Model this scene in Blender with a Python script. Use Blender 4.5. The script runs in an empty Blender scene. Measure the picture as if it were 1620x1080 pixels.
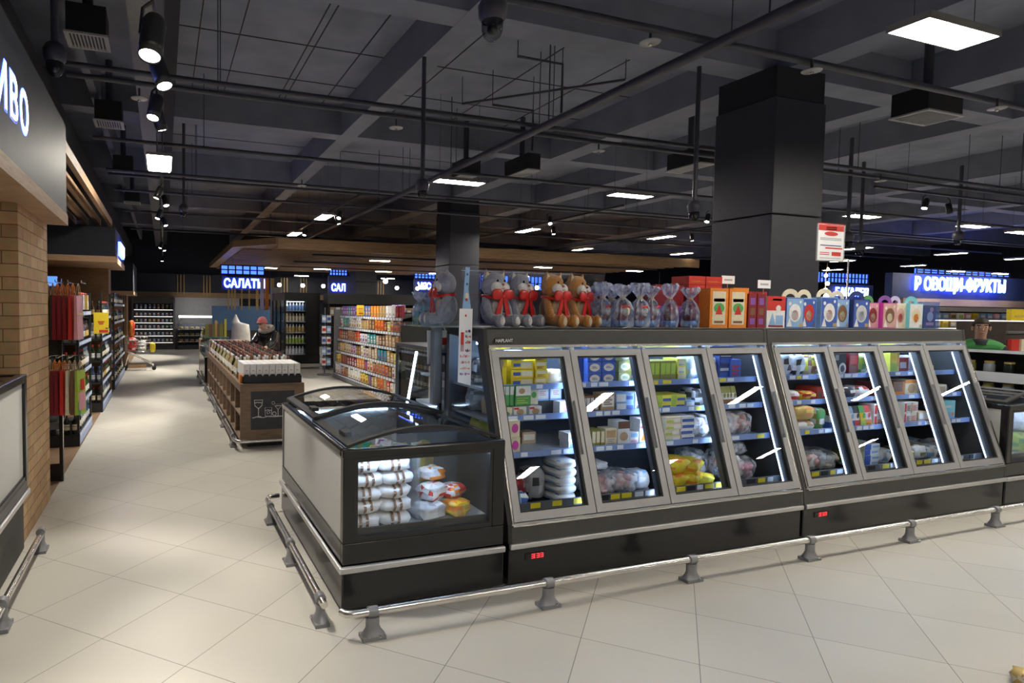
import bpy, math, random
from mathutils import Vector, Matrix, Euler
SC = bpy.context.scene
COL = SC.collection
R = random.Random(11)
PI = math.pi
def rad(a): return a * PI / 180
ORD = ['first','second','third','fourth','fifth','sixth','seventh','eighth','ninth','tenth','eleventh','twelfth','thirteenth','fourteenth','fifteenth','sixteenth','seventeenth','eighteenth','nineteenth','twentieth','twenty-first','twenty-second','twenty-third','twenty-fourth','twenty-fifth','twenty-sixth','twenty-seventh','twenty-eighth','twenty-ninth','thirtieth','thirty-first','thirty-second','thirty-third','thirty-fourth','thirty-fifth','thirty-sixth']

# ------------------------------------------------------------------ materials
MATS = {}
def mat(name, col, rough=.5, metal=0., noise=0., nscale=8., bump=0., bscale=60., spec=.5, sheen=0., coat=0., emis=None, estr=0., alpha=1.):
    if name in MATS: return MATS[name]
    m = bpy.data.materials.new(name); m.use_nodes = True
    nt = m.node_tree; b = nt.nodes['Principled BSDF']
    b.inputs['Base Color'].default_value = (*col, 1)
    b.inputs['Roughness'].default_value = rough
    b.inputs['Metallic'].default_value = metal
    b.inputs['Specular IOR Level'].default_value = spec
    if sheen: b.inputs['Sheen Weight'].default_value = sheen
    if coat: b.inputs['Coat Weight'].default_value = coat
    if emis: b.inputs['Emission Color'].default_value = (*emis, 1); b.inputs['Emission Strength'].default_value = estr
    if alpha < 1: b.inputs['Alpha'].default_value = alpha
    tc = nt.nodes.new('ShaderNodeTexCoord')
    if noise:
        n = nt.nodes.new('ShaderNodeTexNoise'); n.inputs['Scale'].default_value = nscale; n.inputs['Detail'].default_value = 4
        nt.links.new(tc.outputs['Object'], n.inputs['Vector'])
        r = nt.nodes.new('ShaderNodeValToRGB')
        r.color_ramp.elements[0].position = .3; r.color_ramp.elements[1].position = .7
        r.color_ramp.elements[0].color = (*[c * (1 - noise) for c in col], 1)
        r.color_ramp.elements[1].color = (*[min(1, c * (1 + noise)) for c in col], 1)
        nt.links.new(n.outputs['Fac'], r.inputs['Fac']); nt.links.new(r.outputs['Color'], b.inputs['Base Color'])
    if bump:
        n2 = nt.nodes.new('ShaderNodeTexNoise'); n2.inputs['Scale'].default_value = bscale
        nt.links.new(tc.outputs['Object'], n2.inputs['Vector'])
        bp = nt.nodes.new('ShaderNodeBump'); bp.inputs['Strength'].default_value = bump; bp.inputs['Distance'].default_value = .01
        nt.links.new(n2.outputs['Fac'], bp.inputs['Height']); nt.links.new(bp.outputs['Normal'], b.inputs['Normal'])
    MATS[name] = m; return m
def emit(name, col, s):
    if name in MATS: return MATS[name]
    m = bpy.data.materials.new(name); m.use_nodes = True; nt = m.node_tree
    nt.nodes.remove(nt.nodes['Principled BSDF'])
    e = nt.nodes.new('ShaderNodeEmission'); e.inputs['Color'].default_value = (*col, 1); e.inputs['Strength'].default_value = s
    nt.links.new(e.outputs[0], nt.nodes['Material Output'].inputs['Surface'])
    MATS[name] = m; return m
def glass(name, tint=(1, 1, 1), ior=1.5, rough=0., haze=0., hazecol=(.8, .85, .9)):
    if name in MATS: return MATS[name]
    m = bpy.data.materials.new(name); m.use_nodes = True; nt = m.node_tree
    nt.nodes.remove(nt.nodes['Principled BSDF'])
    t = nt.nodes.new('ShaderNodeBsdfTransparent'); t.inputs['Color'].default_value = (*tint, 1)
    g = nt.nodes.new('ShaderNodeBsdfGlossy'); g.inputs['Roughness'].default_value = rough
    lw = nt.nodes.new('ShaderNodeLayerWeight'); lw.inputs['Blend'].default_value = .5
    pw = nt.nodes.new('ShaderNodeMath'); pw.operation = 'POWER'; pw.inputs[1].default_value = 5; nt.links.new(lw.outputs['Facing'], pw.inputs[0])
    f0 = ((ior - 1) / (ior + 1)) ** 2
    fr = nt.nodes.new('ShaderNodeMath'); fr.operation = 'MULTIPLY_ADD'; fr.inputs[1].default_value = 1 - f0; fr.inputs[2].default_value = f0; nt.links.new(pw.outputs[0], fr.inputs[0])
    mx = nt.nodes.new('ShaderNodeMixShader')
    nt.links.new(fr.outputs[0], mx.inputs[0]); nt.links.new(t.outputs[0], mx.inputs[1]); nt.links.new(g.outputs[0], mx.inputs[2])
    out = mx
    if haze:
        d = nt.nodes.new('ShaderNodeBsdfDiffuse'); d.inputs['Color'].default_value = (*hazecol, 1)
        m2 = nt.nodes.new('ShaderNodeMixShader'); m2.inputs[0].default_value = haze
        nt.links.new(mx.outputs[0], m2.inputs[1]); nt.links.new(d.outputs[0], m2.inputs[2]); out = m2
    nt.links.new(out.outputs[0], nt.nodes['Material Output'].inputs['Surface'])
    MATS[name] = m; return m
def film(name, tint, fac=.35, rough=.12, col=(1, 1, 1)):
    """crinkled clear plastic: mostly see-through with glossy glints"""
    if name in MATS: return MATS[name]
    m = bpy.data.materials.new(name); m.use_nodes = True; nt = m.node_tree
    b = nt.nodes['Principled BSDF']; b.inputs['Base Color'].default_value = (*col, 1); b.inputs['Roughness'].default_value = rough
    t = nt.nodes.new('ShaderNodeBsdfTransparent'); t.inputs['Color'].default_value = (*tint, 1)
    tc = nt.nodes.new('ShaderNodeTexCoord'); n = nt.nodes.new('ShaderNodeTexNoise'); n.inputs['Scale'].default_value = 16; n.inputs['Detail'].default_value = 1.5
    bp = nt.nodes.new('ShaderNodeBump'); bp.inputs['Strength'].default_value = .9; bp.inputs['Distance'].default_value = .02
    nt.links.new(tc.outputs['Object'], n.inputs['Vector']); nt.links.new(n.outputs['Fac'], bp.inputs['Height']); nt.links.new(bp.outputs['Normal'], b.inputs['Normal'])
    r = nt.nodes.new('ShaderNodeValToRGB'); r.color_ramp.elements[0].position = .35; r.color_ramp.elements[1].position = .75
    r.color_ramp.elements[0].color = (fac * .12,) * 3 + (1,); r.color_ramp.elements[1].color = (min(1, fac * 1.7),) * 3 + (1,)
    nt.links.new(n.outputs['Fac'], r.inputs['Fac'])
    mx = nt.nodes.new('ShaderNodeMixShader'); nt.links.new(r.outputs['Color'], mx.inputs[0])
    nt.links.new(t.outputs[0], mx.inputs[1]); nt.links.new(b.outputs[0], mx.inputs[2])
    nt.links.new(mx.outputs[0], nt.nodes['Material Output'].inputs['Surface'])
    MATS[name] = m; return m
def wood(name, c1, c2, scale=6., rough=.55, axis=(1, 1, 12)):
    if name in MATS: return MATS[name]
    m = bpy.data.materials.new(name); m.use_nodes = True; nt = m.node_tree; b = nt.nodes['Principled BSDF']
    b.inputs['Roughness'].default_value = rough
    tc = nt.nodes.new('ShaderNodeTexCoord'); mp = nt.nodes.new('ShaderNodeMapping'); mp.inputs['Scale'].default_value = axis
    n = nt.nodes.new('ShaderNodeTexNoise'); n.inputs['Scale'].default_value = scale; n.inputs['Detail'].default_value = 6; n.inputs['Distortion'].default_value = .6
    r = nt.nodes.new('ShaderNodeValToRGB'); r.color_ramp.elements[0].position = .3; r.color_ramp.elements[1].position = .7
    r.color_ramp.elements[0].color = (*c1, 1); r.color_ramp.elements[1].color = (*c2, 1)
    nt.links.new(tc.outputs['Object'], mp.inputs['Vector']); nt.links.new(mp.outputs[0], n.inputs['Vector'])
    nt.links.new(n.outputs['Fac'], r.inputs['Fac']); nt.links.new(r.outputs['Color'], b.inputs['Base Color'])
    MATS[name] = m; return m
def brick(name):
    m = bpy.data.materials.new(name); m.use_nodes = True; nt = m.node_tree; b = nt.nodes['Principled BSDF']
    b.inputs['Roughness'].default_value = .75
    tc = nt.nodes.new('ShaderNodeTexCoord'); sp = nt.nodes.new('ShaderNodeSeparateXYZ'); nt.links.new(tc.outputs['Object'], sp.inputs[0])
    ad = nt.nodes.new('ShaderNodeMath'); ad.operation = 'ADD'; nt.links.new(sp.outputs['X'], ad.inputs[0]); nt.links.new(sp.outputs['Y'], ad.inputs[1])
    cb = nt.nodes.new('ShaderNodeCombineXYZ'); nt.links.new(ad.outputs[0], cb.inputs['X']); nt.links.new(sp.outputs['Z'], cb.inputs['Y'])
    bt = nt.nodes.new('ShaderNodeTexBrick'); bt.inputs['Scale'].default_value = 1.
    bt.inputs['Brick Width'].default_value = .29; bt.inputs['Row Height'].default_value = .098; bt.inputs['Mortar Size'].default_value = .004
    bt.inputs['Color1'].default_value = (.56, .36, .175, 1); bt.inputs['Color2'].default_value = (.42, .25, .115, 1); bt.inputs['Mortar'].default_value = (.17, .09, .045, 1)
    bt.inputs['Bias'].default_value = .1
    nt.links.new(cb.outputs[0], bt.inputs['Vector'])
    n = nt.nodes.new('ShaderNodeTexNoise'); n.inputs['Scale'].default_value = 14; n.inputs['Detail'].default_value = 5; nt.links.new(tc.outputs['Object'], n.inputs['Vector'])
    mx = nt.nodes.new('ShaderNodeMixRGB'); mx.blend_type = 'OVERLAY'; mx.inputs[0].default_value = .35
    nt.links.new(bt.outputs['Color'], mx.inputs[1]); nt.links.new(n.outputs['Color'], mx.inputs[2]); 
    hs = nt.nodes.new('ShaderNodeHueSaturation'); hs.inputs['Saturation'].default_value = .95; nt.links.new(mx.outputs[0], hs.inputs['Color'])
    nt.links.new(hs.outputs[0], b.inputs['Base Color'])
    bp = nt.nodes.new('ShaderNodeBump'); bp.inputs['Strength'].default_value = .6; bp.inputs['Distance'].default_value = .006; bp.invert = True
    nt.links.new(bt.outputs['Fac'], bp.inputs['Height']); nt.links.new(bp.outputs[0], b.inputs['Normal'])
    return m
def floor_mat():
    m = bpy.data.materials.new('floor_tiles'); m.use_nodes = True; nt = m.node_tree; b = nt.nodes['Principled BSDF']
    L = nt.links.new
    tc = nt.nodes.new('ShaderNodeTexCoord'); mp = nt.nodes.new('ShaderNodeMapping'); mp.vector_type = 'TEXTURE'
    mp.inputs['Location'].default_value = (-.327, 3.672, 0); mp.inputs['Rotation'].default_value = (0, 0, PI / 4); mp.inputs['Scale'].default_value = (.6003, .6003, 1)
    L(tc.outputs['Object'], mp.inputs['Vector'])
    sp = nt.nodes.new('ShaderNodeSeparateXYZ'); L(mp.outputs[0], sp.inputs[0])
    def fl(axis):
        a = nt.nodes.new('ShaderNodeMath'); a.operation = 'PINGPONG'; a.inputs[1].default_value = .5; L(sp.outputs[axis], a.inputs[0])
        return a.outputs[0]
    mn = nt.nodes.new('ShaderNodeMath'); mn.operation = 'MINIMUM'; L(fl('X'), mn.inputs[0]); L(fl('Y'), mn.inputs[1])
    lt = nt.nodes.new('ShaderNodeMapRange'); lt.inputs['From Min'].default_value = .0022; lt.inputs['From Max'].default_value = .0045; L(mn.outputs[0], lt.inputs['Value'])
    vf = nt.nodes.new('ShaderNodeVectorMath'); vf.operation = 'FLOOR'; L(mp.outputs[0], vf.inputs[0])
    wn = nt.nodes.new('ShaderNodeTexWhiteNoise'); L(vf.outputs[0], wn.inputs['Vector'])
    n = nt.nodes.new('ShaderNodeTexNoise'); n.inputs['Scale'].default_value = 260; n.inputs['Detail'].default_value = 2; L(tc.outputs['Object'], n.inputs['Vector'])
    n2 = nt.nodes.new('ShaderNodeTexNoise'); n2.inputs['Scale'].default_value = 1.3; n2.inputs['Detail'].default_value = 4; L(tc.outputs['Object'], n2.inputs['Vector'])
    r = nt.nodes.new('ShaderNodeValToRGB'); r.color_ramp.elements[0].color = (.46, .44, .395, 1); r.color_ramp.elements[1].color = (.60, .575, .52, 1)
    r.color_ramp.elements[0].position = .25; r.color_ramp.elements[1].position = .75
    m1 = nt.nodes.new('ShaderNodeMath'); m1.operation = 'MULTIPLY_ADD'; m1.inputs[1].default_value = .55; L(n.outputs['Fac'], m1.inputs[0])
    m2 = nt.nodes.new('ShaderNodeMath'); m2.operation = 'MULTIPLY'; m2.inputs[1].default_value = .12; L(wn.outputs['Value'], m2.inputs[0])
    m3 = nt.nodes.new('ShaderNodeMath'); m3.operation = 'MULTIPLY_ADD'; m3.inputs[1].default_value = .3; L(n2.outputs['Fac'], m3.inputs[0]); L(m2.outputs[0], m3.inputs[2]); L(m3.outputs[0], m1.inputs[2])
    L(m1.outputs[0], r.inputs['Fac'])
    mx = nt.nodes.new('ShaderNodeMixRGB'); mx.inputs[1].default_value = (.16, .15, .135, 1); L(lt.outputs[0], mx.inputs[0]); L(r.outputs[0], mx.inputs[2])
    L(mx.outputs[0], b.inputs['Base Color']); b.inputs['Roughness'].default_value = .36; b.inputs['Specular IOR Level'].default_value = .35
    return m

# ------------------------------------------------------------------ geometry builder
OFF = {}
class G:
    def __init__(s, M=None):
        s.v = []; s.f = []; s.mi = []; s.sm = []; s.mats = []; s.M = M
    def mid(s, m):
        if m not in s.mats: s.mats.append(m)
        return s.mats.index(m)
    def add(s, pts, faces, m, smooth=False, M=None):
        o = len(s.v); T = M if M is not None else s.M
        for p in pts:
            p = Vector(p)
            if T is not None: p = T @ p
            s.v.append(p)
        k = s.mid(m) if not isinstance(m, list) else None
        for i, f in enumerate(faces):
            s.f.append([o + a for a in f]); s.mi.append(k if k is not None else s.mid(m[i])); s.sm.append(smooth)
        return s
    def box(s, x0, y0, z0, x1, y1, z1, m, M=None):
        p = [(x0,y0,z0),(x1,y0,z0),(x1,y1,z0),(x0,y1,z0),(x0,y0,z1),(x1,y0,z1),(x1,y1,z1),(x0,y1,z1)]
        return s.add(p, [(3,2,1,0),(4,5,6,7),(0,1,5,4),(2,3,7,6),(1,2,6,5),(3,0,4,7)], m, M=M)
    def quad(s, a, b, c, d, m): return s.add([a, b, c, d], [(0,1,2,3)], m)
    def prism(s, pts, axis, a, b, m, M=None):
        """polygon pts in the two other axes (in xyz order), extruded along axis from a to b"""
        n = len(pts)
        def P(p, t): return {'x': (t, p[0], p[1]), 'y': (p[0], t, p[1]), 'z': (p[0], p[1], t)}[axis]
        v = [P(p, a) for p in pts] + [P(p, b) for p in pts]
        f = [tuple(range(n - 1, -1, -1)), tuple(range(n, 2 * n))] + [(i, (i + 1) % n, n + (i + 1) % n, n + i) for i in range(n)]
        return s.add(v, f, m, M=M)
    def tube(s, pts, r, m, n=8, closed=False, M=None):
        P = [Vector(p) for p in pts]; N = len(P); ring = []
        rr = r if isinstance(r, (list, tuple)) else [r] * N
        up = None; v = []
        for i in range(N):
            if closed: d = P[(i + 1) % N] - P[i - 1]
            else: d = P[min(i + 1, N - 1)] - P[max(i - 1, 0)]
            d.normalize()
            if up is None or abs(up.dot(d)) > .99:
                up = Vector((0, 0, 1)) if abs(d.z) < .9 else Vector((1, 0, 0))
            sd = d.cross(up).normalized(); up2 = sd.cross(d).normalized(); up = up2
            for k in range(n):
                a = 2 * PI * k / n; v.append(P[i] + (sd * math.cos(a) + up2 * math.sin(a)) * rr[i])
        f = []
        for i in range(N if closed else N - 1):
            j = (i + 1) % N
            for k in range(n): f.append((i * n + k, i * n + (k + 1) % n, j * n + (k + 1) % n, j * n + k))
        s.add(v, f, m, True, M)
        if not closed: s.add(v[:n], [tuple(range(n - 1, -1, -1))], m, M=M); s.add(v[-n:], [tuple(range(n))], m, M=M)
        return s
    def lathe(s, prof, m, n=12, c=(0, 0, 0), M=None, smooth=True, sx=1., sy=1.):
        """prof: (r, z) list; m one material or one per segment"""
        v = []; f = []; mm = []
        for r, z in prof:
            for k in range(n): v.append((c[0] + r * sx * math.cos(2*PI*k/n), c[1] + r * sy * math.sin(2*PI*k/n), c[2] + z))
        for i in range(len(prof) - 1):
            for k in range(n):
                f.append((i*n+k, i*n+(k+1)%n, (i+1)*n+(k+1)%n, (i+1)*n+k)); mm.append(m[i] if isinstance(m, list) else m)
        s.add(v, f, mm, smooth, M)
        a = m[0] if isinstance(m, list) else m; b = m[-1] if isinstance(m, list) else m
        if prof[0][0] > 1e-4: s.add(v[:n], [tuple(range(n-1,-1,-1))], a, M=M)
        if prof[-1][0] > 1e-4: s.add(v[-n:], [tuple(range(n))], b, M=M)
        return s
    def ell(s, c, r, m, nu=14, nv=9, M=None, jit=0., rnd=None, fn=None):
        v = []; f = []
        for j in range(nv + 1):
            t = PI * j / nv - PI / 2
            for i in range(nu):
                a = 2 * PI * i / nu
                d = Vector((math.cos(t) * math.cos(a), math.cos(t) * math.sin(a), math.sin(t)))
                q = 1 + (rnd.uniform(-jit, jit) if jit and 0 < j < nv else 0)
                if fn: d = fn(d)
                v.append((c[0] + d.x * r[0] * q, c[1] + d.y * r[1] * q, c[2] + d.z * r[2] * q))
        for j in range(nv):
            for i in range(nu): f.append((j*nu+i, j*nu+(i+1)%nu, (j+1)*nu+(i+1)%nu, (j+1)*nu+i))
        return s.add(v, f, m, True, M)
    def disc(s, c, rx, rz, m, n=16, y=0):
        """flat ellipse facing -Y"""
        v = [(c[0] + rx * math.cos(2*PI*k/n), y, c[1] + rz * math.sin(2*PI*k/n)) for k in range(n)]
        return s.add(v, [tuple(range(n))], m)
    def pouch(s, w, d, h, mf, rnd, nu=10, nv=8, jit=.12, flat=.25, M=None, flank=None):
        """lumpy filled bag lying/standing with its base on z = 0"""
        v = []; f = []; mm = []
        for j in range(nv + 1):
            tz = j / nv; t = PI * (tz - .5)
            for i in range(nu):
                a = 2 * PI * i / nu
                cx = math.copysign(abs(math.cos(a)) ** .55, math.cos(a)); cy = math.copysign(abs(math.sin(a)) ** .55, math.sin(a))
                pr = max(.0, math.cos(t)) ** .45
                q = 1 + rnd.uniform(-jit, jit) if 0 < j < nv else 1
                zz = h * (.5 + .5 * math.copysign(abs(math.sin(t)) ** (.7), math.sin(t)))
                if 0 < j < nv: zz += rnd.uniform(-jit, jit) * h * .25
                v.append((w / 2 * cx * pr * q, d / 2 * cy * pr * q, max(0, zz)))
        for j in range(nv):
            for i in range(nu):
                f.append((j*nu+i, j*nu+(i+1)%nu, (j+1)*nu+(i+1)%nu, (j+1)*nu+i))
                mm.append(mf(i / nu, j / nv, rnd) if callable(mf) else mf)
        return s.add(v, f, mm, True, M)
    def mesh(s, name, off=None):
        me = bpy.data.meshes.new(name)
        o = Vector(off) if off is not None else Vector((0, 0, 0))
        me.from_pydata([tuple(p - o) for p in s.v], [], s.f)
        for m in s.mats: me.materials.append(m)
        me.polygons.foreach_set('material_index', s.mi); me.polygons.foreach_set('use_smooth', s.sm)
        me.update(); return me
    def part(s, name, parent, label=None, bevel=0., kind=None):
        """child of parent; vertices given in the frame the parent was given in (world for unrotated things)"""
        o = bpy.data.objects.new(name, s.mesh(name, OFF.get(parent.name, (0, 0, 0)))); COL.objects.link(o); o.parent = parent
        OFF[o.name] = OFF.get(parent.name, (0, 0, 0))
        if label: o['label'] = label
        if kind: o['kind'] = kind
        if bevel: bev(o, bevel)
        return o
    def thing(s, name, label, cat, base=None, group=None, rot=None, bevel=0., kind=None, loc=None):
        """one-mesh top-level thing; base = origin in the frame of the vertices (then put back there) or loc for local ones"""
        o = bpy.data.objects.new(name, s.mesh(name, base)); COL.objects.link(o)
        o.location = loc if loc is not None else (base if base is not None else (0, 0, 0))
        OFF[o.name] = tuple(base) if base is not None else (0, 0, 0)
        tag(o, label, cat, group, kind)
        if rot: o.rotation_euler = rot
        if bevel: bev(o, bevel)
        return o
    def struct(s, name, bevel=0.):
        o = bpy.data.objects.new(name, s.mesh(name)); COL.objects.link(o); o['kind'] = 'structure'
        if bevel: bev(o, bevel)
        return o
def bev(o, w):
    b = o.modifiers.new('bevel', 'BEVEL'); b.width = w; b.segments = 2; b.limit_method = 'ANGLE'; b.angle_limit = rad(50)
def tag(o, label, cat, group=None, kind=None):
    o['label'] = label; o['category'] = cat
    if group: o['group'] = group
    if kind: o['kind'] = kind
def root(name, label, cat, loc=(0, 0, 0), group=None, rotz=0., local=False):
    o = bpy.data.objects.new(name, None); COL.objects.link(o); o.location = loc; o.rotation_euler = (0, 0, rotz)
    o.empty_display_size = .05; OFF[o.name] = (0, 0, 0) if local else tuple(loc)
    tag(o, label, cat, group); return o
def dup(r, loc, label, rot=None, group=None):
    c = r.copy(); COL.objects.link(c); c.location = loc
    if rot is not None: c.rotation_euler = rot
    c['label'] = label
    if group: c['group'] = group
    def rec(src, dst):
        for ch in list(src.children):
            d = ch.copy(); COL.objects.link(d); d.parent = dst; rec(ch, d)
    rec(r, c); return c
def inst(me, name, label, cat, loc, rot=(0, 0, 0), group=None):
    o = bpy.data.objects.new(name, me); COL.objects.link(o); o.location = loc; o.rotation_euler = rot
    tag(o, label, cat, group); return o
def text_mesh(body, size, m, depth=.01, bold=0., align='LEFT', sp=1.):
    cu = bpy.data.curves.new('lettering', 'FONT'); cu.body = body; cu.size = size; cu.extrude = depth; cu.offset = bold; cu.space_character = sp; cu.align_x = align; cu.resolution_u = 3
    ob = bpy.data.objects.new('lettering', cu); COL.objects.link(ob)
    dg = bpy.context.evaluated_depsgraph_get(); dg.update()
    me = bpy.data.meshes.new_from_object(ob.evaluated_get(dg)); bpy.data.objects.remove(ob); bpy.data.curves.remove(cu)
    me.materials.clear(); me.materials.append(m); return me
def text_part(name, parent, body, size, m, loc, rot, depth=.01, bold=0., align='LEFT', scale=None, label=None, sp=1.):
    o = bpy.data.objects.new(name, text_mesh(body, size, m, depth, bold, align, sp)); COL.objects.link(o); o.parent = parent
    f = OFF.get(parent.name, (0, 0, 0)); o.location = Vector(loc) - Vector(f); o.rotation_euler = rot
    if scale: o.scale = scale
    if label: o['label'] = label
    return o

# ------------------------------------------------------------------ palette
BLK = mat('black_gloss', (.012, .012, .013), .2, noise=.1)
BLKM = mat('black_satin', (.02, .02, .021), .5, noise=.15)
DGREY = mat('anthracite_panel', (.075, .074, .073), .42, metal=.25, noise=.06)
GREYP = mat('graphite_plastic', (.13, .13, .14), .5, noise=.05)
POSTG = mat('grey_bracket', (.24, .24, .26), .42, metal=.3, noise=.05)
SILV = mat('silver_strip', (.62, .62, .63), .38, metal=.75, noise=.03)
FRAME = mat('door_frame_satin', (.43, .43, .435), .42, metal=.6, noise=.04)
CHROME = mat('polished_steel', (.72, .69, .65), .27, metal=1., noise=.03)
GLS = glass('clear_glass', (.97, .985, 1.), 1.45)
GLSS = glass('side_glass', (.93, .96, .97), 1.5)
LIDG = glass('lid_glass', (.96, .98, .99), 1.45)
ACR = glass('acrylic', (.93, .96, 1.), 1.5, haze=.05)
LEDW = emit('led_cool', (.50, .70, 1.), 26.)
PANEL = emit('panel_diffuser', (1., .93, .81), 62.)
PANELB = emit('panel_diffuser_far', (1., .92, .78), 40.)
SPOTL = emit('spot_lens', (1., .95, .86), 40.)
WHT = mat('white_card', (.80, .80, .80), .6, noise=.03)
PAPER = mat('white_paper', (.86, .87, .9), .7, noise=.02)
TAG = mat('price_tag_white', (.80, .85, .92), .6, noise=.02)
YTAG = mat('price_tag_yellow', (.85, .72, .03), .6, noise=.02)
RAILB = mat('price_rail_blue', (.22, .32, .62), .35, noise=.06)
REDL = emit('red_digits', (1., .05, .06), 1.1)
WOODM = wood('wood_trim', (.36, .215, .12), (.48, .31, .185), 5)
WOODD = wood('wood_island', (.17, .115, .075), (.28, .19, .125), 5, .6, (1, 1, 10))
WOODC = wood('wood_canopy', (.23, .135, .065), (.33, .20, .10), 3, .6, (1, 8, 8))
BRICK = brick('long_brick')
def pm(name, col, rough=.42, noise=.08, nscale=30): return mat('print_' + name, col, rough, noise=noise, nscale=nscale)
P = {k: pm(k, c) for k, c in dict(
    yellow=(.82, .62, .03), lemon=(.78, .74, .10), green=(.10, .40, .12), lime=(.42, .60, .08), olive=(.28, .28, .07), blue=(.06, .13, .48),
    sky=(.28, .48, .78), navy=(.03, .05, .18), white=(.84, .84, .84), cream=(.78, .70, .52), beige=(.60, .47, .33), brown=(.22, .11, .06),
    red=(.62, .04, .03), darkred=(.26, .02, .03), orange=(.80, .26, .03), pink=(.75, .36, .42), magenta=(.62, .06, .40), purple=(.25, .10, .42),
    lilac=(.55, .48, .75), teal=(.04, .36, .40), turq=(.20, .60, .68), meat=(.56, .25, .20), rose=(.70, .42, .38), grey=(.42, .43, .46),
    dark=(.035, .035, .04), gold=(.62, .42, .12), tan=(.50, .34, .18), silver=(.6, .62, .66)).items()}
# ------------------------------------------------------------------ camera
def make_camera():
    yaw, pit, rol = .3487, .0469, -.0124
    fw = Vector((math.cos(pit)*math.sin(yaw), math.cos(pit)*math.cos(yaw), -math.sin(pit)))
    rt = Vector((math.cos(yaw), -math.sin(yaw), 0)); dn = fw.cross(rt)
    r2 = rt * math.cos(rol) + dn * math.sin(rol); d2 = -rt * math.sin(rol) + dn * math.cos(rol)
    cd = bpy.data.cameras.new('camera'); cd.sensor_width = 36; cd.lens = 974.37 / 1620 * 36
    cd.shift_x = (810 - 612.18) / 1620; cd.shift_y = -(540 - 536.7) / 1620; cd.clip_end = 200; cd.clip_start = .05
    ob = bpy.data.objects.new('camera', cd); COL.objects.link(ob)
    M = Matrix((r2, -d2, -fw)).transposed().to_4x4(); M.translation = (0, 0, 1.84); ob.matrix_world = M
    SC.camera = ob
make_camera()
SC.view_settings.view_transform = 'Standard'; SC.view_settings.look = 'None'; SC.view_settings.gamma = 1; SC.view_settings.use_curve_mapping = False
SC.view_settings.exposure = 0.55
w = bpy.data.worlds.new('world'); SC.world = w; w.use_nodes = True
w.node_tree.nodes['Background'].inputs['Color'].default_value = (.25, .3, .5, 1); w.node_tree.nodes['Background'].inputs['Strength'].default_value = .02

# ------------------------------------------------------------------ room shell
X0, X1, Y0, Y1, ZS = -7., 36., -12., 30., 5.42
CEIL = mat('ceiling_dark_paint', (.195, .213, .285), .85, noise=.18, nscale=1.6, bump=.15, bscale=40)
BEAM = mat('beam_paint', (.195, .21, .275), .8, noise=.12, nscale=2.)
DARKW = mat('wall_black_paint', (.014, .016, .026), .8, noise=.1)
WALLB = mat('back_wall_plaster', (.40, .41, .43), .85, noise=.06)
g = G(); g.box(X0, Y0, -.12, X1, Y1, 0, floor_mat()); g.struct('floor')
g = G(); g.box(X0, Y0, ZS, X1, Y1, ZS + .15, CEIL); g.struct('ceiling')
g = G(); g.box(X0, Y1, 0, X1, Y1 + .12, ZS, DARKW); g.struct('wall_back')
g = G(); g.box(X0 - .12, Y0, 0, X0, Y1, ZS, DARKW); g.struct('wall_left')
g = G(); g.box(X1, Y0, 0, X1 + .12, Y1, ZS, DARKW); g.struct('wall_right')
g = G(); g.box(X0, Y0 - .12, 0, X1, Y0, ZS, mat('front_wall_paint', (.10, .10, .11), .8, noise=.1)); g.struct('wall_front')
g = G(); g.box(-3.2, 6.55, .0, -1.03, 29.9, .004, wood('brown_floor', (.20, .12, .07), (.27, .17, .10), 4)); g.struct('trim_1')
# slab seams of the formwork
SEAM = mat('slab_seam_dark', (.03, .03, .03), .9)
g = G()
for y in (7.0, 8.4, 9.7, 12.2, 13.6): g.box(-.3, y, ZS - .008, 7.3, y + .015, ZS + .01, SEAM)
for x in (.45, .95, 1.85, 1.95, 2.6, 3.9, 5.1, 6.2): g.box(x, 6.2, ZS - .008, x + .014, 10.6, ZS + .01, SEAM)
g.struct('trim_2')
# beams : lengthwise (Y) and cross (X), soffit at 4.9
for i, (a, b) in enumerate(((2.95, 3.24), (7.28, 7.72), (9.88, 10.36), (12.3, 12.7), (16.8, 17.3), (21.5, 22.), (26.3, 26.8), (-.98, -.88))):
    g = G(); g.box(a, -8, 4.9, b, Y1, ZS, BEAM); g.struct('trim_%d' % (3 + i))
for i, (a, b) in enumerate(((5.78, 6.15), (10.6, 10.93), (15.1, 15.45), (19.8, 20.15), (24.5, 24.9), (1.1, 1.45), (-3.6, -3.2))):
    g = G(); g.box(X0, a, 4.903, X1, b, ZS, BEAM); g.struct('trim_%d' % (11 + i))
# columns
COLM = mat('column_cladding', (.048, .049, .064), .42, metal=.2, noise=.05)
def column(x, y, w, name, label):
    r = root(name, label, 'column', (x, y, 0)); r['kind'] = 'structure'
    h = 4.52
    for k in range(3):
        z0 = [0, 1.6, 3.1][k]; z1 = [1.59, 3.09, h][k]
        q = G(); q.box(x, y, z0, x + w, y + w, z1, COLM); q.part('cladding_panel', r, bevel=.012)
    q = G(); q.box(x + .02, y + .02, h, x + w - .02, y + w - .02, 4.905, DARKW); q.part('column_core', r)
    return r
column(7.05, 5.58, .88, 'wall_column', 'square dark grey clad column behind the upright freezers')
column(7.25, 15.1, .9, 'wall_column', 'second square dark grey column further back')
column(12.6, 27.0, 1.0, 'wall_column', 'far dark grey column by the back wall')
column(8.0, 26.2, 1.0, 'wall_column', 'far grey column between the lit signs')
column(20.2, 15.4, .95, 'wall_column', 'far dark column near the produce sign')

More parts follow.
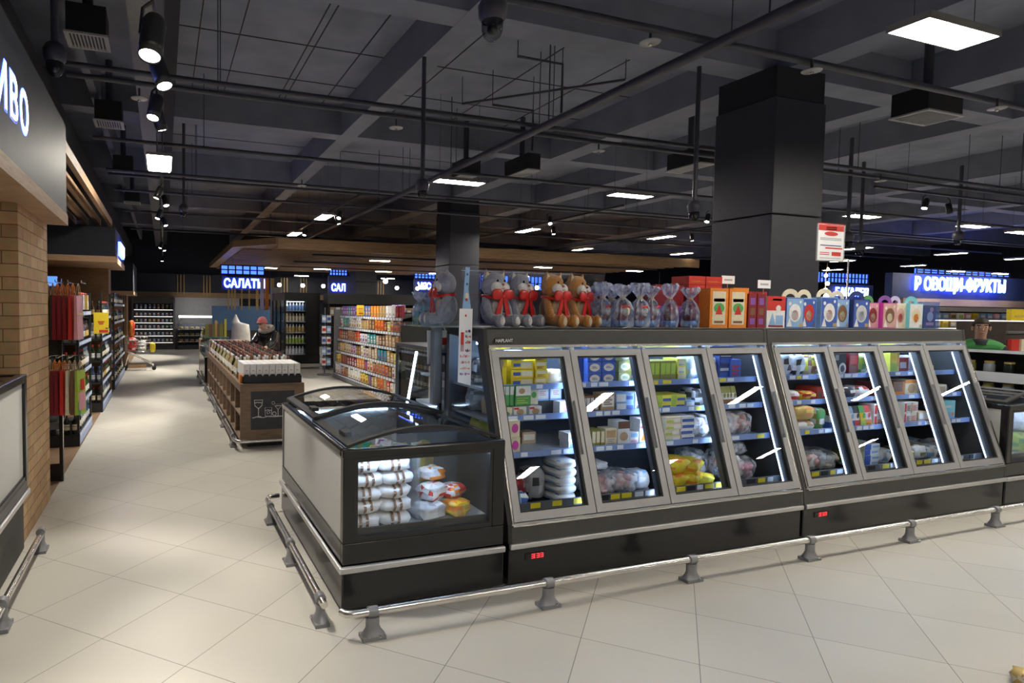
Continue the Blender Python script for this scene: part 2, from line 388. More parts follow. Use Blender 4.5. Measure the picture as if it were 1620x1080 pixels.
# ------------------------------------------------------------------ ceiling services
PIPE = mat('pipe_black_paint', (.055, .057, .078), .45, metal=.2, noise=.1)
pipes = [(4.35, 4.3, .035, 'near sprinkler pipe crossing above the freezers'), (7.1, 4.3, .03, 'front one of the twin sprinkler pipes across the ceiling'), (7.42, 4.3, .03, 'rear one of the twin sprinkler pipes across the ceiling'),
         (10.0, 4.3, .03, 'sprinkler pipe just before the second cross beam'), (12.2, 4.3, .03, 'sprinkler pipe behind the second cross beam'), (12.6, 4.3, .03, 'lower sprinkler pipe behind the second cross beam'),
         (14.2, 4.3, .03, 'sprinkler pipe before the third cross beam'), (17.2, 4.3, .03, 'sprinkler pipe behind the third cross beam'), (21.0, 4.3, .03, 'farthest sprinkler pipe over the aisle')]
for y, z, rr, lb in pipes:
    r = root('sprinkler_pipe', 'thin dark ' + lb, 'pipe', (-.95, y, z), group='sprinkler pipes across the ceiling')
    q = G(); q.tube([(-.95, y, z), (30, y, z)], rr, PIPE, 8); q.part('pipe', r)
    for x in (.6, 4.9, 10.9, 15.5):
        q = G(); q.tube([(x, y, z), (x, y, ZS)], .006, PIPE, 5); q.part('hanger_rod', r)
r = root('sprinkler_main', 'thick dark pipe running away from the camera under the beams', 'pipe', (4.56, 0, 4.2))
q = G(); q.tube([(4.56, -3, 4.2), (4.56, 26, 4.2)], .05, PIPE, 10); q.part('pipe', r)
for y in (3.7, 6.7, 9.5, 13.2):
    q = G(); q.tube([(4.56, y, 4.2), (4.56, y, ZS)], .008, PIPE, 5); q.part('hanger_rod', r)
# conduits near the slab
for k, (pts, lb) in enumerate([([(4.4, 7.2, 5.2), (5.1, 7.2, 5.2), (5.1, 7.2, 4.55)], 'bent thin conduit hanging below the slab'), ([(5.9, 6.9, 5.0), (4.3, 8.6, 5.0)], 'slanting thin conduit below the slab'), ([(4.6, 8.2, 4.9), (5.3, 8.2, 4.9), (5.3, 8.2, 4.3)], 'second bent conduit behind the first')]):
    q = G(); q.tube(pts, .018, PIPE, 6)
    for p in (pts[0], pts[-1]): q.tube([p, (p[0], p[1], ZS - .015)], .006, PIPE, 5)
    q.thing('conduit', lb, 'conduit', base=pts[0])
# cable tray + track duct above the aisle
q = G(); q.box(-.3, 2.2, 4.52, -.08, 29, 4.60, mat('tray_galvanised', (.17, .17, .18), .5, metal=.5, noise=.15, nscale=40))
for y in range(3, 29, 3): q.tube([(-.19, y, 4.6), (-.19, y, ZS - .015)], .008, PIPE, 5)
q.thing('cable_tray', 'flat perforated cable tray running above the left aisle', 'cable tray', base=(-.19, 2.2, 4.52))
q = G(); q.box(.02, 2.0, 4.62, .16, 29, 4.9, DARKW); q.thing('wiring_channel', 'narrow black channel beside the cable tray above the aisle', 'channel', base=(.09, 2.0, 4.62))
q = G(); q.box(-1.9, 1.5, 4.05, -1.25, 29, 4.5, mat('duct_black', (.035, .036, .042), .5, noise=.1))
q.thing('air_duct', 'square black air duct along the left side of the ceiling', 'duct', base=(-1.6, 1.5, 4.05))
# ventilation boxes with grilles
GRL = mat('grille_white', (.42, .42, .43), .5, noise=.05)
vents = [(-.7, 7.0, 4.5, .36, .36, 'vent box with pale grille, nearest above the left aisle'), (-.73, 10.0, 4.5, .36, .38, 'vent box with pale grille, second above the left aisle'), (-.73, 13.4, 4.5, .36, .4, 'vent box with pale grille, third above the left aisle'), (-.73, 17.2, 4.5, .36, .4, 'vent box with pale grille, fourth above the left aisle'),
         (8.9, 5.02, 4.3, .66, .40, 'dark vent box with pale grille right of the large column'), (6.25, 10.0, 4.38, .26, .8, 'dark vent box behind the twin pipes'), (8.72, 8.5, 4.4, .3, .75, 'dark vent box just left of the large column'), (5.4, 10.6, 4.38, .3, .6, 'smaller vent box left of the one behind the twin pipes')]
for x, y, z, wx, wy, lb in vents:
    r = root('vent_box', lb, 'vent', (x, y, z), group='ceiling vent boxes')
    q = G(); q.box(x - wx/2, y - wy/2, z + .02, x + wx/2, y + wy/2, z + .3, BLKM); q.tube([(x, y, z + .3), (x, y, ZS)], .05, PIPE, 8); q.part('duct_box', r)
    q = G(); fx, fy = wx/2 + .02, wy/2 + .02
    q.box(x - fx, y - fy, z, x + fx, y - fy + .03, z + .02, GRL); q.box(x - fx, y + fy - .03, z, x + fx, y + fy, z + .02, GRL)
    q.box(x - fx, y - fy + .03, z, x - fx + .03, y + fy - .03, z + .02, GRL); q.box(x + fx - .03, y - fy + .03, z, x + fx, y + fy - .03, z + .02, GRL); q.part('grille_frame', r)
    q = G(); n = 11
    for i in range(n):
        xx = x - wx/2 + wx * (i + .5) / n; q.box(xx - .006, y - wy/2, z + .002, xx + .006, y + wy/2, z + .016, GRL)
    q.part('louvre_slats', r)
# smoke detectors / sprinkler rosettes
first = None
for k, (x, y, z, lb) in enumerate([(2.83, 7.54, 4.18, 'under the twin pipes left of the tall camera pole'), (3.98, 4.36, 4.18, 'under the near pipe left of the thick main'), (5.96, 7.49, 4.18, 'under the twin pipes left of the large column'), (5.87, 4.29, 4.18, 'under the near pipe in front of the large column'), (-.24, 7.5, 4.15, 'above the left aisle beside the spotlights'), (2.49, 11.7, 4.18, 'behind the second cross beam'), (8.81, 4.28, 4.18, 'under the near pipe right of the large column'), (11.7, 7.24, 4.18, 'far right under the twin pipes')]):
    L = 'round pale sprinkler disc ' + lb
    if first is None:
        r = first = root('sprinkler', L, 'sprinkler', (x, y, z), group='sprinkler discs under the pipes', local=True)
        q = G(); q.lathe([(.0, 0), (.085, .004), (.09, .012), (.02, .02), (.02, .03)], mat('disc_pale', (.4, .4, .4), .4, metal=.3, noise=.05), 18); q.part('disc', r)
        q = G(); q.lathe([(.012, -.02), (.02, -.012), (.012, 0.0)], CHROME, 8); q.part('nozzle', r)
        q = G(); q.lathe([(.012, .03), (.012, .12)], PIPE, 8); q.part('stem_mount', r)
    else: dup(first, (x, y, z), L)
# dome cameras on poles
CAMW = mat('camera_housing', (.055, .055, .075), .4, noise=.05)
def dome(x, y, z, s, top, lb, wide=False):
    r = root('dome_camera', lb, 'security camera', (x, y, z), group='dome cameras hanging on poles')
    q = G(); q.tube([(x, y, z + .17 * s), (x, y, top)], .032 * s if not wide else .03, CAMW, 10); q.part('pole_mount', r)
    q = G(); q.lathe([(.074*s, .06*s), (.092*s, .09*s), (.098*s, .16*s), (.07*s, .215*s), (.035*s, .24*s)], CAMW, 18, (x, y, z)); q.part('housing', r)
    q = G(); q.lathe([(0, -.065*s), (.03*s, -.06*s), (.055*s, -.035*s), (.07*s, 0), (.072*s, .06*s)], glass('dome_smoked', (.55, .57, .6), 1.6, .03), 16, (x, y, z)); q.part('dome', r)
    q = G(); q.ell((x, y, z + .01*s), (.035*s,)*3, BLKM, 10, 7); q.part('lens_ball', r)
dome(1.95, 3.5, 3.60, .95, ZS, 'dome security camera nearest the viewer, top centre')
dome(2.98, 7.0, 3.25, .85, 4.9, 'dome security camera on a long pole left of the oblong lamp')
dome(6.25, 6.0, 3.06, .85, 4.9, 'dome security camera on a long pole left of the large column')
dome(.38, 12.5, 3.62, .9, ZS, 'dome security camera on a pole above the left aisle')
dome(11.33, 7.5, 3.09, 1.0, 4.95, 'dome security camera right of the large column, front pole')
dome(13.3, 8.55, 3.12, 1.0, 4.95, 'dome security camera right of the large column, rear pole')
dome(15.4, 8.0, 3.39, 1.0, 4.95, 'dome security camera at far right of the ceiling')
dome(-.8, 5.6, 3.72, .9, 4.9, 'dark dome camera on the bulkhead above the fascia with letters')

# ------------------------------------------------------------------ oblong ceiling lamps
LAMPF = mat('lamp_frame', (.25, .25, .25), .5, noise=.03)
lamps = [(5.62, 3.08, 0, 'large bright oblong lamp, nearest, at upper right'), (4.68, 9.42, 0, 'oblong lamp right of the long-pole camera'), (8.09, 9.24, 0, 'oblong lamp right of that, before the column'), (14.25, 9.15, 0, 'oblong lamp seen behind two camera poles at right'), (18.06, 9.1, 0, 'oblong lamp at right behind the far-right camera'), (20.4, 9.28, 0, 'oblong lamp cut by the right picture edge'),
    (3.55, 14.2, 1, 'oblong lamp nearest in the spotlight row at centre'), (9.09, 14.2, 1, 'oblong lamp behind the brown plush, nearest row'), (13.3, 13.9, 1, 'oblong lamp left of the large column, nearest of its row'), (20.85, 13.5, 1, 'oblong lamp just right of the column below two poles'), (25.15, 16.8, 1, 'oblong lamp under the price board, right of the column'), (25.25, 13.3, 1, 'oblong lamp above the produce sign'),
    (3.56, 17.7, 1, 'second oblong lamp of the spotlight row at centre'), (9.15, 17.75, 1, 'oblong lamp on the face of the distant column'), (13.45, 17.6, 1, 'oblong lamp behind the first row, centre right'), (17.5, 17.3, 1, 'oblong lamp low beside the large column, second row'), (29.6, 20.2, 1, 'oblong lamp deep behind the light garland'), (29.8, 17.0, 1, 'oblong lamp deep at right over the produce area'),
    (3.56, 21.4, 1, 'third oblong lamp of the spotlight row at centre'), (9.29, 21.6, 1, 'oblong lamp above the wooden canopy edge, left'), (13.46, 21.3, 1, 'oblong lamp above the wooden canopy edge, middle'), (17.63, 21.1, 1, 'oblong lamp above the wooden canopy edge, right'), (21.2, 20.7, 1, 'oblong lamp beside the large column, farthest row'), (29.3, 13.3, 1, 'oblong lamp above the right end of the produce sign'), (3.56, 25.2, 1, 'farthest oblong lamp of the spotlight row at centre')]
hid = [(8.25, -2.2, 1), (12.3, -2.2, 1), (16.7, -2.4, 1), (20.2, -2.4, 1), (8.75, -6.15, 1), (13.6, -6.6, 1), (21.8, -6.35, 1), (4.1, -2.2, 1), (-.1, -2.2, 1), (9.9, 3.05, 0), (14.1, 3.05, 0), (18.3, 3.05, 0), (4., -6.3, 1), (17.5, -6.4, 1), (1.5, -.6, 1)]  # leading ones mirrored in the freezer doors; the rest added unseen for light
proto = {}
for k, (x, y, o, lb) in enumerate(lamps + [(a, b, c, '') for a, b, c in hid]):
    if not lb: lb = 'oblong lamp out of frame, in a set part mirrored in doors, part added for light'
    key = 'n' if y < 16 else 'f'
    if key not in proto:
        r = root('panel_lamp', lb, 'ceiling lamp', (x, y, 4.0), group='oblong ceiling lamps', local=True)
        proto[key] = r
        q = G(); q.box(-.43, -.145, .012, .43, .145, .05, LAMPF)
        q.box(-.43, -.145, -.004, .43, -.135, .012, LAMPF); q.box(-.43, .135, -.004, .43, .145, .012, LAMPF); q.box(-.43, -.135, -.004, -.42, .135, .012, LAMPF); q.box(.42, -.135, -.004, .43, .135, .012, LAMPF); q.part('frame', r)
        q = G(); q.box(-.42, -.135, 0, .42, .135, .012, PANEL if key == 'n' else PANELB); q.part('diffuser', r)
        for sx in (-.36, .36):
            q = G(); q.tube([(sx, 0, .05), (sx, 0, ZS - 4.0)], .003, PIPE, 4); q.part('suspension_wire', r)
        r.rotation_euler = (0, 0, o * PI / 2)
    else: dup(proto[key], (x, y, 4.0), lb, (0, 0, o * PI / 2))
# lamp over the aisle on two rods
r = root('panel_lamp', 'square-looking bright lamp on two rods above the left aisle', 'ceiling lamp', (-.04, 9.1, 3.8))
q = G(); q.box(-.2, 8.62, 3.812, .12, 9.6, 3.85, LAMPF); q.part('frame', r)
q = G(); q.box(-.18, 8.64, 3.8, .10, 9.58, 3.812, PANEL); q.part('diffuser', r)
for x in (-.07, .0):
    q = G(); q.tube([(x, 8.8, 3.85), (x, 8.8, ZS)], .008, CHROME, 5); q.part('rod', r)

# ------------------------------------------------------------------ track spotlights
SPOTB = mat('spot_body', (.014, .014, .017), .38, noise=.06)
def spot_proto():
    r = root('track_spotlight', 'x', 'spotlight', (0, 0, 0), local=True)
    q = G(); q.lathe([(.043, .008), (.046, 0), (.05, .05), (.05, .175), (.04, .2)], SPOTB, 16); q.part('body', r)
    q = G(); q.lathe([(.0, .010), (.042, .008)], SPOTL, 16); q.part('lens', r)
    q = G(); q.tube([(.054, 0, .12), (.06, 0, .26), (.02, 0, .30)], .008, SPOTB, 6); q.part('arm', r)
    return r
SP = spot_proto(); used = [False]
def spot(x, y, z, ax, ay, lb, light=0.):
    """lens at x,y,z; body axis points up along (ax, ay, 1)"""
    d = Vector((ax, ay, 1)).normalized(); rot = d.to_track_quat('Z', 'Y').to_euler()
    if not used[0]: used[0] = True; SP.location = (x, y, z); SP.rotation_euler = rot; SP['label'] = lb; SP['group'] = 'track spotlights'
    else: dup(SP, (x, y, z), lb, rot, 'track spotlights')
    if light:
        ld = bpy.data.lights.new('spot_beam', 'SPOT'); ld.energy = light; ld.spot_size = rad(64); ld.spot_blend = .6; ld.shadow_soft_size = .05; ld.color = (1, .93, .80)
        lo = bpy.data.objects.new('spot_beam', ld); COL.objects.link(lo); lo.location = Vector((x, y, z)) - d * .03; lo.rotation_euler = rot
TRK = mat('light_track', (.03, .03, .033), .5, noise=.05)
def track(a, b, lb):
    q = G(); dx = .022
    if abs(a[0] - b[0]) < .01: q.box(a[0]-dx, a[1], a[2], a[0]+dx, b[1], a[2]+.035, TRK)
    else: q.box(a[0], a[1]-dx, a[2], b[0], a[1]+dx, a[2]+.035, TRK)
    n = 5
    for i in range(n):
        t = (i + .5) / n; x = a[0] + (b[0]-a[0])*t; y = a[1] + (b[1]-a[1])*t; q.tube([(x, y, a[2]+.035), (x, y, ZS - .015)], .004, PIPE, 4)
    q.thing('light_track', lb, 'light track', base=a, group='light tracks')
track((-.01, 2.3, 3.50), (-.01, 6.0, 3.50), 'black light track over the front of the left aisle')
track((-.01, 10.2, 3.84), (-.01, 28, 3.84), 'black light track over the far left aisle')
track((3.62, 11.5, 4.07), (3.62, 27, 4.07), 'black light track joining the row of lamps at centre')
track((9.02, 10.5, 4.07), (9.02, 22, 4.07), 'black light track behind the plush toys')
track((13.2, 10.0, 4.07), (13.2, 22, 4.07), 'black light track left of the large column')
track((11.5, 7.2, 4.05), (20, 7.2, 4.05), 'black light track at upper right')
spot(-.05, 2.85, 2.90, .12, .35, 'spotlight nearest the camera, topmost in the aisle string', 110)
spot(.015, 3.9, 3.13, -.28, .3, 'second spotlight from top in the aisle string', 130)
spot(-.07, 5.1, 3.28, .2, .35, 'third spotlight from top in the aisle string', 170)
spot(.0, 5.5, 3.30, -.3, -.12, 'fourth spotlight in the aisle string, above the rods', 170)
spot(-.10, 10.6, 3.58, .40, .1, 'spotlight just behind the aisle lamp, left one', 150)
spot(.06, 11.3, 3.58, -.2, .4, 'spotlight just behind the aisle lamp, right one', 150)
spot(-.1, 13.0, 3.58, .35, .3, 'spotlight under the far part of the aisle track, left one', 300)
spot(.06, 14.2, 3.60, -.35, .3, 'spotlight under the far part of the aisle track, right one', 300)
spot(-.08, 19.6, 3.60, .3, .3, 'far spotlight over the aisle, left of a pair', 420)
spot(.05, 20.4, 3.60, -.3, .3, 'far spotlight over the aisle, right of a pair', 420)
spot(-.03, 25., 3.60, .3, .2, 'farthest spotlight over the aisle', 600)
spot(3.52, 16.2, 3.80, .3, .4, 'small tilted spotlight left of the lamp row', 300)
spot(3.75, 13.6, 3.78, -.3, .15, 'small spotlight right of the first lamp in the row', 300)
spot(3.55, 12.9, 3.80, .35, .6, 'spotlight at the near end of the lamp row', 350)
spot(3.74, 18.9, 3.80, -.3, .4, 'spotlight beside the second lamp of the row', 350)
spot(3.7, 22.6, 3.80, -.3, .4, 'spotlight beside the third lamp of the row', 350)
spot(9.14, 13.1, 3.78, 0, .1, 'upright spotlight above the brown plush', 160)
spot(8.0, 11.6, 3.78, .3, .6, 'unlit-looking spotlight left of the brown plush lamp')
spot(13.2, 12.7, 3.78, 0, .1, 'upright spotlight left of the large column', 0)
spot(11.2, 10.4, 3.86, .5, .2, 'tilted spotlight close to the column camera', 0)
spot(12.95, 7.26, 3.8, .5, .1, 'bright spotlight right of the large column, left of two', 200)
spot(14.0, 7.42, 3.8, -.2, .1, 'bright spotlight right of the large column, right of two', 200)
spot(16.4, 7.2, 3.85, -.2, .2, 'large unlit spotlight at upper right', 0)
spot(8.75, 3.6, 3.95, .6, .2, 'dark spotlight cut by the right picture edge', 150)
# ------------------------------------------------------------------ upright glass-door freezers
TILT = math.atan(.32)
def yd(z, off=0.): return 3.5 + off + .32 * (z - .43)
SHZ = [1.285, 1.07, .82]          # shelf tops, top shelf first
BINZ = .445
INNER = mat('freezer_liner', (.10, .125, .17), .5, noise=.05)
def freezer(x0, W, first_door, left_glass, lb):
    r = root('upright_freezer', lb, 'freezer', (x0, 3.49, 0), group='upright glass-door freezers')
    x1 = x0 + W
    q = G(); q.box(x0 + .012, 3.492, .03, x1 - .012, 4.47, .268, BLK); q.box(x0 + .05, 3.56, 0, x1 - .05, 4.4, .03, BLKM); q.part('plinth', r, bevel=.006)
    q = G(); q.box(x0 + .012, 3.462, .27, x1 - .012, 3.492, .306, SILV); q.part('bumper_strip', r, bevel=.006)
    q = G(); q.prism([(3.48, .308), (3.488, .425), (3.60, .425), (3.60, .308)], 'x', x0 + .01, x1 - .01, DGREY); q.part('lower_panel', r)
    q = G(); q.prism([(3.862, 1.592), (3.876, 1.715), (4.46, 1.715), (4.46, 1.66), (3.99, 1.62), (3.95, 1.592)], 'x', x0 + .008, x1 - .008, DGREY); q.part('header', r, bevel=.008)
    q = G(); q.box(x0 + .03, 4.43, .3, x1 - .03, 4.46, 1.66, INNER); q.part('back_panel', r)
    q = G(); q.box(x0 + .03, 3.60, .40, x1 - .03, 4.43, .43, BLKM); q.part('well_floor', r)
    prof_o = [(3.478, .308), (3.488, .43), (3.858, 1.59), (3.874, 1.72), (4.47, 1.72), (4.47, .308)]
    for side, xs in (('l', x0), ('r', x1 - .03)):
        q = G()
        if side == 'l' and left_glass:
            q.prism([(3.478, .308), (3.488, .43), (3.858, 1.59), (3.874, 1.72), (3.96, 1.72), (3.95, 1.59), (3.60, .50), (3.56, .308)], 'x', xs, xs + .03, BLKM)
            q.box(xs, 3.56, .308, xs + .03, 4.47, .55, BLKM); q.box(xs, 3.955, 1.66, xs + .03, 4.47, 1.72, BLKM); q.box(xs, 4.42, .55, xs + .03, 4.47, 1.66, GREYP)
            sp = q.part('side_panel', r)
            q = G(); q.prism([(3.62, .55), (3.965, 1.66), (4.42, 1.66), (4.42, .55)], 'x', xs + .012, xs + .018, GLSS); q.part('side_glass', sp)
        else:
            q.prism(prof_o, 'x', xs, xs + .03, DGREY); q.part('side_panel', r)
    # shelves with price rails
    for si, z in enumerate(SHZ):
        yf = yd(z, .16); q = G(); q.box(x0 + .035, yf, z - .018, x1 - .035, 4.43, z, mat('shelf_wire_white', (.5, .53, .58), .4, metal=.4, noise=.04)); s = q.part('shelf', r)
        q = G(); q.box(x0 + .035, yf - .014, z - .022, x1 - .035, yf, z + .022, RAILB)
        x = x0 + .09
        while x < x1 - .16:
            wd = R.choice([.055, .07, .085]); q.box(x, yf - .018, z - .014, x + wd, yf - .014, z + .016, YTAG if R.random() < .1 else TAG); x += wd + R.choice([.02, .05, .12, .2])
        q.part('price_rail', s)
    zt = .485; yf = yd(zt, .15); q = G(); q.box(x0 + .035, yf - .012, zt - .05, x1 - .035, yf, zt + .022, mat('bin_front_clear', (.12, .13, .15), .3, noise=.1))
    x = x0 + .12
    while x < x1 - .18:
        wd = R.choice([.06, .08, .09]); q.box(x, yf - .016, zt - .02, x + wd, yf - .012, zt + .016, YTAG if R.random() < .35 else TAG if R.random() < .6 else BLKM); x += wd + R.choice([.02, .03, .1])
    q.part('bin_rail', r)
    # doors
    n = 4; mgn = .045; dw = (W - 2 * mgn) / n
    T0 = lambda xd: Matrix.Translation((xd, 3.5, .43)) @ Matrix.Rotation(-TILT, 4, 'X')
    H = 1.205
    q = G(T0(0)); a, b = x0 + .03, x1 - .03
    q.box(a, -.012, -.012, b, .02, .004, FRAME); q.box(a, -.03, H, b, .02, H + .018, CHROME); q.box(a, -.02, 0, a + .014, .02, H, CHROME); q.box(b - .014, -.02, 0, b, .02, H, CHROME); q.part('opening_trim', r)
    q = G(T0(0)); q.box(a, -.028, -.02, b, -.012, -.008, CHROME); q.part('lower_trim', r)
    for k in range(n):
        xd = x0 + mgn + k * dw; T = T0(xd); w = dw - .008
        q = G(T); y0, y1 = -.026, .012; sw = .054
        q.box(0, y0, .012, sw, y1, H - .022, FRAME); q.box(w - sw, y0, .012, w, y1, H - .022, FRAME)
        q.box(sw, y0, .012, w - sw, y1, .068, FRAME); q.box(sw, y0, H - .07, w - sw, y1, H - .022, FRAME)
        B = BLKM
        q.box(sw, -.018, .068, sw + .012, .010, H - .07, B); q.box(w - sw - .012, -.018, .068, w - sw, .010, H - .07, B); q.box(sw + .012, -.018, .068, w - sw - .012, .010, .078, B); q.box(sw + .012, -.018, H - .08, w - sw - .012, .010, H - .07, B)
        d = q.part('door', r)
        q = G(T); q.box(sw + .012, -.010, .078, w - sw - .012, -.004, H - .08, GLS); q.part('door_glass', d)
        q = G(T); q.box(w - .044, -.052, .42, w - .026, -.036, .80, FRAME); q.box(w - .042, -.038, .42, w - .028, -.026, .45, FRAME); q.box(w - .042, -.038, .77, w - .028, -.026, .80, FRAME); q.part('handle', d)
        q = G(T); q.box(w * .0 + .01, -.03, H - .022, .035, -.005, H - .004, SILV); q.part('hinge', d)
    # mullions with led strips just behind the door frames
    for k in range(n + 1):
        xm = x0 + mgn + k * dw - .004
        q = G(T0(xm)); q.box(-.022, .03, 0, .022, .095, H, GREYP); m = q.part('mullion', r)
        if k > 0:
            q = G(T0(xm))
            if first_door or k == 4: q.box(-.0275, .085, .04, -.0221, .091, H - .07, emit('led_mullion', (.50, .70, 1.), 11.))
            else: q.box(-.004, .096, .04, .02, .102, H - .07, emit('led_mullion', (.50, .70, 1.), 11.))  # strip hidden behind the mullion, added to light the freezer inside
            q.part('led_strip', m)
    q = G(); q.box(x0 + .03, 3.99, 1.60, x1 - .03, 4.03, 1.618, LEDW); q.part('led_tube', r)
    # temperature display
    q = G(); q.box(x0 + .14, 3.486, .180, x0 + .30, 3.494, .222, BLKM); dsp = q.part('display', r)
    q = G()
    for i, xx in enumerate((.185, .225, .255)):
        for zz in (.187, .20, .213): q.box(x0 + xx, 3.483, zz, x0 + xx + (.022 if i else .03), 3.486, zz + .005, REDL)
        q.box(x0 + xx + .018, 3.483, .187, x0 + xx + .023, 3.486, .216, REDL)
    q.part('red_digits', dsp)
    return r
F1 = freezer(2.135, 2.75, 0, True, 'left upright freezer with four sloped glass doors, beside the low end freezer')
F2 = freezer(4.892, 2.75, 4, False, 'right upright freezer with four sloped glass doors')
# badge on the first header
q = G(); q.prism([(2.205, 1.616), (2.365, 1.616), (2.385, 1.652), (2.225, 1.652)], 'y', 3.862, 3.872, BLKM); bd = q.part('badge', F1)
text_part('badge_lettering', bd, 'HAPLANT', .034, mat('badge_white', (.85, .85, .85), .4), (2.228, 3.861, 1.623), (PI / 2, 0, 0), .001, .0006, scale=(.95, 1, 1))

# ------------------------------------------------------------------ product meshes
MC = {}
def carton(key, w, d, h, base, *decs, top=None):
    """printed carton, front at y=0 towards the camera, base at z=0; decs: (kind, material, x0..1, z0..1, size)"""
    if key in MC: return MC[key]
    q = G(); b = P[base] if isinstance(base, str) else base
    q.box(0, 0, 0, w, d, h, b); e = .0012
    for dc in decs:
        k, m = dc[0], P[dc[1]]
        if k == 'rect': q.box(w*dc[2], -e, h*dc[3], w*dc[4], 0, h*dc[5], m)
        elif k == 'oval': q.disc((w*dc[2], h*dc[3]), w*dc[4], h*dc[5], m, 16, -e*1.5)
        elif k == 'lines':
            for i in range(dc[4]): q.box(w*dc[2], -e*2, h*(dc[3] + i*.11), w*(dc[2] + dc[5]*(1 - .25*(i % 2))), -e, h*(dc[3] + i*.11 + .055), m)
        elif k == 'tri':
            q.add([(w*(dc[2]-dc[4]), -e*2, h*dc[3]), (w*(dc[2]+dc[4]), -e*2, h*dc[3]), (w*dc[2], -e*2, h*(dc[3]+dc[5]))], [(0, 1, 2)], m)
    if top: q.box(w*.1, d*.12, h, w*.9, d*.88, h + e, P[top])
    MC[key] = q.mesh(key); return MC[key]
def bag(key, w, d, h, cols, seed=1, jit=.12, wt=None):
    if key in MC: return MC[key]
    rn = random.Random(seed); ms = [P[c] if isinstance(c, str) else c for c in cols]
    def mf(u, v, r): return ms[0] if len(ms) == 1 or r.random() < (wt or .62) else r.choice(ms[1:])
    q = G(); q.pouch(w, d, h, mf, rn, 12, 8, jit); MC[key] = q.mesh(key); return MC[key]
FILM = film('clear_film', (.9, .93, .97), .35)
FILMB = film('cellophane', (.72, .78, .92), .42, .08, (.75, .82, .95))
def clearbag(key, w, d, h, cols, seed=1):
    """clear bag with lumps of food inside: food chunks and film in one mesh pair"""
    if key in MC: return MC[key]
    rn = random.Random(seed); q = G()
    n = 22
    for i in range(n):
        x, y, z = rn.uniform(-.32, .32) * w, rn.uniform(-.36, .25) * d, rn.uniform(.27, .72) * h
        q.ell((x, y, z), (w * rn.uniform(.13, .24), d * rn.uniform(.12, .2), h * rn.uniform(.12, .22)), P[rn.choice(cols)], 8, 5, jit=.12, rnd=rn)
    q.pouch(w, d, h, FILM, rn, 14, 9, .08)
    MC[key] = q.mesh(key); return MC[key]
def upright(key, w, d, h, c1, c2, c3):
    if key in MC: return MC[key]
    q = G(); n = 6
    prof = []
    for i in range(n + 1):
        t = i / n; dd = d * (1 - .85 * t * t); prof.append((t * h, dd))
    for i in range(n):
        (z0, d0), (z1, d1) = prof[i], prof[i + 1]; m = P[c1] if i < 2 else P[c2] if i < 4 else P[c3]
        q.add([(-w/2, -d0/2, z0), (w/2, -d0/2, z0), (w/2, -d1/2, z1), (-w/2, -d1/2, z1), (-w/2, d0/2, z0), (w/2, d0/2, z0), (w/2, d1/2, z1), (-w/2, d1/2, z1)],
              [(0,1,2,3), (5,4,7,6), (1,5,6,2), (4,0,3,7)] + ([(3,2,6,7)] if i == n - 1 else []) + ([(4,5,1,0)] if i == 0 else []), m)
    q.disc((0, h*.55), w*.26, h*.13, P[c3 if c3 != c2 else c1], 12, -d*.5)
    MC[key] = q.mesh(key); return MC[key]

DOOR = lambda k: (2.135 if k < 4 else 4.892) + .045 + (k % 4) * .665
SHN = ['top shelf', 'second shelf', 'third shelf', 'bottom bin']
def lay(door, shelf, seq, desc_extra=''):
    """place products left to right. seq: (mesh fn result, desc, cat, x offset from door, width, rotz, [layers, layer height], origin) """
    z = SHZ[shelf] if shelf < 3 else BINZ
    yf = yd(z, .16) + .012
    total = sum(s.get('n', 1) for s in seq); idx = 0
    for s in seq:
        for i in range(s.get('n', 1)):
            idx += 1; sh = .10 + .032 * door; xx = s['x'] + i * s.get('dx', .1); xx = sh + xx * (.70 if door in (3, 7) else 1.) - (.03 if door in (3, 7) else 0)
            if door in (2, 6): xx = sh + (s['x'] + i * s.get('dx', .1)) * .96
            pos = 'leftmost' if idx == 1 else ('rightmost' if idx == total else ORD[idx - 1] + ' from left')
            L = s.get('layers', 1)
            for j in range(L):
                lay_n = '' if L == 1 else ('bottom ' if j == 0 else 'top ' if j == L - 1 else ('middle ' if L == 3 else ORD[j] + '-layer '))
                lb = f"{lay_n}{s['d']}, {pos} {'in' if shelf == 3 else 'on'} {SHN[shelf]}, {ORD[door]} glass door"
                lb2 = lb.replace(' glass door', ' door from the low freezer')
                if len(lb2.replace('-', ' ').split()) <= 16: lb = lb2
                x = DOOR(door) + xx; y = yf + s.get('y', 0) + R.uniform(0, .01)
                inst(s['m'], s['name'], lb, s['cat'], (x + (R.uniform(-.004, .004) if L > 1 else 0), y, z + .001 + s.get('z', 0) + j * s.get('lh', .1)), (s.get('rx', 0), s.get('ry', 0), s.get('rz', 0) + R.uniform(-.04, .04)), 'frozen food, ' + SHN[shelf])
def it(m, name, d, cat, x, **k): return dict(m=m, name=name, d=d, cat=cat, x=x, **k)
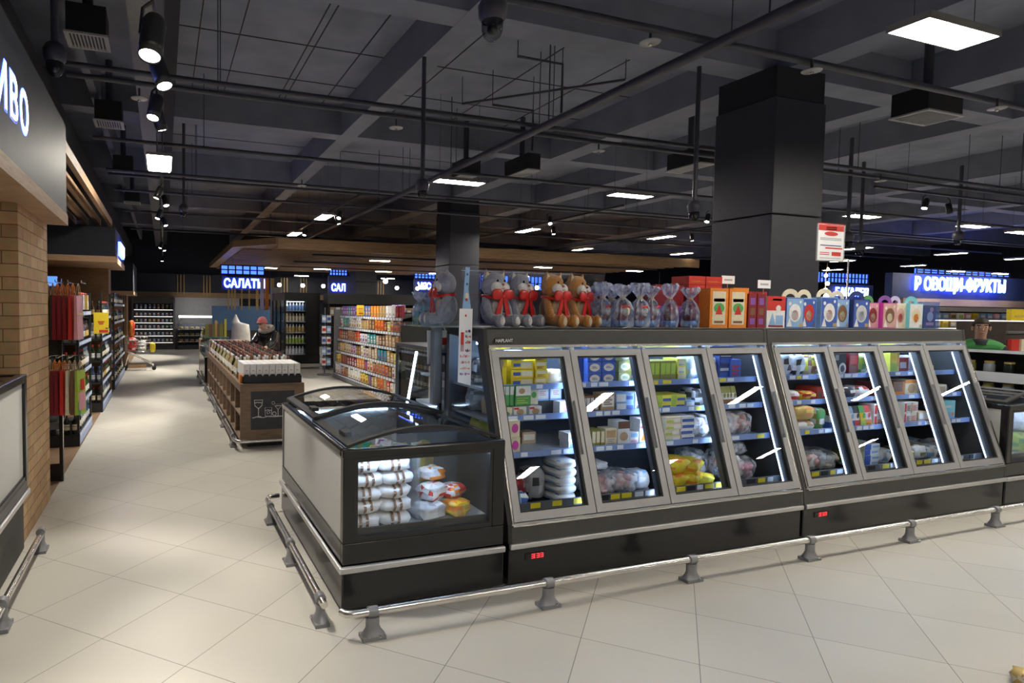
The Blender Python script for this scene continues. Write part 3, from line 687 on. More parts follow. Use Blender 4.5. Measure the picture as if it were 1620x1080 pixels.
# --- door 1
ytall = carton('yellow_tall', .10, .12, .24, 'yellow', ('rect', 'brown', .4, .02, .6, .98), ('oval', 'tan', .5, .72, .24, .14))
yflat = carton('yellow_flat', .19, .2, .062, 'yellow', ('rect', 'cream', .45, .15, .95, .85), ('rect', 'blue', .1, .3, .42, .7))
ysm = carton('yellow_small', .10, .16, .06, 'yellow', ('rect', 'cream', .08, .5, .92, .9), ('lines', 'brown', .15, .12, 3, .6))
lay(0, 0, [it(ytall, 'frozen_food_carton', 'tall yellow carton with brown band', 'carton', .0),
           it(yflat, 'frozen_food_carton', 'wide yellow carton', 'carton', .135, layers=3, lh=.065), it(carton('greyblue_box', .11, .12, .07, 'grey', ('rect', 'white', .1, .3, .9, .8)), 'frozen_food_carton', 'small grey carton on the yellow ones', 'carton', .15, z=.197, y=.02),
           it(ysm, 'frozen_food_carton', 'small yellow carton', 'carton', .345, layers=4, lh=.062), it(bag('beige_bag', .15, .15, .12, ['beige', 'cream'], 3), 'frozen_food_bag', 'beige crumpled bag', 'bag', .55, y=.09)])
grn = carton('green_thin', .032, .17, .15, 'green', ('rect', 'white', .05, .55, .95, .95))
grf = carton('green_front', .13, .05, .15, 'green', ('rect', 'white', .02, .5, .98, .97), ('oval', 'tan', .4, .72, .2, .14), ('lines', 'lime', .1, .12, 3, .7))
wbx = carton('white_small', .105, .12, .075, 'white', ('oval', 'tan', .5, .5, .3, .3), ('rect', 'red', .02, .75, .4, .95))
b78 = carton('blue_78', .105, .14, .115, 'sky', ('rect', 'white', .06, .12, .94, .88), ('lines', 'pink', .25, .35, 3, .5))
lay(0, 1, [it(grn, 'frozen_food_carton', 'thin green carton seen edge-on', 'carton', .0, n=4, dx=.036, z=.08, y=.03), it(grf, 'frozen_food_carton', 'green and white carton', 'carton', .15, z=.08, y=.02),
           it(carton('cream_mid', .075, .1, .12, 'cream', ('oval', 'green', .5, .6, .3, .2)), 'frozen_food_carton', 'cream carton', 'carton', .29, z=.08, y=.05),
           it(b78, 'frozen_food_carton', 'light blue carton with pale front', 'carton', .375, n=2, dx=.12, z=.10, y=.09)])
lay(0, 1, [it(carton('cream_low', .11, .24, .074, 'cream', ('rect', 'red', .0, .7, .5, .95), ('oval', 'green', .6, .4, .2, .2)), 'frozen_food_carton', 'low cream carton under the green ones', 'carton', .0), it(wbx, 'frozen_food_carton', 'low white carton', 'carton', .125, n=2, dx=.13), it(carton('base_dark', .24, .12, .1, 'dark'), 'shelf_riser', 'dark display riser under the blue cartons', 'riser', .375, y=.085), it(carton('pinkwhite', .12, .1, .1, 'white', ('oval', 'pink', .5, .5, .28, .28)), 'frozen_food_carton', 'white carton with pink dot', 'carton', .52, z=.0, y=-.005)])
cdot = carton('white_magenta', .115, .13, .12, 'cream', ('oval', 'magenta', .66, .55, .24, .28))
lay(0, 2, [it(cdot, 'frozen_food_carton', 'white carton with round magenta mark', 'carton', .01, layers=2, lh=.122), it(carton('tinywhite', .05, .05, .06, 'white', ('lines', 'grey', .2, .2, 3, .6)), 'frozen_food_tub', 'little white tub set far back', 'tub', .21, y=.32), it(carton('tan_small', .12, .1, .09, 'tan', ('rect', 'cream', .1, .3, .9, .8)), 'frozen_food_carton', 'tan carton set far back', 'carton', .33, y=.28), it(carton('whitebox2', .1, .12, .06, 'white', ('rect', 'sky', .1, .3, .9, .7)), 'frozen_food_carton', 'small white and blue carton', 'carton', .55, layers=2, lh=.062)])
wb = bag('white_bag', .20, .26, .065, ['white', 'white', 'sky', 'silver'], 5, .08)
lay(3 - 3, 3, [it(bag('bluebottles', .16, .13, .12, ['blue', 'sky', 'green', 'white'], 6, .2, .4), 'frozen_food_bag', 'blue and green bag', 'bag', .07, y=.06), it(bag('redpack', .17, .2, .15, ['darkred', 'red', 'grey'], 8, .15), 'frozen_food_bag', 'dark red bag', 'bag', .17, y=.28, z=.02), it(bag('greypack', .15, .2, .24, ['grey', 'silver', 'dark'], 9, .12), 'frozen_food_bag', 'grey bag', 'bag', .32, y=.25), it(wb, 'frozen_food_bag', 'white bag', 'bag', .5, layers=5, lh=.062, y=.16)])
# --- door 2
bov = carton('blue_oval', .125, .15, .085, 'blue', ('oval', 'cream', .5, .5, .38, .36), ('lines', 'blue', .3, .42, 2, .4))
gov = carton('green_oval', .125, .15, .085, 'olive', ('oval', 'cream', .5, .5, .38, .36), ('lines', 'green', .3, .42, 2, .4))
lay(1, 0, [it(carton('navy_thin', .06, .15, .24, 'navy'), 'frozen_food_carton', 'dark blue carton seen edge-on', 'carton', .055, y=.05), it(bov, 'frozen_food_carton', 'blue carton with cream oval', 'carton', .125, layers=3, lh=.087), it(bov, 'frozen_food_carton', 'blue carton with cream oval', 'carton', .26, layers=3, lh=.087), it(gov, 'frozen_food_carton', 'olive carton with cream oval', 'carton', .44, layers=3, lh=.087, y=.02)])
lay(1, 1, [it(carton('browncart', .034, .16, .13, 'brown', ('rect', 'silver', .1, .2, .9, .9)), 'frozen_food_carton', 'slim brown carton', 'carton', .03, n=4, dx=.038), it(carton('brownfront', .13, .1, .15, 'tan', ('rect', 'white', .08, .3, .92, .85), ('lines', 'brown', .2, .4, 4, .6)), 'frozen_food_carton', 'tan and white carton', 'carton', .20), it(carton('bluewhite', .17, .16, .07, 'sky', ('rect', 'white', .05, .1, .55, .9), ('rect', 'blue', .6, .3, .95, .7)), 'frozen_food_carton', 'blue and white flat carton', 'carton', .345, layers=2, lh=.072), it(carton('whitedark', .1, .12, .07, 'white', ('lines', 'dark', .15, .2, 4, .7)), 'frozen_food_carton', 'white carton with dark lines', 'carton', .53, layers=2, lh=.072)])
lay(1, 2, [it(carton('oliveslim', .036, .14, .13, 'olive', ('rect', 'cream', .1, .3, .9, .95)), 'frozen_food_carton', 'slim olive carton', 'carton', .06, n=3, dx=.04), it(carton('whitepanel', .105, .1, .14, 'cream', ('rect', 'tan', .1, .5, .9, .9), ('lines', 'grey', .2, .15, 3, .6)), 'frozen_food_carton', 'cream carton with tan window', 'carton', .185), it(carton('brownwh', .11, .12, .19, 'white', ('rect', 'brown', .0, .7, 1, 1), ('oval', 'tan', .5, .38, .36, .18)), 'frozen_food_carton', 'white carton with brown top', 'carton', .30), it(carton('whpink', .08, .1, .1, 'white', ('rect', 'pink', .1, .1, .9, .4), ('rect', 'sky', .1, .6, .9, .9)), 'frozen_food_carton', 'small pink and white carton', 'carton', .42), it(carton('whred', .125, .12, .2, 'white', ('rect', 'red', .04, .62, .96, .72), ('tri', 'orange', .3, .15, .2, .35), ('tri', 'purple', .7, .15, .2, .35)), 'frozen_food_carton', 'white carton with triangles', 'carton', .51)])
meat1 = clearbag('meatbag1', .26, .3, .16, ['meat', 'rose', 'tan', 'orange'], 11)
meat2 = clearbag('meatbag2', .24, .28, .15, ['rose', 'white', 'pink'], 12)
lay(1, 3, [it(meat1, 'frozen_meat_bag', 'clear bag of reddish meat pieces', 'bag', .17, y=.22), it(bag('whitetray', .24, .2, .06, ['white', 'silver'], 15), 'frozen_food_bag', 'flat white bag lying on the meat', 'bag', .20, y=.3, z=.17), it(clearbag('meatbag3', .24, .3, .17, ['meat', 'tan', 'rose'], 13), 'frozen_meat_bag', 'clear bag of brown meat pieces', 'bag', .39, y=.22), it(bag('silverbag', .16, .2, .16, ['silver', 'white', 'sky'], 16, .18), 'frozen_food_bag', 'shiny silver bag', 'bag', .56, y=.2)])
# --- door 3
gy = carton('greenyellow', .055, .18, .17, 'olive', ('rect', 'lime', .1, .35, .9, .9))
lay(2, 0, [it(gy, 'frozen_food_carton', 'slim olive and lime carton', 'carton', .03, n=5, dx=.058), it(carton('yelstack', .09, .16, .06, 'lemon', ('rect', 'cream', .1, .4, .9, .9), ('rect', 'sky', .2, .1, .8, .3)), 'frozen_food_carton', 'small lemon carton', 'carton', .335, layers=3, lh=.062), it(bag('greytray', .16, .2, .2, ['grey', 'sky', 'silver'], 18), 'frozen_food_bag', 'bluish grey bag', 'bag', .54, y=.1)])
yb = carton('yellowblue', .15, .2, .055, 'lemon', ('rect', 'lime', .0, .0, .35, 1), ('rect', 'blue', .4, .15, .95, .55))
lay(2, 1, [it(yb, 'frozen_food_carton', 'flat lemon and blue carton', 'carton', .05, layers=2, lh=.057), it(yb, 'frozen_food_carton', 'flat lemon and blue carton', 'carton', .21, layers=2, lh=.057), it(carton('bluetop', .09, .18, .06, 'sky', ('rect', 'white', .1, .2, .9, .8)), 'frozen_food_carton', 'small blue carton', 'carton', .37), it(bag('darkgrey', .16, .2, .15, ['grey', 'dark'], 19), 'frozen_food_bag', 'dark grey bag', 'bag', .56, y=.12)])
lay(2, 2, [it(carton('creamblock', .155, .14, .048, 'cream', ('rect', 'lime', .05, .1, .5, .45), ('rect', 'white', .5, .2, .95, .8)), 'frozen_food_pack', 'cream block pack', 'pack', .07, layers=4, lh=.05), it(carton('bluewrap', .13, .14, .048, 'white', ('rect', 'blue', .05, .1, .95, .6)), 'frozen_food_pack', 'white and blue block pack', 'pack', .24, layers=4, lh=.05), it(clearbag('pinkmeat', .2, .22, .2, ['rose', 'pink', 'white'], 21), 'frozen_meat_bag', 'clear bag of pink chicken', 'bag', .5, y=.12)])
ybg = bag('yellowbag', .19, .2, .13, ['yellow', 'yellow', 'lemon', 'orange'], 23, .2)
lay(2, 3, [it(ybg, 'frozen_food_bag', 'bright yellow bag', 'bag', .2, y=.15, layers=2, lh=.12), it(ybg, 'frozen_food_bag', 'bright yellow bag', 'bag', .355, y=.14, layers=2, lh=.1, rz=.5), it(bag('yellowbag2', .16, .17, .1, ['yellow', 'lemon', 'orange'], 24, .22), 'frozen_food_bag', 'small yellow bag', 'bag', .48, y=.12, rz=1.), it(clearbag('whiteclear', .2, .24, .26, ['white', 'silver', 'sky'], 25), 'frozen_food_bag', 'tall clear bag of white dumplings', 'bag', .56, y=.32)])
# --- door 4
dkb = carton('darkbluepack', .14, .2, .12, 'navy', ('rect', 'silver', .1, .6, .9, .8), ('rect', 'blue', .1, .15, .9, .5))
lay(3, 0, [it(bag('greyish', .15, .18, .2, ['grey', 'navy', 'white'], 27), 'frozen_food_bag', 'grey and navy bag', 'bag', .1, y=.12), it(dkb, 'frozen_food_carton', 'dark blue carton', 'carton', .19, y=.02, layers=2, lh=.122), it(carton('bluered', .1, .18, .17, 'blue', ('lines', 'red', .15, .2, 5, .7)), 'frozen_food_carton', 'blue carton with red lines', 'carton', .345, rz=-.2)])
up = upright('whiteup', .05, .07, .16, 'brown', 'white', 'olive')
lay(3, 1, [it(up, 'frozen_food_pouch', 'slim white stand-up pouch', 'pouch', .10, n=5, dx=.056, y=.04)])
lay(3, 2, [it(clearbag('nug1', .2, .24, .19, ['rose', 'white', 'pink'], 31), 'frozen_meat_bag', 'clear bag of pale pink meat', 'bag', .14, y=.13), it(clearbag('nug2', .26, .26, .2, ['meat', 'rose', 'meat'], 32), 'frozen_meat_bag', 'clear bag of reddish nuggets', 'bag', .37, y=.14)])
lay(3, 3, [it(clearbag('pc1', .2, .26, .26, ['rose', 'meat', 'white'], 33), 'frozen_meat_bag', 'clear bag of pink meat', 'bag', .15, y=.22), it(clearbag('pc2', .25, .26, .2, ['pink', 'rose', 'white'], 34), 'frozen_meat_bag', 'clear bag of light pink meat', 'bag', .37, y=.2), it(clearbag('pc3', .22, .26, .12, ['rose', 'white'], 35), 'frozen_meat_bag', 'pink meat bag lying on top', 'bag', .32, y=.26, z=.205), it(clearbag('pc4', .2, .2, .15, ['pink', 'white'], 36), 'frozen_meat_bag', 'clear bag of whitish meat', 'bag', .56, y=.30)])
# --- doors 5-8
lay(4, 0, [it(bag('cl1', .15, .18, .22, ['silver', 'sky', 'dark'], 41), 'frozen_food_bag', 'pale bag with dark patches', 'bag', .12, y=.1), it(bag('cl2', .15, .18, .21, ['silver', 'white', 'dark'], 42), 'frozen_food_bag', 'silver bag', 'bag', .29, y=.1), it(bag('cl3', .17, .18, .19, ['beige', 'olive', 'lemon', 'brown'], 43, .12, .4), 'frozen_food_bag', 'olive and beige bag', 'bag', .48, y=.1)])
lay(4, 1, [it(bag('rw1', .18, .2, .1, ['white', 'red', 'silver'], 44), 'frozen_food_bag', 'white and red bag', 'bag', .12, y=.1), it(bag('ry1', .17, .2, .09, ['yellow', 'orange', 'red'], 45), 'frozen_food_bag', 'yellow and red bag', 'bag', .30, y=.08), it(carton('redbox', .14, .2, .12, 'red', ('rect', 'white', .55, .3, .9, .8), ('rect', 'brown', .05, .1, .4, .6)), 'frozen_food_carton', 'red carton', 'carton', .42, y=.02)])
lay(4, 2, [it(bag('ob1', .26, .22, .09, ['white', 'cream', 'tan'], 46), 'frozen_food_bag', 'cream bag lying flat', 'bag', .18, y=.12), it(bag('ob2', .26, .22, .13, ['gold', 'orange', 'yellow'], 47), 'frozen_food_bag', 'golden orange bag on the cream one', 'bag', .18, y=.12, z=.092), it(bag('gb1', .12, .16, .19, ['green', 'white', 'olive'], 48), 'frozen_food_bag', 'green and white bag', 'bag', .40, y=.1), it(upright('bp', .07, .08, .18, 'blue', 'white', 'brown'), 'frozen_food_pouch', 'blue and white stand-up pouch', 'pouch', .52, n=2, dx=.078, y=.05)])
lay(4, 3, [it(clearbag('ch1', .3, .3, .19, ['rose', 'beige', 'meat'], 51), 'frozen_meat_bag', 'clear bag of beige and pink chunks', 'bag', .2, y=.24), it(clearbag('ch2', .26, .3, .18, ['beige', 'white', 'rose'], 52), 'frozen_meat_bag', 'clear bag of beige chunks', 'bag', .47, y=.24)])
lay(5, 0, [it(carton('dkring', .17, .14, .2, 'dark', ('oval', 'white', .72, .3, .3, .28), ('oval', 'dark', .72, .3, .18, .17), ('rect', 'grey', .1, .7, .4, .95)), 'frozen_food_carton', 'black carton with white ring', 'carton', .03, y=.02), it(carton('redbr', .13, .14, .2, 'darkred', ('rect', 'red', .1, .5, .9, .9), ('rect', 'brown', .2, .1, .8, .4)), 'frozen_food_carton', 'dark red carton', 'carton', .24, y=.02), it(bag('grn5', .16, .16, .2, ['lime', 'green', 'white', 'pink'], 53), 'frozen_food_bag', 'green and white bag', 'bag', .48, y=.1)])
lay(5, 1, [it(bag('dkp', .2, .2, .11, ['dark', 'navy', 'white'], 54), 'frozen_food_bag', 'black and white bag', 'bag', .13, y=.1), it(bag('wdp', .2, .2, .11, ['white', 'dark', 'red'], 55), 'frozen_food_bag', 'white bag with dark print', 'bag', .34, y=.1), it(carton('rbx', .1, .18, .07, 'darkred', ('rect', 'white', .1, .3, .9, .7)), 'frozen_food_carton', 'small dark red carton', 'carton', .48, layers=2, lh=.072)])
cols = [('blue', 'white', 'sky'), ('red', 'white', 'dark'), ('lime', 'yellow', 'green'), ('orange', 'white', 'red')]
lay(5, 2, [it(upright('mx%d' % i, .068, .09, .19, *c), 'frozen_food_pouch', n_ + ' stand-up pouch', 'pouch', .07 + i * .078, y=.05) for i, (c, n_) in enumerate(zip(cols, ('blue and white', 'red and white', 'lime', 'orange and white')))] + [it(carton('rwbox', .105, .14, .1, 'white', ('rect', 'red', .05, .1, .35, .9), ('lines', 'red', .45, .2, 4, .5)), 'frozen_food_carton', 'white and red carton', 'carton', .36, layers=2, lh=.102), it(carton('teabox', .13, .14, .17, 'cream', ('rect', 'turq', .1, .1, .9, .5), ('lines', 'brown', .2, .6, 3, .6)), 'frozen_food_carton', 'cream and turquoise carton', 'carton', .475)])
lay(5, 3, [it(bag('gr6', .18, .24, .16, ['olive', 'green', 'white'], 56), 'frozen_food_bag', 'olive green bag', 'bag', .14, y=.22), it(carton('bluewhite6', .2, .2, .05, 'white', ('rect', 'blue', .0, .0, .4, 1), ('rect', 'sky', .5, .3, .95, .7)), 'frozen_food_pack', 'white and blue pack', 'pack', .25, y=.12, layers=4, lh=.052), it(bag('wh6', .18, .24, .15, ['white', 'silver', 'sky'], 57), 'frozen_food_bag', 'white bag', 'bag', .55, y=.22)])
lay(6, 0, [it(carton('lemontall', .13, .08, .22, 'lemon', ('rect', 'lime', .1, .05, .9, .45), ('oval', 'yellow', .5, .7, .3, .15), ('rect', 'orange', .75, .3, .95, .9)), 'frozen_food_carton', 'tall lemon carton', 'carton', .13, y=.02), it(carton('dkr7', .15, .14, .15, 'darkred', ('rect', 'grey', .2, .3, .8, .7)), 'frozen_food_carton', 'dark red carton with grey window', 'carton', .29, y=.04), it(bag('gry7', .14, .15, .17, ['grey', 'silver'], 58), 'frozen_food_bag', 'grey bag', 'bag', .54, y=.1)])
lay(6, 1, [it(carton('or7', .16, .16, .14, 'brown', ('rect', 'orange', .0, .0, 1, .3), ('rect', 'orange', .85, .3, 1, 1)), 'frozen_food_carton', 'brown and orange carton', 'carton', .09, y=.02), it(carton('cr7', .19, .16, .15, 'cream', ('oval', 'tan', .5, .45, .3, .3), ('rect', 'orange', .0, .8, 1, 1)), 'frozen_food_carton', 'cream carton with round picture', 'carton', .27, y=.02), it(bag('wh7', .15, .16, .12, ['white', 'cream'], 59), 'frozen_food_bag', 'white bag', 'bag', .55, y=.1)])
lay(6, 2, [it(carton('rw7', .1, .14, .1, 'white', ('rect', 'red', .05, .1, .3, .9), ('lines', 'darkred', .4, .2, 5, .5)), 'frozen_food_carton', 'white and red carton', 'carton', .09, layers=2, lh=.102), it(carton('rw7b', .09, .14, .1, 'cream', ('lines', 'red', .1, .2, 5, .8)), 'frozen_food_carton', 'cream carton with red lines', 'carton', .2, layers=2, lh=.102), it(carton('bg7', .17, .2, .1, 'beige', ('rect', 'white', .1, .3, .9, .9), ('rect', 'red', .6, .1, .95, .25)), 'frozen_food_carton', 'beige and white carton', 'carton', .31), it(carton('rd7', .1, .18, .07, 'darkred', ('rect', 'pink', .1, .2, .9, .7)), 'frozen_food_carton', 'dark red flat carton', 'carton', .5)])
lay(6, 3, [it(bag('ol7', .2, .24, .13, ['olive', 'cream', 'tan'], 61), 'frozen_food_bag', 'olive and cream bag', 'bag', .15, y=.2), it(bag('wh7b', .24, .24, .16, ['white', 'silver', 'olive'], 62), 'frozen_food_bag', 'white and olive bag', 'bag', .38, y=.24), it(bag('wt7', .16, .2, .14, ['white', 'sky'], 63), 'frozen_food_bag', 'bluish white bag', 'bag', .57, y=.2)])
lay(7, 0, [it(bag('bl8', .13, .15, .15, ['blue', 'sky', 'lime'], 64), 'frozen_food_bag', 'blue and lime bag', 'bag', .12, y=.1), it(carton('gy8', .2, .14, .05, 'olive', ('rect', 'lime', .1, .3, .9, .7)), 'frozen_food_carton', 'flat olive carton', 'carton', .24, y=.15)])
lay(7, 1, [it(carton('wedge8', .2, .2, .09, 'cream', ('rect', 'tan', .1, .2, .9, .8)), 'frozen_food_carton', 'cream carton', 'carton', .06, y=.02), it(bag('dk8', .16, .2, .08, ['dark', 'grey'], 65), 'frozen_food_bag', 'dark grey bag', 'bag', .38, y=.14)])
lay(7, 2, [it(carton('tq8', .18, .14, .19, 'turq', ('rect', 'sky', .05, .05, .95, .35), ('oval', 'orange', .8, .3, .1, .1), ('rect', 'white', .2, .65, .7, .75)), 'frozen_food_carton', 'turquoise carton', 'carton', .07, y=.02), it(carton('wh8', .1, .14, .04, 'white'), 'frozen_food_carton', 'flat white carton', 'carton', .4, y=.12)])
lay(7, 3, [it(bag('pk8', .28, .26, .16, ['white', 'rose', 'silver', 'pink'], 66), 'frozen_food_bag', 'pink and white bag', 'bag', .22, y=.22), it(bag('bk8', .18, .24, .12, ['sky', 'white', 'navy'], 67), 'frozen_food_bag', 'bluish white bag', 'bag', .30, y=.5)])
# ------------------------------------------------------------------ low end freezer (island head) with sliding glass lids
def end_freezer(x0, x1, lb, with_left=True):
    yb0, yb1 = 3.49, 5.5
    r = root('chest_freezer', lb, 'freezer', (x0, yb0, 0), group='low freezers at the ends of the island')
    q = G(); q.box(x0, yb0, .03, x1 - .01, yb1, .262, BLK); q.box(x0 + .05, yb0 + .06, 0, x1 - .06, yb1 - .06, .03, BLKM); q.part('plinth', r, bevel=.01)
    q = G(); q.box(x0 - .022, yb0 - .028, .264, x1 - .012, yb0, .304, SILV); q.box(x0 - .022, yb0, .264, x0, yb1, .304, SILV); q.part('bumper_strip', r, bevel=.008)
    q = G(); q.box(x0 + .005, yb0 + .005, .304, x1 - .012, yb0 + .05, .435, BLK); q.box(x0 + .005, yb0 + .05, .304, x0 + .05, yb1, .435, BLK); q.part('lower_panel', r, bevel=.006)
    # corner posts, rails
    zt = 1.0
    for bx in ((x0 + .005, yb0 + .005, x0 + .07, yb0 + .07), (x0 + .005, yb1 - .06, x0 + .06, yb1), (x1 - .10, yb0 + .005, x1 - .012, yb0 + .07)):
        q = G(); q.box(bx[0], bx[1], .435, bx[2], bx[3], zt - .03, BLK); q.part('corner_post', r, bevel=.008)
    q = G(); q.box(x0, yb0, zt - .05, x1 - .012, yb0 + .05, zt + .005, BLK); q.box(x0, yb0 + .05, zt - .05, x0 + .05, yb1, zt + .005, BLK); q.box(x0 + .05, yb1 - .05, zt - .05, x1 - .012, yb1, zt + .005, BLK); q.part('top_rail', r, bevel=.012)
    # front window frame (rebated) and glass
    q = G(); xa, xb = x0 + .07, x1 - .10
    q.box(xa, yb0 + .012, .435, xb, yb0 + .05, .465, BLKM); q.box(xa, yb0 + .012, zt - .075, xb, yb0 + .05, zt - .05, BLKM); q.box(xa, yb0 + .012, .465, xa + .03, yb0 + .05, zt - .075, BLKM); q.box(xb - .02, yb0 + .012, .465, xb, yb0 + .05, zt - .075, BLKM); wf = q.part('window_frame', r)
    q = G(); q.box(xa + .03, yb0 + .026, .465, xb - .02, yb0 + .034, zt - .075, GLS); q.part('window_glass', wf)
    q = G(); q.box(x0 + .012, yb0 + .07, .435, x0 + .022, yb1 - .06, zt - .05, glass('hazed_side_glass', (.75, .77, .78), 1.6, haze=.66, hazecol=(.62, .62, .60))); q.part('side_window', r)  # pale diffuse haze mixed evenly into the glass
    # liner
    q = G(); q.box(x0 + .06, yb0 + .07, .44, x1 - .03, yb1 - .08, .455, mat('liner_grey', (.48, .48, .47), .5, noise=.05)); q.box(x0 + .06, yb1 - .09, .455, x1 - .03, yb1 - .07, zt - .06, MATS['liner_grey']); q.box(x1 - .045, yb0 + .1, .455, x1 - .02, yb1 - .09, zt - .02, BLKM); q.part('liner', r)
    q = G(); q.box(x0 + .06, yb0 + .06, .442, x1 - .1, yb0 + .075, .50, BLKM); q.part('well_lip', r)
    # acrylic dividers with holes
    q = G()
    for xx in (x0 + .53,): q.box(xx, yb0 + .08, .46, xx + .006, yb0 + .60, .92, ACR)
    q.box(x0 + .54, yb0 + .62, .46, x1 - .06, yb0 + .626, .95, ACR)
    for i in range(8): q.tube([(x0 + .6 + i*.055 + .022*math.cos(a*PI/4), yb0 + .615, .84 + .022*math.sin(a*PI/4)) for a in range(8)], .003, mat('hole_rim', (.5, .55, .62), .3), 4, closed=True)
    q.part('divider', r)
    q = G(); q.box(x0 + .1, yb0 + .075, zt - .085, x1 - .14, yb0 + .09, zt - .075, LEDW); q.box(x0 + .1, yb1 - .1, zt - .085, x1 - .14, yb1 - .092, zt - .078, LEDW); q.part('led_strip', r)  # the rear strip is added to brighten the inside
    # curved sliding lids
    def arc(t): # t 0..1 across x
        return x0 + .04 + t * (x1 - x0 - .08), zt + .005 + .115 * math.sin(PI * (.06 + .88 * t)) - .021
    n = 14
    for li, (ya, yb, dz) in enumerate(((yb0 + .045, yb0 + .98, 0.0), (yb0 + .93, yb1 - .02, .022))):
        q = G()
        def strip(y0, y1, t0, t1, h, m):
            k = max(2, int(n * (t1 - t0)))
            for i in range(k):
                a = t0 + (t1 - t0) * i / k; b = t0 + (t1 - t0) * (i + 1) / k
                (xa_, za_), (xb_, zb_) = arc(a), arc(b); za_ += dz; zb_ += dz
                q.add([(xa_, y0, za_), (xb_, y0, zb_), (xb_, y1, zb_), (xa_, y1, za_), (xa_, y0, za_ + h), (xb_, y0, zb_ + h), (xb_, y1, zb_ + h), (xa_, y1, za_ + h)], [(3,2,1,0),(4,5,6,7),(0,1,5,4),(2,3,7,6),(1,2,6,5),(3,0,4,7)], m)
        strip(ya, ya + .045, 0, 1, .018, BLKM); strip(yb - .045, yb, 0, 1, .018, BLKM); strip(ya + .045, yb - .045, 0, .05, .018, BLKM); strip(ya + .045, yb - .045, .95, 1, .018, BLKM)
        lid = q.part('sliding_lid', r)
        q = G(); strip(ya + .045, yb - .045, .05, .95, .005, LIDG); q.part('lid_glass', lid)
        q = G(); xx, zz = arc(.035); q.box(xx, ya + .2, zz + dz + .018, xx + .05, ya + .32, zz + dz + .045, BLKM); q.part('lid_handle', lid)
    return r
EF = end_freezer(1.0, 2.12, 'black low freezer with glass lids at the near corner of the island')
EF2 = end_freezer(7.66, 8.80, 'black low freezer cut by the right picture edge, beside the upright ones')
# contents of the near one : white packs with dark double stripes
def stripe_pack(seed):
    rn = random.Random(seed)
    def mf(u, v, r): return P['white']
    q = G(); q.pouch(.22, .26, .085, P['white'], rn, 12, 6, .12)
    for dx in (-.022, .02):
        pts = [(dx + rn.uniform(-.003, .003), -.118, .012 + .0), (dx, -.140, .045), (dx, -.122, .080), (dx, -.05, .097), (dx, .05, .097)]
        for i in range(4):
            (x, y, z), (x2, y2, z2) = pts[i], pts[i + 1]
            q.add([(x - .009, y, z), (x + .009, y, z), (x2 + .009, y2, z2), (x2 - .009, y2, z2)], [(0, 1, 2, 3)], P['brown'])
    return q.mesh('stripe_pack')
sp = [stripe_pack(i) for i in range(3)]
k = 0
for lvl in range(5):
    for c in range(2):
        x = 1.198 + c * .202 + (lvl % 2) * .008; k += 1
        inst(sp[k % 3], 'frozen_food_bag', f'white bag with dark double stripe, {ORD[lvl]} layer from bottom, {"left" if c == 0 else "right"} stack in low freezer', 'bag', (x, 3.755, .457 + lvl * .088), (R.uniform(-.03, .03), R.uniform(-.05, .05), R.uniform(-.14, .14)), 'striped white bags in the low freezer')
for i, (x, y, z, c, d, s) in enumerate([(1.665, 3.73, .457, ['white', 'silver', 'grey'], 'white crumpled bag at the bottom right of the low freezer', .2), (1.875, 3.74, .457, ['orange', 'yellow', 'gold'], 'yellow and orange bag at the bottom right of the low freezer', .18), (1.72, 3.80, .56, ['white', 'red', 'silver'], 'white and red bag on top of the pile, left', .19), (1.88, 3.82, .55, ['red', 'white', 'silver', 'orange'], 'red and white bag on top of the pile, right', .17), (1.76, 3.9, .665, ['white', 'orange', 'silver'], 'white bag at the peak of the pile in the low freezer', .16)]):
    inst(bag('pile%d' % i, s, s * .9, s * .55, c, 70 + i, .24, .5), 'frozen_food_bag', d, 'bag', (x, y, z), (R.uniform(-.05, .05), 0, R.uniform(-.6, .6)), 'mixed bags in the low freezer')
for i, (x, y, c, d) in enumerate([(1.32, 4.25, ['teal', 'white', 'green'], 'green and white bag under the lid, leftmost'), (1.50, 4.28, ['gold', 'purple', 'white', 'teal'], 'gold and purple bag under the lid, second'), (1.68, 4.30, ['lilac', 'gold', 'white', 'yellow'], 'lilac and gold bag under the lid, third'), (1.86, 4.32, ['gold', 'yellow', 'green'], 'yellow gold bag under the lid, rightmost'), (1.42, 4.45, ['green', 'teal', 'olive'], 'dark green bag under the lid, back left'), (1.62, 4.47, ['white', 'red', 'purple'], 'white and purple bag under the lid, back right')]):
    inst(bag('lidbag%d' % i, .18, .2, .38, c, 90 + i, .16, .45), 'frozen_food_bag', d, 'bag', (x, y, .457), (0, 0, R.uniform(-.4, .4)), 'bags below the lids of the low freezer')
for i, (x, z, c, d) in enumerate([(8.37, .457, ['lime', 'green', 'olive'], 'green leafy bag low in the right low freezer'), (8.60, .457, ['green', 'lime'], 'dark green bag in the right low freezer'), (8.37, .68, ['silver', 'sky', 'white'], 'shiny bluish bag on top in the right low freezer'), (8.60, .68, ['sky', 'white', 'silver'], 'second shiny bag on top in the right low freezer')]):
    inst(bag('rbag%d' % i, .205, .26, .2, c, 110 + i, .16, .5), 'frozen_food_bag', d, 'bag', (x, 3.78, z), (0, 0, R.uniform(-.3, .3)), 'bags in the right low freezer')

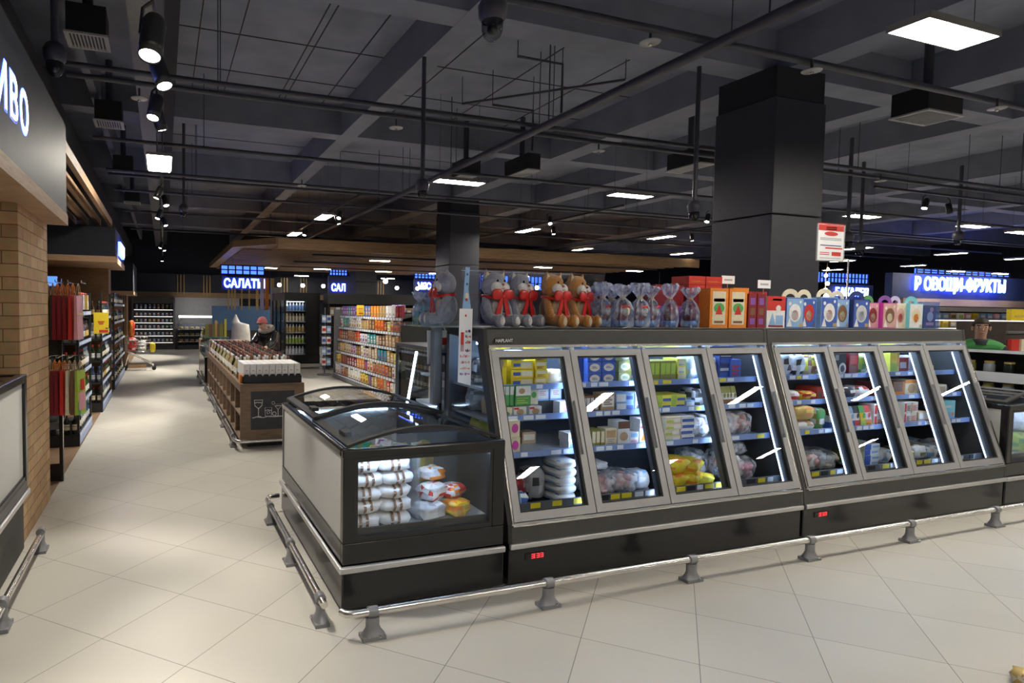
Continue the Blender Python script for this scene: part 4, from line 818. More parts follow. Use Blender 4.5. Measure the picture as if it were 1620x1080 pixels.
# ------------------------------------------------------------------ back row of the island
r = root('glass_end_freezer', 'rear freezer of the island with a lit glass end, behind the post', 'freezer', (2.135, 4.5, 0))
q = G(); q.box(2.135, 4.49, 0, 7.64, 5.62, .45, BLK); q.part('plinth', r)
q = G(); q.box(2.16, 4.49, .45, 7.64, 4.55, 1.5, BLKM); q.part('back_panel', r)
q = G(); q.prism([(4.62, .45), (4.62, 1.5), (5.60, 1.5), (5.60, .45)], 'x', 2.14, 2.146, GLSS); q.part('end_glass', r)
q = G(); q.box(2.136, 4.60, .45, 2.16, 4.64, 1.5, BLKM); q.box(2.136, 5.59, .45, 2.16, 5.62, 1.5, GREYP); q.prism([(5.04, 1.5), (5.10, 1.5), (5.50, .45), (5.44, .45)], 'x', 7.6, 7.64, BLKM); q.box(2.135, 4.55, 1.5, 7.64, 5.62, 1.53, GREYP); q.part('end_frame', r)
q = G(); M = None; q.tube([(2.155, 5.14, 1.47), (2.155, 5.42, .78), (2.155, 5.5, .56)], .012, emit('led_bright', (.7, .85, 1.), 7.), 6); q.part('led_strip', r)
for i, z in enumerate((.75, 1.02, 1.27)):
    q = G(); q.box(2.17, 4.56, z, 7.55, 5.4 - (z - .45) * .4, z + .018, MATS['shelf_wire_white']); q.part('shelf', r)
for i, (y, z, c, d) in enumerate([(4.72, .77, ['lemon', 'yellow', 'lime'], 'yellow bag seen through the glass end, middle shelf'), (4.98, .77, ['tan', 'gold', 'white'], 'tan bag seen through the glass end, middle shelf'), (4.75, 1.04, ['white', 'grey'], 'white bag seen through the glass end, upper shelf'), (4.78, .47, ['lime', 'olive'], 'green bag seen through the glass end, bottom'), (5.06, .47, ['white', 'cream'], 'white bag seen through the glass end, bottom')]):
    inst(bag('bb%d' % i, .18, .2, .2, c, 130 + i), 'frozen_food_bag', d, 'bag', (2.30, y, z + .001), (0, 0, R.uniform(-.3, .3)), 'bags behind the glass end')
for i, (y, z, w_, h_, c, d) in enumerate([(4.15, .821, .2, .22, ['lemon', 'yellow', 'lime'], 'yellow bag seen through the left glass side, third shelf'), (4.0, 1.071, .16, .16, ['tan', 'gold', 'white'], 'tan bag seen through the left glass side, second shelf'), (4.25, 1.071, .17, .18, ['grey', 'white'], 'grey bag seen through the left glass side, second shelf'), (4.15, .446, .22, .22, ['white', 'lime', 'cream'], 'white and lime bag seen through the left glass side, bottom'), (4.2, 1.286, .16, .2, ['dark', 'grey'], 'dark bag seen through the left glass side, top shelf')]):
    inst(bag('sg%d' % i, w_, w_, h_, c, 140 + i), 'frozen_food_bag', d, 'bag', (2.30, y, z), (0, 0, R.uniform(-.3, .3)), 'bags behind the left glass side')
# side goods seen through left side glass of the first upright freezer are its own shelves' goods
# post + glass top shelf carrying the toys
r = root('top_display_shelf', 'long glass shelf on a grey post above the island, carrying toys', 'shelf', (2.1, 4.5, 0))
glass('shelf_glass', (.86, .95, .92), 1.5, haze=.12); q = G(); q.box(1.80, 4.05, 1.722, 2.133, 4.48, 1.734, MATS['shelf_glass']); q.box(1.80, 4.48, 1.722, 2.62, 5.05, 1.734, glass('shelf_glass', (.86, .95, .92), 1.5, haze=.12)); q.part('glass_shelf', r)
q = G(); q.box(2.05, 4.53, 1.09, 2.125, 4.60, 1.722, mat('grey_post', (.20, .20, .215), .45, noise=.04)); q.part('post', r, bevel=.006)
# toy platform: the header tops; paper runner
q = G(); q.box(2.16, 3.92, 1.7215, 7.60, 4.44, 1.7255, mat('top_board', (.16, .16, .165), .5, noise=.05)); q.thing('top_board', 'flat dark board on top of the upright freezers under the toys and gifts', 'board', base=(2.16, 3.92, 1.7215))
TZ = 1.7265

# ------------------------------------------------------------------ plush toys
def fur(name, c): return mat('plush_' + name, c, .95, noise=.22, nscale=22, bump=.8, bscale=140, sheen=.6, spec=.1)
FG, FB, FW, FC = fur('grey', (.30, .31, .38)), fur('ginger', (.52, .23, .05)), fur('white', (.72, .70, .70)), fur('cream', (.70, .58, .38))
NOSE = mat('plush_nose', (.35, .12, .10), .4); EYE = mat('plush_eye', (.01, .01, .012), .15); BOW = mat('satin_bow', (.55, .012, .012), .38, noise=.12, nscale=25)
def plush(name, main, belly, lb, loc, rz):
    """sitting plush cat ~.42 m tall, facing -Y"""
    r = root(name, lb, 'plush toy', loc, rotz=rz, local=True, group='plush cats on top of the island'); rn = random.Random(len(lb))
    q = G(); q.ell((0, .02, .135), (.092, .078, .125), main, 20, 14, jit=.02, rnd=rn)
    q.ell((0, -.04, .14), (.055, .032, .08), belly, 14, 9); q.part('body', r)
    q = G(); q.ell((0, 0, .315), (.108, .085, .098), main, 22, 14, jit=.015, rnd=rn); hd = q.part('head', r)
    q = G(); q.ell((-.036, -.068, .295), (.054, .034, .044), FW, 14, 9); q.ell((.036, -.068, .295), (.054, .034, .044), FW, 14, 9); q.ell((0, -.070, .27), (.03, .026, .02), FW, 10, 7); q.part('muzzle', hd)
    q = G(); q.ell((0, -.099, .318), (.014, .010, .010), NOSE, 10, 6); q.part('nose', hd)
    q = G(); q.tube([(-.02, -.1, .29), (-.008, -.104, .283), (0, -.103, .292), (.008, -.104, .283), (.02, -.1, .29)], .0018, NOSE, 5); q.part('mouth', hd)
    for s in (-1, 1):
        q = G(); q.ell((s * .036, -.076, .345), (.010, .006, .012), EYE, 10, 7); q.part('eye', hd)
        q = G(); q.add([(s*.045, -.015, .392), (s*.105, -.01, .36), (s*.095, -.012, .435), (s*.045, .025, .392), (s*.105, .03, .36)], [(0, 1, 2), (3, 2, 4), (0, 2, 3), (1, 4, 2)], main)
        q.add([(s*.06, -.017, .395), (s*.098, -.013, .375), (s*.091, -.015, .42)], [(0, 1, 2)], FC); q.part('ear', hd)
        q = G(); q.tube([(s*.07, .01, .225), (s*.100, -.02, .185), (s*.106, -.045, .13), (s*.102, -.06, .095)], [.030, .031, .031, .029], main, 12); q.ell((s*.102, -.062, .09), (.031, .031, .031), main, 12, 8); q.part('arm', r)
        q = G(); q.tube([(s*.05, .0, .075), (s*.068, -.07, .055), (s*.078, -.135, .045)], [.046, .046, .043], main, 12); q.ell((s*.080, -.15, .047), (.046, .034, .052), main, 14, 9); lg = q.part('leg', r)
        q = G(); q.ell((s*.080, -.172, .047), (.028, .014, .034), FC if main is FB else FW, 12, 7); q.part('foot_pad', lg)
    q = G()
    q.tube([(.1*math.cos(a), -.01 + .082*math.sin(a), .228 + .01*math.sin(a)) for a in [2*PI*i/16 for i in range(16)]], .012, BOW, 6, closed=True)
    q.ell((0, -.098, .225), (.018, .014, .018), BOW, 10, 7)
    for s in (-1, 1):
        q.ell((s*.056, -.098, .244), (.058, .016, .040), BOW, 12, 7, fn=lambda d: Vector((d.x, d.y, d.z * (1 + .25*abs(d.x)))))
        q.add([(0, -.105, .22), (s*.035, -.107, .21), (s*.080, -.104, .09), (s*.030, -.106, .08), (0, -.099, .22), (s*.035, -.101, .21), (s*.080, -.098, .09), (s*.030, -.100, .08)], [(0,1,2,3),(7,6,5,4),(0,4,5,1),(1,5,6,2),(2,6,7,3),(3,7,4,0)], BOW)
    q.part('bow', r); return r
p0 = plush('plush_cat', FG, FW, 'grey plush cat with red bow facing the front, beside the white banner', (2.36, 4.13, TZ), .25)
dup(p0, (2.62, 4.20, TZ), 'second grey plush cat with red bow, next to the ginger ones', (0, 0, .35))
dup(p0, (2.06, 4.36, 1.7345), 'grey plush cat turned sideways, left of the banner on the glass shelf', (0, 0, -1.75))
b0 = plush('plush_cat', FB, FC, 'ginger plush cat with red bow, left of the two', (2.885, 4.13, TZ), .35)
dup(b0, (3.15, 4.19, TZ), 'ginger plush cat with red bow, right of the two', (0, 0, .42))
# clear acrylic dividers over the plush
for i, x in enumerate((2.19, 2.50, 2.76, 3.02, 3.30)):
    q = G(); q.box(x - .002, 4.03, TZ, x + .002, 4.35, TZ + .43, ACR); q.thing('acrylic_divider', 'clear acrylic divider between the plush toys, ' + ORD[i] + ' from left', 'divider', base=(x, 4.03, TZ), group='clear dividers between plush toys')
q = G(); q.box(2.2, 4.36, TZ + .40, 3.24, 4.366, TZ + .43, ACR); q.tube([(2.2, 4.363, TZ + .435), (3.24, 4.363, TZ + .435)], .004, mat('acrylic_edge', (.5, .6, .75), .2), 5); q.box(2.21, 4.358, TZ, 2.215, 4.37, TZ + .43, ACR); q.box(3.232, 4.358, TZ, 3.236, 4.37, TZ + .43, ACR); q.thing('acrylic_header', 'clear acrylic strip behind the heads of the plush toys', 'acrylic strip', base=(2.2, 4.36, TZ))
# banner
r = root('paper_banner', 'long white paper banner with small pictures hanging beside the plush', 'banner', (2.06, 3.99, 1.30))
q = G(); q.prism([(2.0, 1.33), (2.105, 1.30), (2.11, 1.86), (2.005, 1.86)], 'y', 3.992, 3.995, PAPER); bn = q.part('banner_sheet', r)
q = G(); rn = random.Random(4)
q.ell((2.028, 3.991, 1.705), (.012, .0012, .02), P['white'], 10, 6); q.box(2.018, 3.990, 1.60, 2.042, 3.992, 1.69, P['red']); q.box(2.02, 3.990, 1.55, 2.026, 3.992, 1.60, P['darkred']); q.box(2.033, 3.990, 1.55, 2.039, 3.992, 1.60, P['darkred'])
q.ell((2.055, 3.991, 1.81), (.007, .0012, .01), P['red'], 8, 6)
for zz in (1.69, 1.65, 1.61, 1.55, 1.51, 1.465, 1.42, 1.38):
    for j in range(6):
        xx = 2.055 + j*.0075 if zz > 1.53 else 2.016 + j*.0135
        q.box(xx, 3.990, zz + rn.uniform(-.004, .004), xx + rn.uniform(.004, .009), 3.992, zz + rn.uniform(.008, .02), P[rn.choice(['purple', 'red', 'navy', 'orange', 'pink', 'gold'])])
q.part('printed_pictures', r)
q = G(); q.prism([(2.03, 1.855), (2.10, 1.855), (2.075, 2.0), (2.085, 2.16), (2.05, 2.16), (2.04, 2.0)], 'y', 3.996, 3.999, P['sky'])
q.ell((2.06, 3.994, 1.95), (.014, .0012, .026), P['cream'], 10, 6); q.ell((2.06, 3.9935, 1.925), (.010, .0012, .012), P['red'], 10, 6)
for zz in (2.03, 2.10): q.box(2.058, 3.994, zz, 2.068, 3.996, zz + .015, P['navy'])
q.box(2.076, 3.996, 1.72, 2.09, 4.05, 2.16, ACR) if False else None
q.part('blue_topper', r); 
q = G(); q.tube([(2.067, 3.998, 2.155), (2.067, 4.06, 2.158), (2.215, 4.36, 2.158)], .003, CHROME, 5); q.part('hanger_wire', r)
# turquoise gift bags on the glass shelf
first = None
for i, (x, y) in enumerate([(1.98, 4.68), (2.09, 4.76), (2.20, 4.80), (2.26, 4.94)]):
    L = 'clear gift bag with turquoise tubes and green base, ' + ORD[i] + ' on the glass shelf'
    if not first:
        first = r = root('gift_bag', L, 'gift bag', (x, y, 1.7345), local=True, group='turquoise gift bags on the glass shelf'); rn = random.Random(2)
        q = G(); q.ell((0, 0, .035), (.055, .05, .035), P['green'], 12, 8, jit=.1, rnd=rn); q.ell((-.02, -.04, .04), (.015, .012, .015), P['yellow'], 8, 6); q.ell((.025, -.038, .035), (.013, .012, .013), P['yellow'], 8, 6); q.part('green_filling', r)
        q = G()
        for k in range(5): q.lathe([(.016, .05), (.018, .13), (.010, .15)], P['teal'], 10, (.03*math.cos(k*1.26), .03*math.sin(k*1.26), 0))
        q.part('turquoise_tube', r)
        q = G(); q.lathe([(.055, 0), (.062, .08), (.05, .15), (.02, .185)], FILMB, 14); q.part('bag_film', r)
        q = G(); q.lathe([(.018, .185), (.05, .22), (.07, .26)], film('ruffle_film', (.8, .85, .97), .5, .1, (.72, .76, .95)), 14, sx=1, sy=.8); q.part('ruffle', r)
    else: dup(first, (x, y, 1.7345), L, (0, 0, i * 1.1))
# cellophane candy bags
def candy(lb, loc, rz, seed, h=.30):
    r = root('candy_bag', lb, 'candy bag', loc, local=True, rotz=rz, group='cellophane candy bags beside the ginger plush'); r.scale = (1.16, 1.1, 1.13); rn = random.Random(seed)
    q = G(); q.ell((0, 0, .10), (.055, .045, .075), P['darkred'], 14, 9, jit=.03, rnd=rn); q.ell((.012, -.036, .115), (.030, .018, .036), P['cream'], 12, 8); q.tube([(-.02, -.04, .14), (.01, -.055, .155), (.035, -.04, .145)], .008, P['red'], 6); q.ell((0, 0, .03), (.06, .05, .03), P['sky'], 12, 6); q.part('red_filling', r)
    def pleat(prof, m, name):
        q = G(); v = []; f = []; n = 22
        for rr, z in prof:
            for k in range(n):
                a = 2*PI*k/n; p = rr * (1 + (.16 if k % 2 else -.14) + rn.uniform(-.06, .06)); v.append((p*math.cos(a), p*.78*math.sin(a), z + rn.uniform(-.006, .006)))
        for i in range(len(prof) - 1):
            for k in range(n): f.append((i*n+k, i*n+(k+1)%n, (i+1)*n+(k+1)%n, (i+1)*n+k))
        q.add(v, f, m); q.part(name, r)
    pleat([(.066, .006), (.074, .05), (.072, .12), (.05, .18), (.016, .215)], FILMB, 'bag_film')
    pleat([(.015, .215), (.05, .25), (.075, h), (.06, h + .02)], MATS['ruffle_film'], 'ruffle')
    q = G(); q.lathe([(.018, .208), (.02, .215), (.018, .222)], P['gold'], 10); q.part('tie', r); return r
cb = [candy('cellophane candy bag with red filling, leftmost beside the ginger plush', (3.36, 4.12, TZ), .3, 1)]
for i, (x, y, t) in enumerate([(3.49, 4.04, 'second'), (3.655, 4.03, 'third'), (3.80, 4.06, 'fourth'), (3.97, 4.03, 'fifth'), (4.22, 4.06, 'rightmost')]):
    cb.append(candy(f'cellophane candy bag with red filling, {t} in the front row', (x, y, TZ), -.3 + .4 * i, 5 + i, .28 + .02 * (i % 2)))
dup(cb[1], (3.42, 4.30, TZ), 'cellophane candy bag in the back row, left', (0, 0, 1.4)); dup(cb[2], (3.60, 4.30, TZ), 'cellophane candy bag in the back row, right', (0, 0, 2.2))
# ------------------------------------------------------------------ gift boxes
def giftbox(name, w, d, h, base, decs, lb, loc, rz=0, cat='gift box', group='gift boxes on top of the freezers'):
    key = lb; return inst(carton(key, w, d, h, base, *decs), name, lb, cat, loc, (0, 0, rz), group)
for j in range(2):
    for i, x in enumerate((4.50, 4.70)):
        giftbox('gift_box', .19, .2, .075, 'red', [('lines', 'orange', .1, .3, 2, .8)], f'flat bright red box, {"upper" if j else "lower"}, {"left" if i == 0 else "right"} stack behind the orange boxes', (x - .12, 4.235, TZ + .30 + j * .078))
q = G()
giftbox('gift_box', .40, .16, .296, 'darkred', [], 'wide dark red box under the flat red boxes', (4.37, 4.24, TZ))
giftbox('gift_box', .32, .14, .37, 'darkred', [('rect', 'purple', .05, .1, .95, .5)], 'tall maroon box behind the candy bags', (4.03, 4.26, TZ))
for i, x in enumerate((4.40, 4.62)):
    giftbox('gift_box', .205, .12, .34, 'orange', [('rect', 'cream', .14, .08, .86, .92), ('rect', 'red', .2, .66, .8, .74), ('oval', 'green', .5, .50, .3, .13), ('tri', 'red', .5, .34, .2, .26), ('oval', 'white', .5, .44, .1, .07), ('lines', 'brown', .25, .12, 1, .5)], f'orange gift box with cream label, {"left" if i == 0 else "right"} of the pair', (x, 4.02, TZ))
for i, x in enumerate((4.86, 4.965)):
    giftbox('gift_box', .095, .11, .30, 'darkred', [('rect', 'purple', .2, .1, .8, .28), ('rect', 'brown', .2, .38, .8, .58), ('rect', 'purple', .2, .68, .8, .88)], f'narrow dark red box with pictures, {"left" if i == 0 else "right"} of the two', (x, 4.03, TZ))
giftbox('gift_box', .19, .1, .36, 'orange', [('lines', 'red', .1, .5, 4, .8)], 'orange red box behind the narrow dark red boxes', (4.87, 4.2, TZ))
giftbox('gift_box', .22, .1, .33, 'red', [], 'red box behind the box with a winter picture', (5.07, 4.2, TZ))
giftbox('gift_box', .225, .12, .285, 'white', [('rect', 'red', 0, .55, 1, 1), ('oval', 'white', .62, .62, .14, .1), ('tri', 'sky', .3, .08, .2, .4), ('rect', 'sky', .5, .1, .9, .4), ('lines', 'darkred', .1, .03, 1, .8), ('rect', 'cream', .3, .86, .8, .92)], 'red and white box with a winter village picture', (5.07, 4.02, TZ))
for nm, x, y, z, lb in [('price_card', 4.86, 4.32, .40, 'white price card on a holder above the red boxes'), ('price_card', 5.12, 4.16, .36, 'white price card above the winter village box')]:
    r = root(nm, lb, 'price card', (x, y, TZ)); zc = TZ + z
    q = G(); q.box(x, y, zc, x + .16, y + .004, zc + .075, PAPER); q.part('card', r)
    q = G(); q.box(x + .03, y - .001, zc + .028, x + .13, y, zc + .045, P['grey']); q.part('printed_line', r)
    q = G(); q.tube([(x + .08, y + .008, TZ), (x + .08, y + .008, zc + .05)], .004, CHROME, 5); q.part('holder', r)
# illustrated gift cartons with arched handles
def handlebox(w, d, h, base, decs, arch, lb, loc, rz):
    r = root('gift_carton', lb, 'gift carton', loc, local=True, rotz=rz, group='illustrated gift cartons with arched handles')
    o = bpy.data.objects.new('carton_body', carton('hb' + lb, w, d, h, base, *decs)); COL.objects.link(o); o.parent = r
    q = G(); n = 10; out = []; inn = []
    for i in range(n + 1):
        a = PI * i / n; out.append((w/2 + w*.5*math.cos(a), h + w*.40*math.sin(a))); inn.append((w/2 + w*.28*math.cos(a), h + w*.18*math.sin(a)))
    for i in range(n):
        q.prism([out[i], out[i+1], inn[i+1], inn[i]], 'y', d*.45, d*.45 + .006, P[arch])
    q.box(w*.22, d*.45, h - .001, w*.78, d*.45 + .006, h + .004, P[arch])
    q.part('handle_arch', r); return r
face = lambda c1, c2, bg: [('rect', bg, .03, .03, .97, .97), ('oval', c1, .5, .5, .34, .3), ('oval', c2, .5, .42, .2, .17), ('rect', 'gold', .75, .04, .95, .16), ('tri', 'white', .2, .05, .14, .3), ('oval', 'white', .2, .8, .08, .06), ('oval', 'white', .8, .86, .06, .05)]
hb = [(5.31, 'blue', face('white', 'pink', 'sky'), 'cream', 'blue carton with large white disc and green tree', .2), (5.535, 'sky', face('red', 'cream', 'blue'), 'cream', 'blue carton with red disc', .2), (5.76, 'sky', face('white', 'red', 'blue'), 'cream', 'blue carton with white disc and red centre', .21), (5.985, 'blue', face('brown', 'cream', 'sky'), 'cream', 'blue carton with brown and cream disc', .2), (6.205, 'navy', face('silver', 'sky', 'blue'), 'navy', 'dark blue carton with silver disc', .2),
      (6.43, 'magenta', face('darkred', 'cream', 'pink'), 'green', 'pink carton with dark red disc, left one', .18), (6.63, 'magenta', face('brown', 'cream', 'rose'), 'purple', 'pink carton with brown disc, second', .18), (6.84, 'white', face('rose', 'red', 'cream'), 'lilac', 'pale carton with red dots', .18), (7.03, 'turq', face('cream', 'orange', 'white'), 'turq', 'turquoise carton with orange mark', .18)]
for i, (x, b, dc, ar, lb, h) in enumerate(hb):
    handlebox(.205 if i < 5 else .185, .11, h * 1.38, b, dc, ar, lb + ', on the right freezer', (x, 4.02 + (i % 2) * .02, TZ), .05 if i % 2 else -.06)
r = root('gift_bag', 'tall clear blue gift pack at the right end of the freezer top', 'gift bag', (7.37, 4.08, TZ), local=True)
q = G(); q.box(-.09, -.05, 0, .09, .05, .22, P['navy']); q.disc((0, .12), .05, .05, P['silver'], 14, -.052); q.box(-.06, -.052, .03, .06, -.05, .06, P['pink']); q.disc((.02, .19), .03, .025, P['pink'], 12, -.052); q.part('dark_box', r)
q = G(); q.box(-.11, -.06, 0, .13, .06, .27, glass('blue_clear', (.6, .7, .95), 1.4, haze=.12, hazecol=(.4, .5, .9))); q.part('clear_wrap', r)
# sign on stand above the gift cartons
r = root('price_stand', 'tall stand with white and red price board above the gift cartons', 'price sign', (6.63, 4.35, TZ))
y = 4.35
q = G(); q.tube([(6.63, y + .02, TZ), (6.63, y + .02, 2.42)], .008, CHROME, 8); q.lathe([(.06, 0), (.06, .008), (.01, .014)], CHROME, 14, (6.63, y + .02, TZ)); q.part('pole', r)
xa, xb, za, zb = 6.14, 6.52, 2.40, 2.76
q = G(); q.box(xa, y, za, xb, y + .006, zb, PAPER); q.tube([(6.63, y + .02, 2.42), (6.45, y + .02, 2.42)], .006, CHROME, 5); bd = q.part('board', r, bevel=.004)
q = G(); e = .0015; w = xb - xa; h = zb - za
def rr(a, b, c, d, m): q.box(xa + w*a, y - e, za + h*b, xa + w*c, y, za + h*d, m)
rr(.02, .82, .98, .98, P['red']); rr(.3, .85, .7, .88, P['cream']); rr(.3, .90, .7, .93, P['cream']); q.disc((xa + w*.5, za + h*.74), w*.26, h*.06, P['red'], 16, y - e)
for zz, m in ((.60, 'grey'), (.56, 'grey'), (.40, 'navy')): rr(.1, zz, .9, zz + .025, P[m])
rr(.3, .32, .95, .36, P['red']); rr(.1, .2, .45, .22, P['red']); rr(.1, .15, .45, .17, P['red']); rr(.55, .13, .9, .24, P['red']); rr(.1, .05, .9, .07, P['grey'])
q.part('printed_offer', bd)
q = G(); q.box(xa - .008, y - .004, za - .008, xb + .008, y + .008, za, P['grey']); q.box(xa - .008, y - .004, zb, xb + .008, y + .008, zb + .008, P['red']); q.box(xa - .008, y - .004, za, xa, y + .008, zb, P['grey']); q.box(xb, y - .004, za, xb + .008, y + .008, zb, P['grey']); q.part('board_frame', bd)
r = root('light_garland', 'shining string of small lights between the price board and gift cartons', 'string lights', (6.36, 4.4, 2.0))
q = G(); q.tube([(6.37, 4.40, 2.38), (6.36, 4.41, 2.2), (6.375, 4.41, 2.05), (6.36, 4.42, TZ + .01)], .003, P['gold'], 5); q.part('cord', r)
for i, z in enumerate((2.32, 2.25, 2.17, 2.10, 2.04, 1.99)):
    q = G(); q.ell((6.365 + .012 * (-1) ** i, 4.40, z), (.012 + .004 * i,) * 3, emit('garland_glow', (1., .93, .7), 25.), 10, 7); q.part('bulb', r)
# ------------------------------------------------------------------ tee-shirt bag on the post
q = G(); rn = random.Random(3); q.box(2.20, 4.60, 1.42, 2.42, 4.612, 1.66, WHT)
r = root('carrier_bag', 'white carrier bag with red square hanging behind the grey post', 'carrier bag', (2.03, 4.66, 1.38))
q = G(); q.add([(2.06 + .19*i/6, 4.66 + .012*math.sin(i*2.1), 1.40) for i in range(7)] + [(2.05 + .21*i/6, 4.655 + .008*math.sin(i*1.7), 1.68) for i in range(7)], [(i, i+1, 8+i, 7+i) for i in range(6)], WHT)
q.box(2.175, 4.64, 1.56, 2.225, 4.645, 1.62, P['red']); q.box(2.17, 4.64, 1.47, 2.235, 4.645, 1.50, P['blue']); sh = q.part('bag_sheet', r)
so = sh.modifiers.new('thick', 'SOLIDIFY'); so.thickness = .012
q = G(); q.tube([(2.10, 4.66, 1.68), (2.12, 4.66, 1.72), (2.19, 4.66, 1.72), (2.21, 4.66, 1.68)], .006, WHT, 5); q.part('handle', r)
# ------------------------------------------------------------------ bumper rails
def bumper(name, pts, posts, lb, facing):
    r = root('bumper_rail', lb, 'bumper rail', (pts[0][0], pts[0][1], 0), group='steel bumper rails')
    q = G(); q.tube(pts, .022, CHROME, 12); q.part('rail_tube', r)
    for (x, y) in posts:
        q = G(); ex, ey = (.034, .055) if facing == 'x' else (.055, .034)
        q.prism([(x - ex*1.25, y - ey*1.25), (x + ex*1.25, y - ey*1.25), (x + ex*1.25, y + ey*1.25), (x - ex*1.25, y + ey*1.25)], 'z', 0, .022, POSTG)
        q.lathe([(.052, .022), (.036, .05), (.030, .07), (.030, .12)], POSTG, 12, (x, y, 0), sx=ex/.04, sy=ey/.04)
        if facing == 'x': q.tube([(x, y - .028, .15), (x, y + .028, .15)], .031, POSTG, 12)
        else: q.tube([(x - .028, y, .15), (x + .028, y, .15)], .031, POSTG, 12)
        p = q.part('bracket', r)
        q = G(); bx = (x - .0, y - .048) if facing == 'y' else (x - .048, y); q.lathe([(.008, .022), (.008, .03), (0, .032)], CHROME, 8, (bx[0] + (.03 if facing == 'y' else 0), bx[1] + (.03 if facing == 'x' else 0), 0)); q.part('bolt', p)
    return r
fy = 3.205
bumper('f', [(.93, fy + .05, .15), (.95, fy + .015, .15), (1.0, fy, .15), (9.6, fy, .15)], [(1.10 + 1.163 * i, fy) for i in range(8)], 'long steel bumper rail on grey brackets in front of the freezers', 'y')
bumper('l', [(.86, 3.36, .15), (.86, 5.42, .15), (.89, 5.5, .15), (.98, 5.52, .15)], [(.86, 3.46), (.86, 4.36), (.86, 5.25)], 'short steel bumper rail along the left side of the near low freezer', 'x')
bumper('a', [(-.87, 3.0, .13), (-.87, 5.22, .13)], [(-.87, 3.97), (-.87, 5.16)], 'steel bumper rail on the floor before the brick pillar at left', 'x')
# ------------------------------------------------------------------ left side: brick pillar, fascias, slats
q = G(); q.box(-2.6, 5.34, 0, -1.025, 6.58, 2.66, BRICK); q.struct('wall_brick_pillar')
FAS = mat('fascia_grey_blue', (.075, .08, .105), .55, noise=.05)
def fascia(ya, yb, xf, zb, zt, nm):
    q = G(); q.box(-4.5, ya, zb + .10, xf, yb, zt, FAS if nm == 'trim_20' else DARKW); q.struct(nm)
    q = G(); q.box(-4.5, ya, zb, xf + .012, yb + .004, zb + .10, WOODM); q.struct(nm + '1')
fascia(2.0, 6.60, -.86, 2.61, 3.55, 'trim_20')
q = G(); q.box(-4.5, 2.0, 3.55, -1.15, 6.45, 4.05, DARKW); q.struct('trim_21')
fascia(11.75, 14.3, -.78, 2.62, 3.22, 'trim_22')
fascia(19.0, 21.5, -.80, 2.2, 3.1, 'trim_23')
WALLW = wood('wood_pillar_panel', (.20, .105, .05), (.28, .16, .08), 4, .6, (1, 1, 9))
q = G(); q.box(-3.2, 13.7, 0, -1.04, 14.3, 2.62, WALLW); q.struct('wall_wood_pillar')
q = G(); q.box(-3.2, 20.3, 0, -1.04, 21.0, 2.2, WALLW); q.struct('wall_wood_pillar_far')
q = G(); q.box(-4.5, 6.6, 0, -3.2, 30, 3.2, DARKW); q.struct('wall_left_recess')
for i, x in enumerate((-.94, -1.14, -1.35, -1.56)):
    q = G(); q.box(x - .03, 6.57, 3.38, x + .03, 13.0, 3.5, WOODM); q.thing('timber_batten', f'long wooden ceiling slat between the two fascias, {ORD[i]} from the aisle', 'wooden slat', base=(x, 6.6, 3.36), group='wooden ceiling slats')
# halo-lit letters
NEON = emit('neon_white', (.72, .80, 1.), 5.); HALO = emit('neon_blue', (.04, .09, 1.), 13.)
def sign(name, lb, body, size, loc, rot, glow=None, sx=1., bold=.0, backing=None, letters=True, sp=1., dep=1.):
    r = root(name, lb, 'sign', loc)
    if backing:
        q = G(); q.box(*backing, MATS['sign_backing'] if 'sign_backing' in MATS else mat('sign_backing', (.02, .03, .10), .6, noise=.05)); q.part('backing_board', r)
    n = Vector((0, 0, 1)); n.rotate(Euler(rot)); L = Vector(loc)
    text_part('halo', r, body, size, HALO, L + n * .012 * dep, rot, .004 * dep, bold + .012 * size / .3, scale=(sx, 1, 1), sp=sp)
    text_part('letters', r, body, size, NEON, L + n * .035 * dep, rot, .012 * dep, bold, scale=(sx, 1, 1), sp=sp)
    return r
rotL = (PI / 2, 0, PI / 2)      # facing +X
sign('neon_sign', 'glowing blue-white letter sign on the fascia above the brick pillar', 'ПИВО', .37, (-.86, 3.66, 2.985), rotL, sx=1.0, bold=-.002, sp=1.22, dep=.12)
r = root('neon_sign', 'small glowing blue sign seen edge-on on the second fascia', 'sign', (-.78, 12.3, 2.86))
q = G(); q.box(-.78, 12.5, 2.80, -.735, 13.6, 3.05, HALO); q.box(-.735, 12.55, 2.83, -.72, 13.5, 3.02, NEON); q.part('letters', r)
sign('neon_sign', 'glowing salad counter sign at the end of the aisle, half hidden by hanging strips', 'САЛАТЫ', .42, (2.02, 22.6, 2.60), (PI / 2, 0, 0), sx=.80, bold=.003, backing=(1.95, 22.62, 2.5, 3.5, 22.7, 3.02))
sign('neon_sign', 'glowing three-letter sign on the back wall left of the grey column', 'САЛ', .42, (6.82, 25.9, 2.66), (PI / 2, 0, 0), sx=.72, bold=.003, backing=(6.7, 25.92, 2.5, 7.95, 26.0, 3.3))
sign('neon_sign', 'glowing short sign just left of the plush toys, partly hidden', 'МЯСО', .42, (11.05, 26.4, 2.85), (PI / 2, 0, 0), sx=.72, bold=.003, backing=(10.9, 26.42, 2.7, 12.5, 26.5, 3.3))
sign('neon_sign', 'glowing sign low behind the gift cartons, right of the large column', 'БАКАЛЕЯ', .42, (23.9, 16.2, 2.62), (PI / 2, 0, 0), sx=.95, bold=.003, backing=(23.6, 16.22, 2.5, 26.1, 16.3, 3.05))
sign('neon_sign', 'long glowing produce sign at far right', 'Р ОВОЩИ-ФРУКТЫ', .62, (24.62, 14.0, 2.80), (PI / 2, 0, -.03), sx=.86, bold=.004)
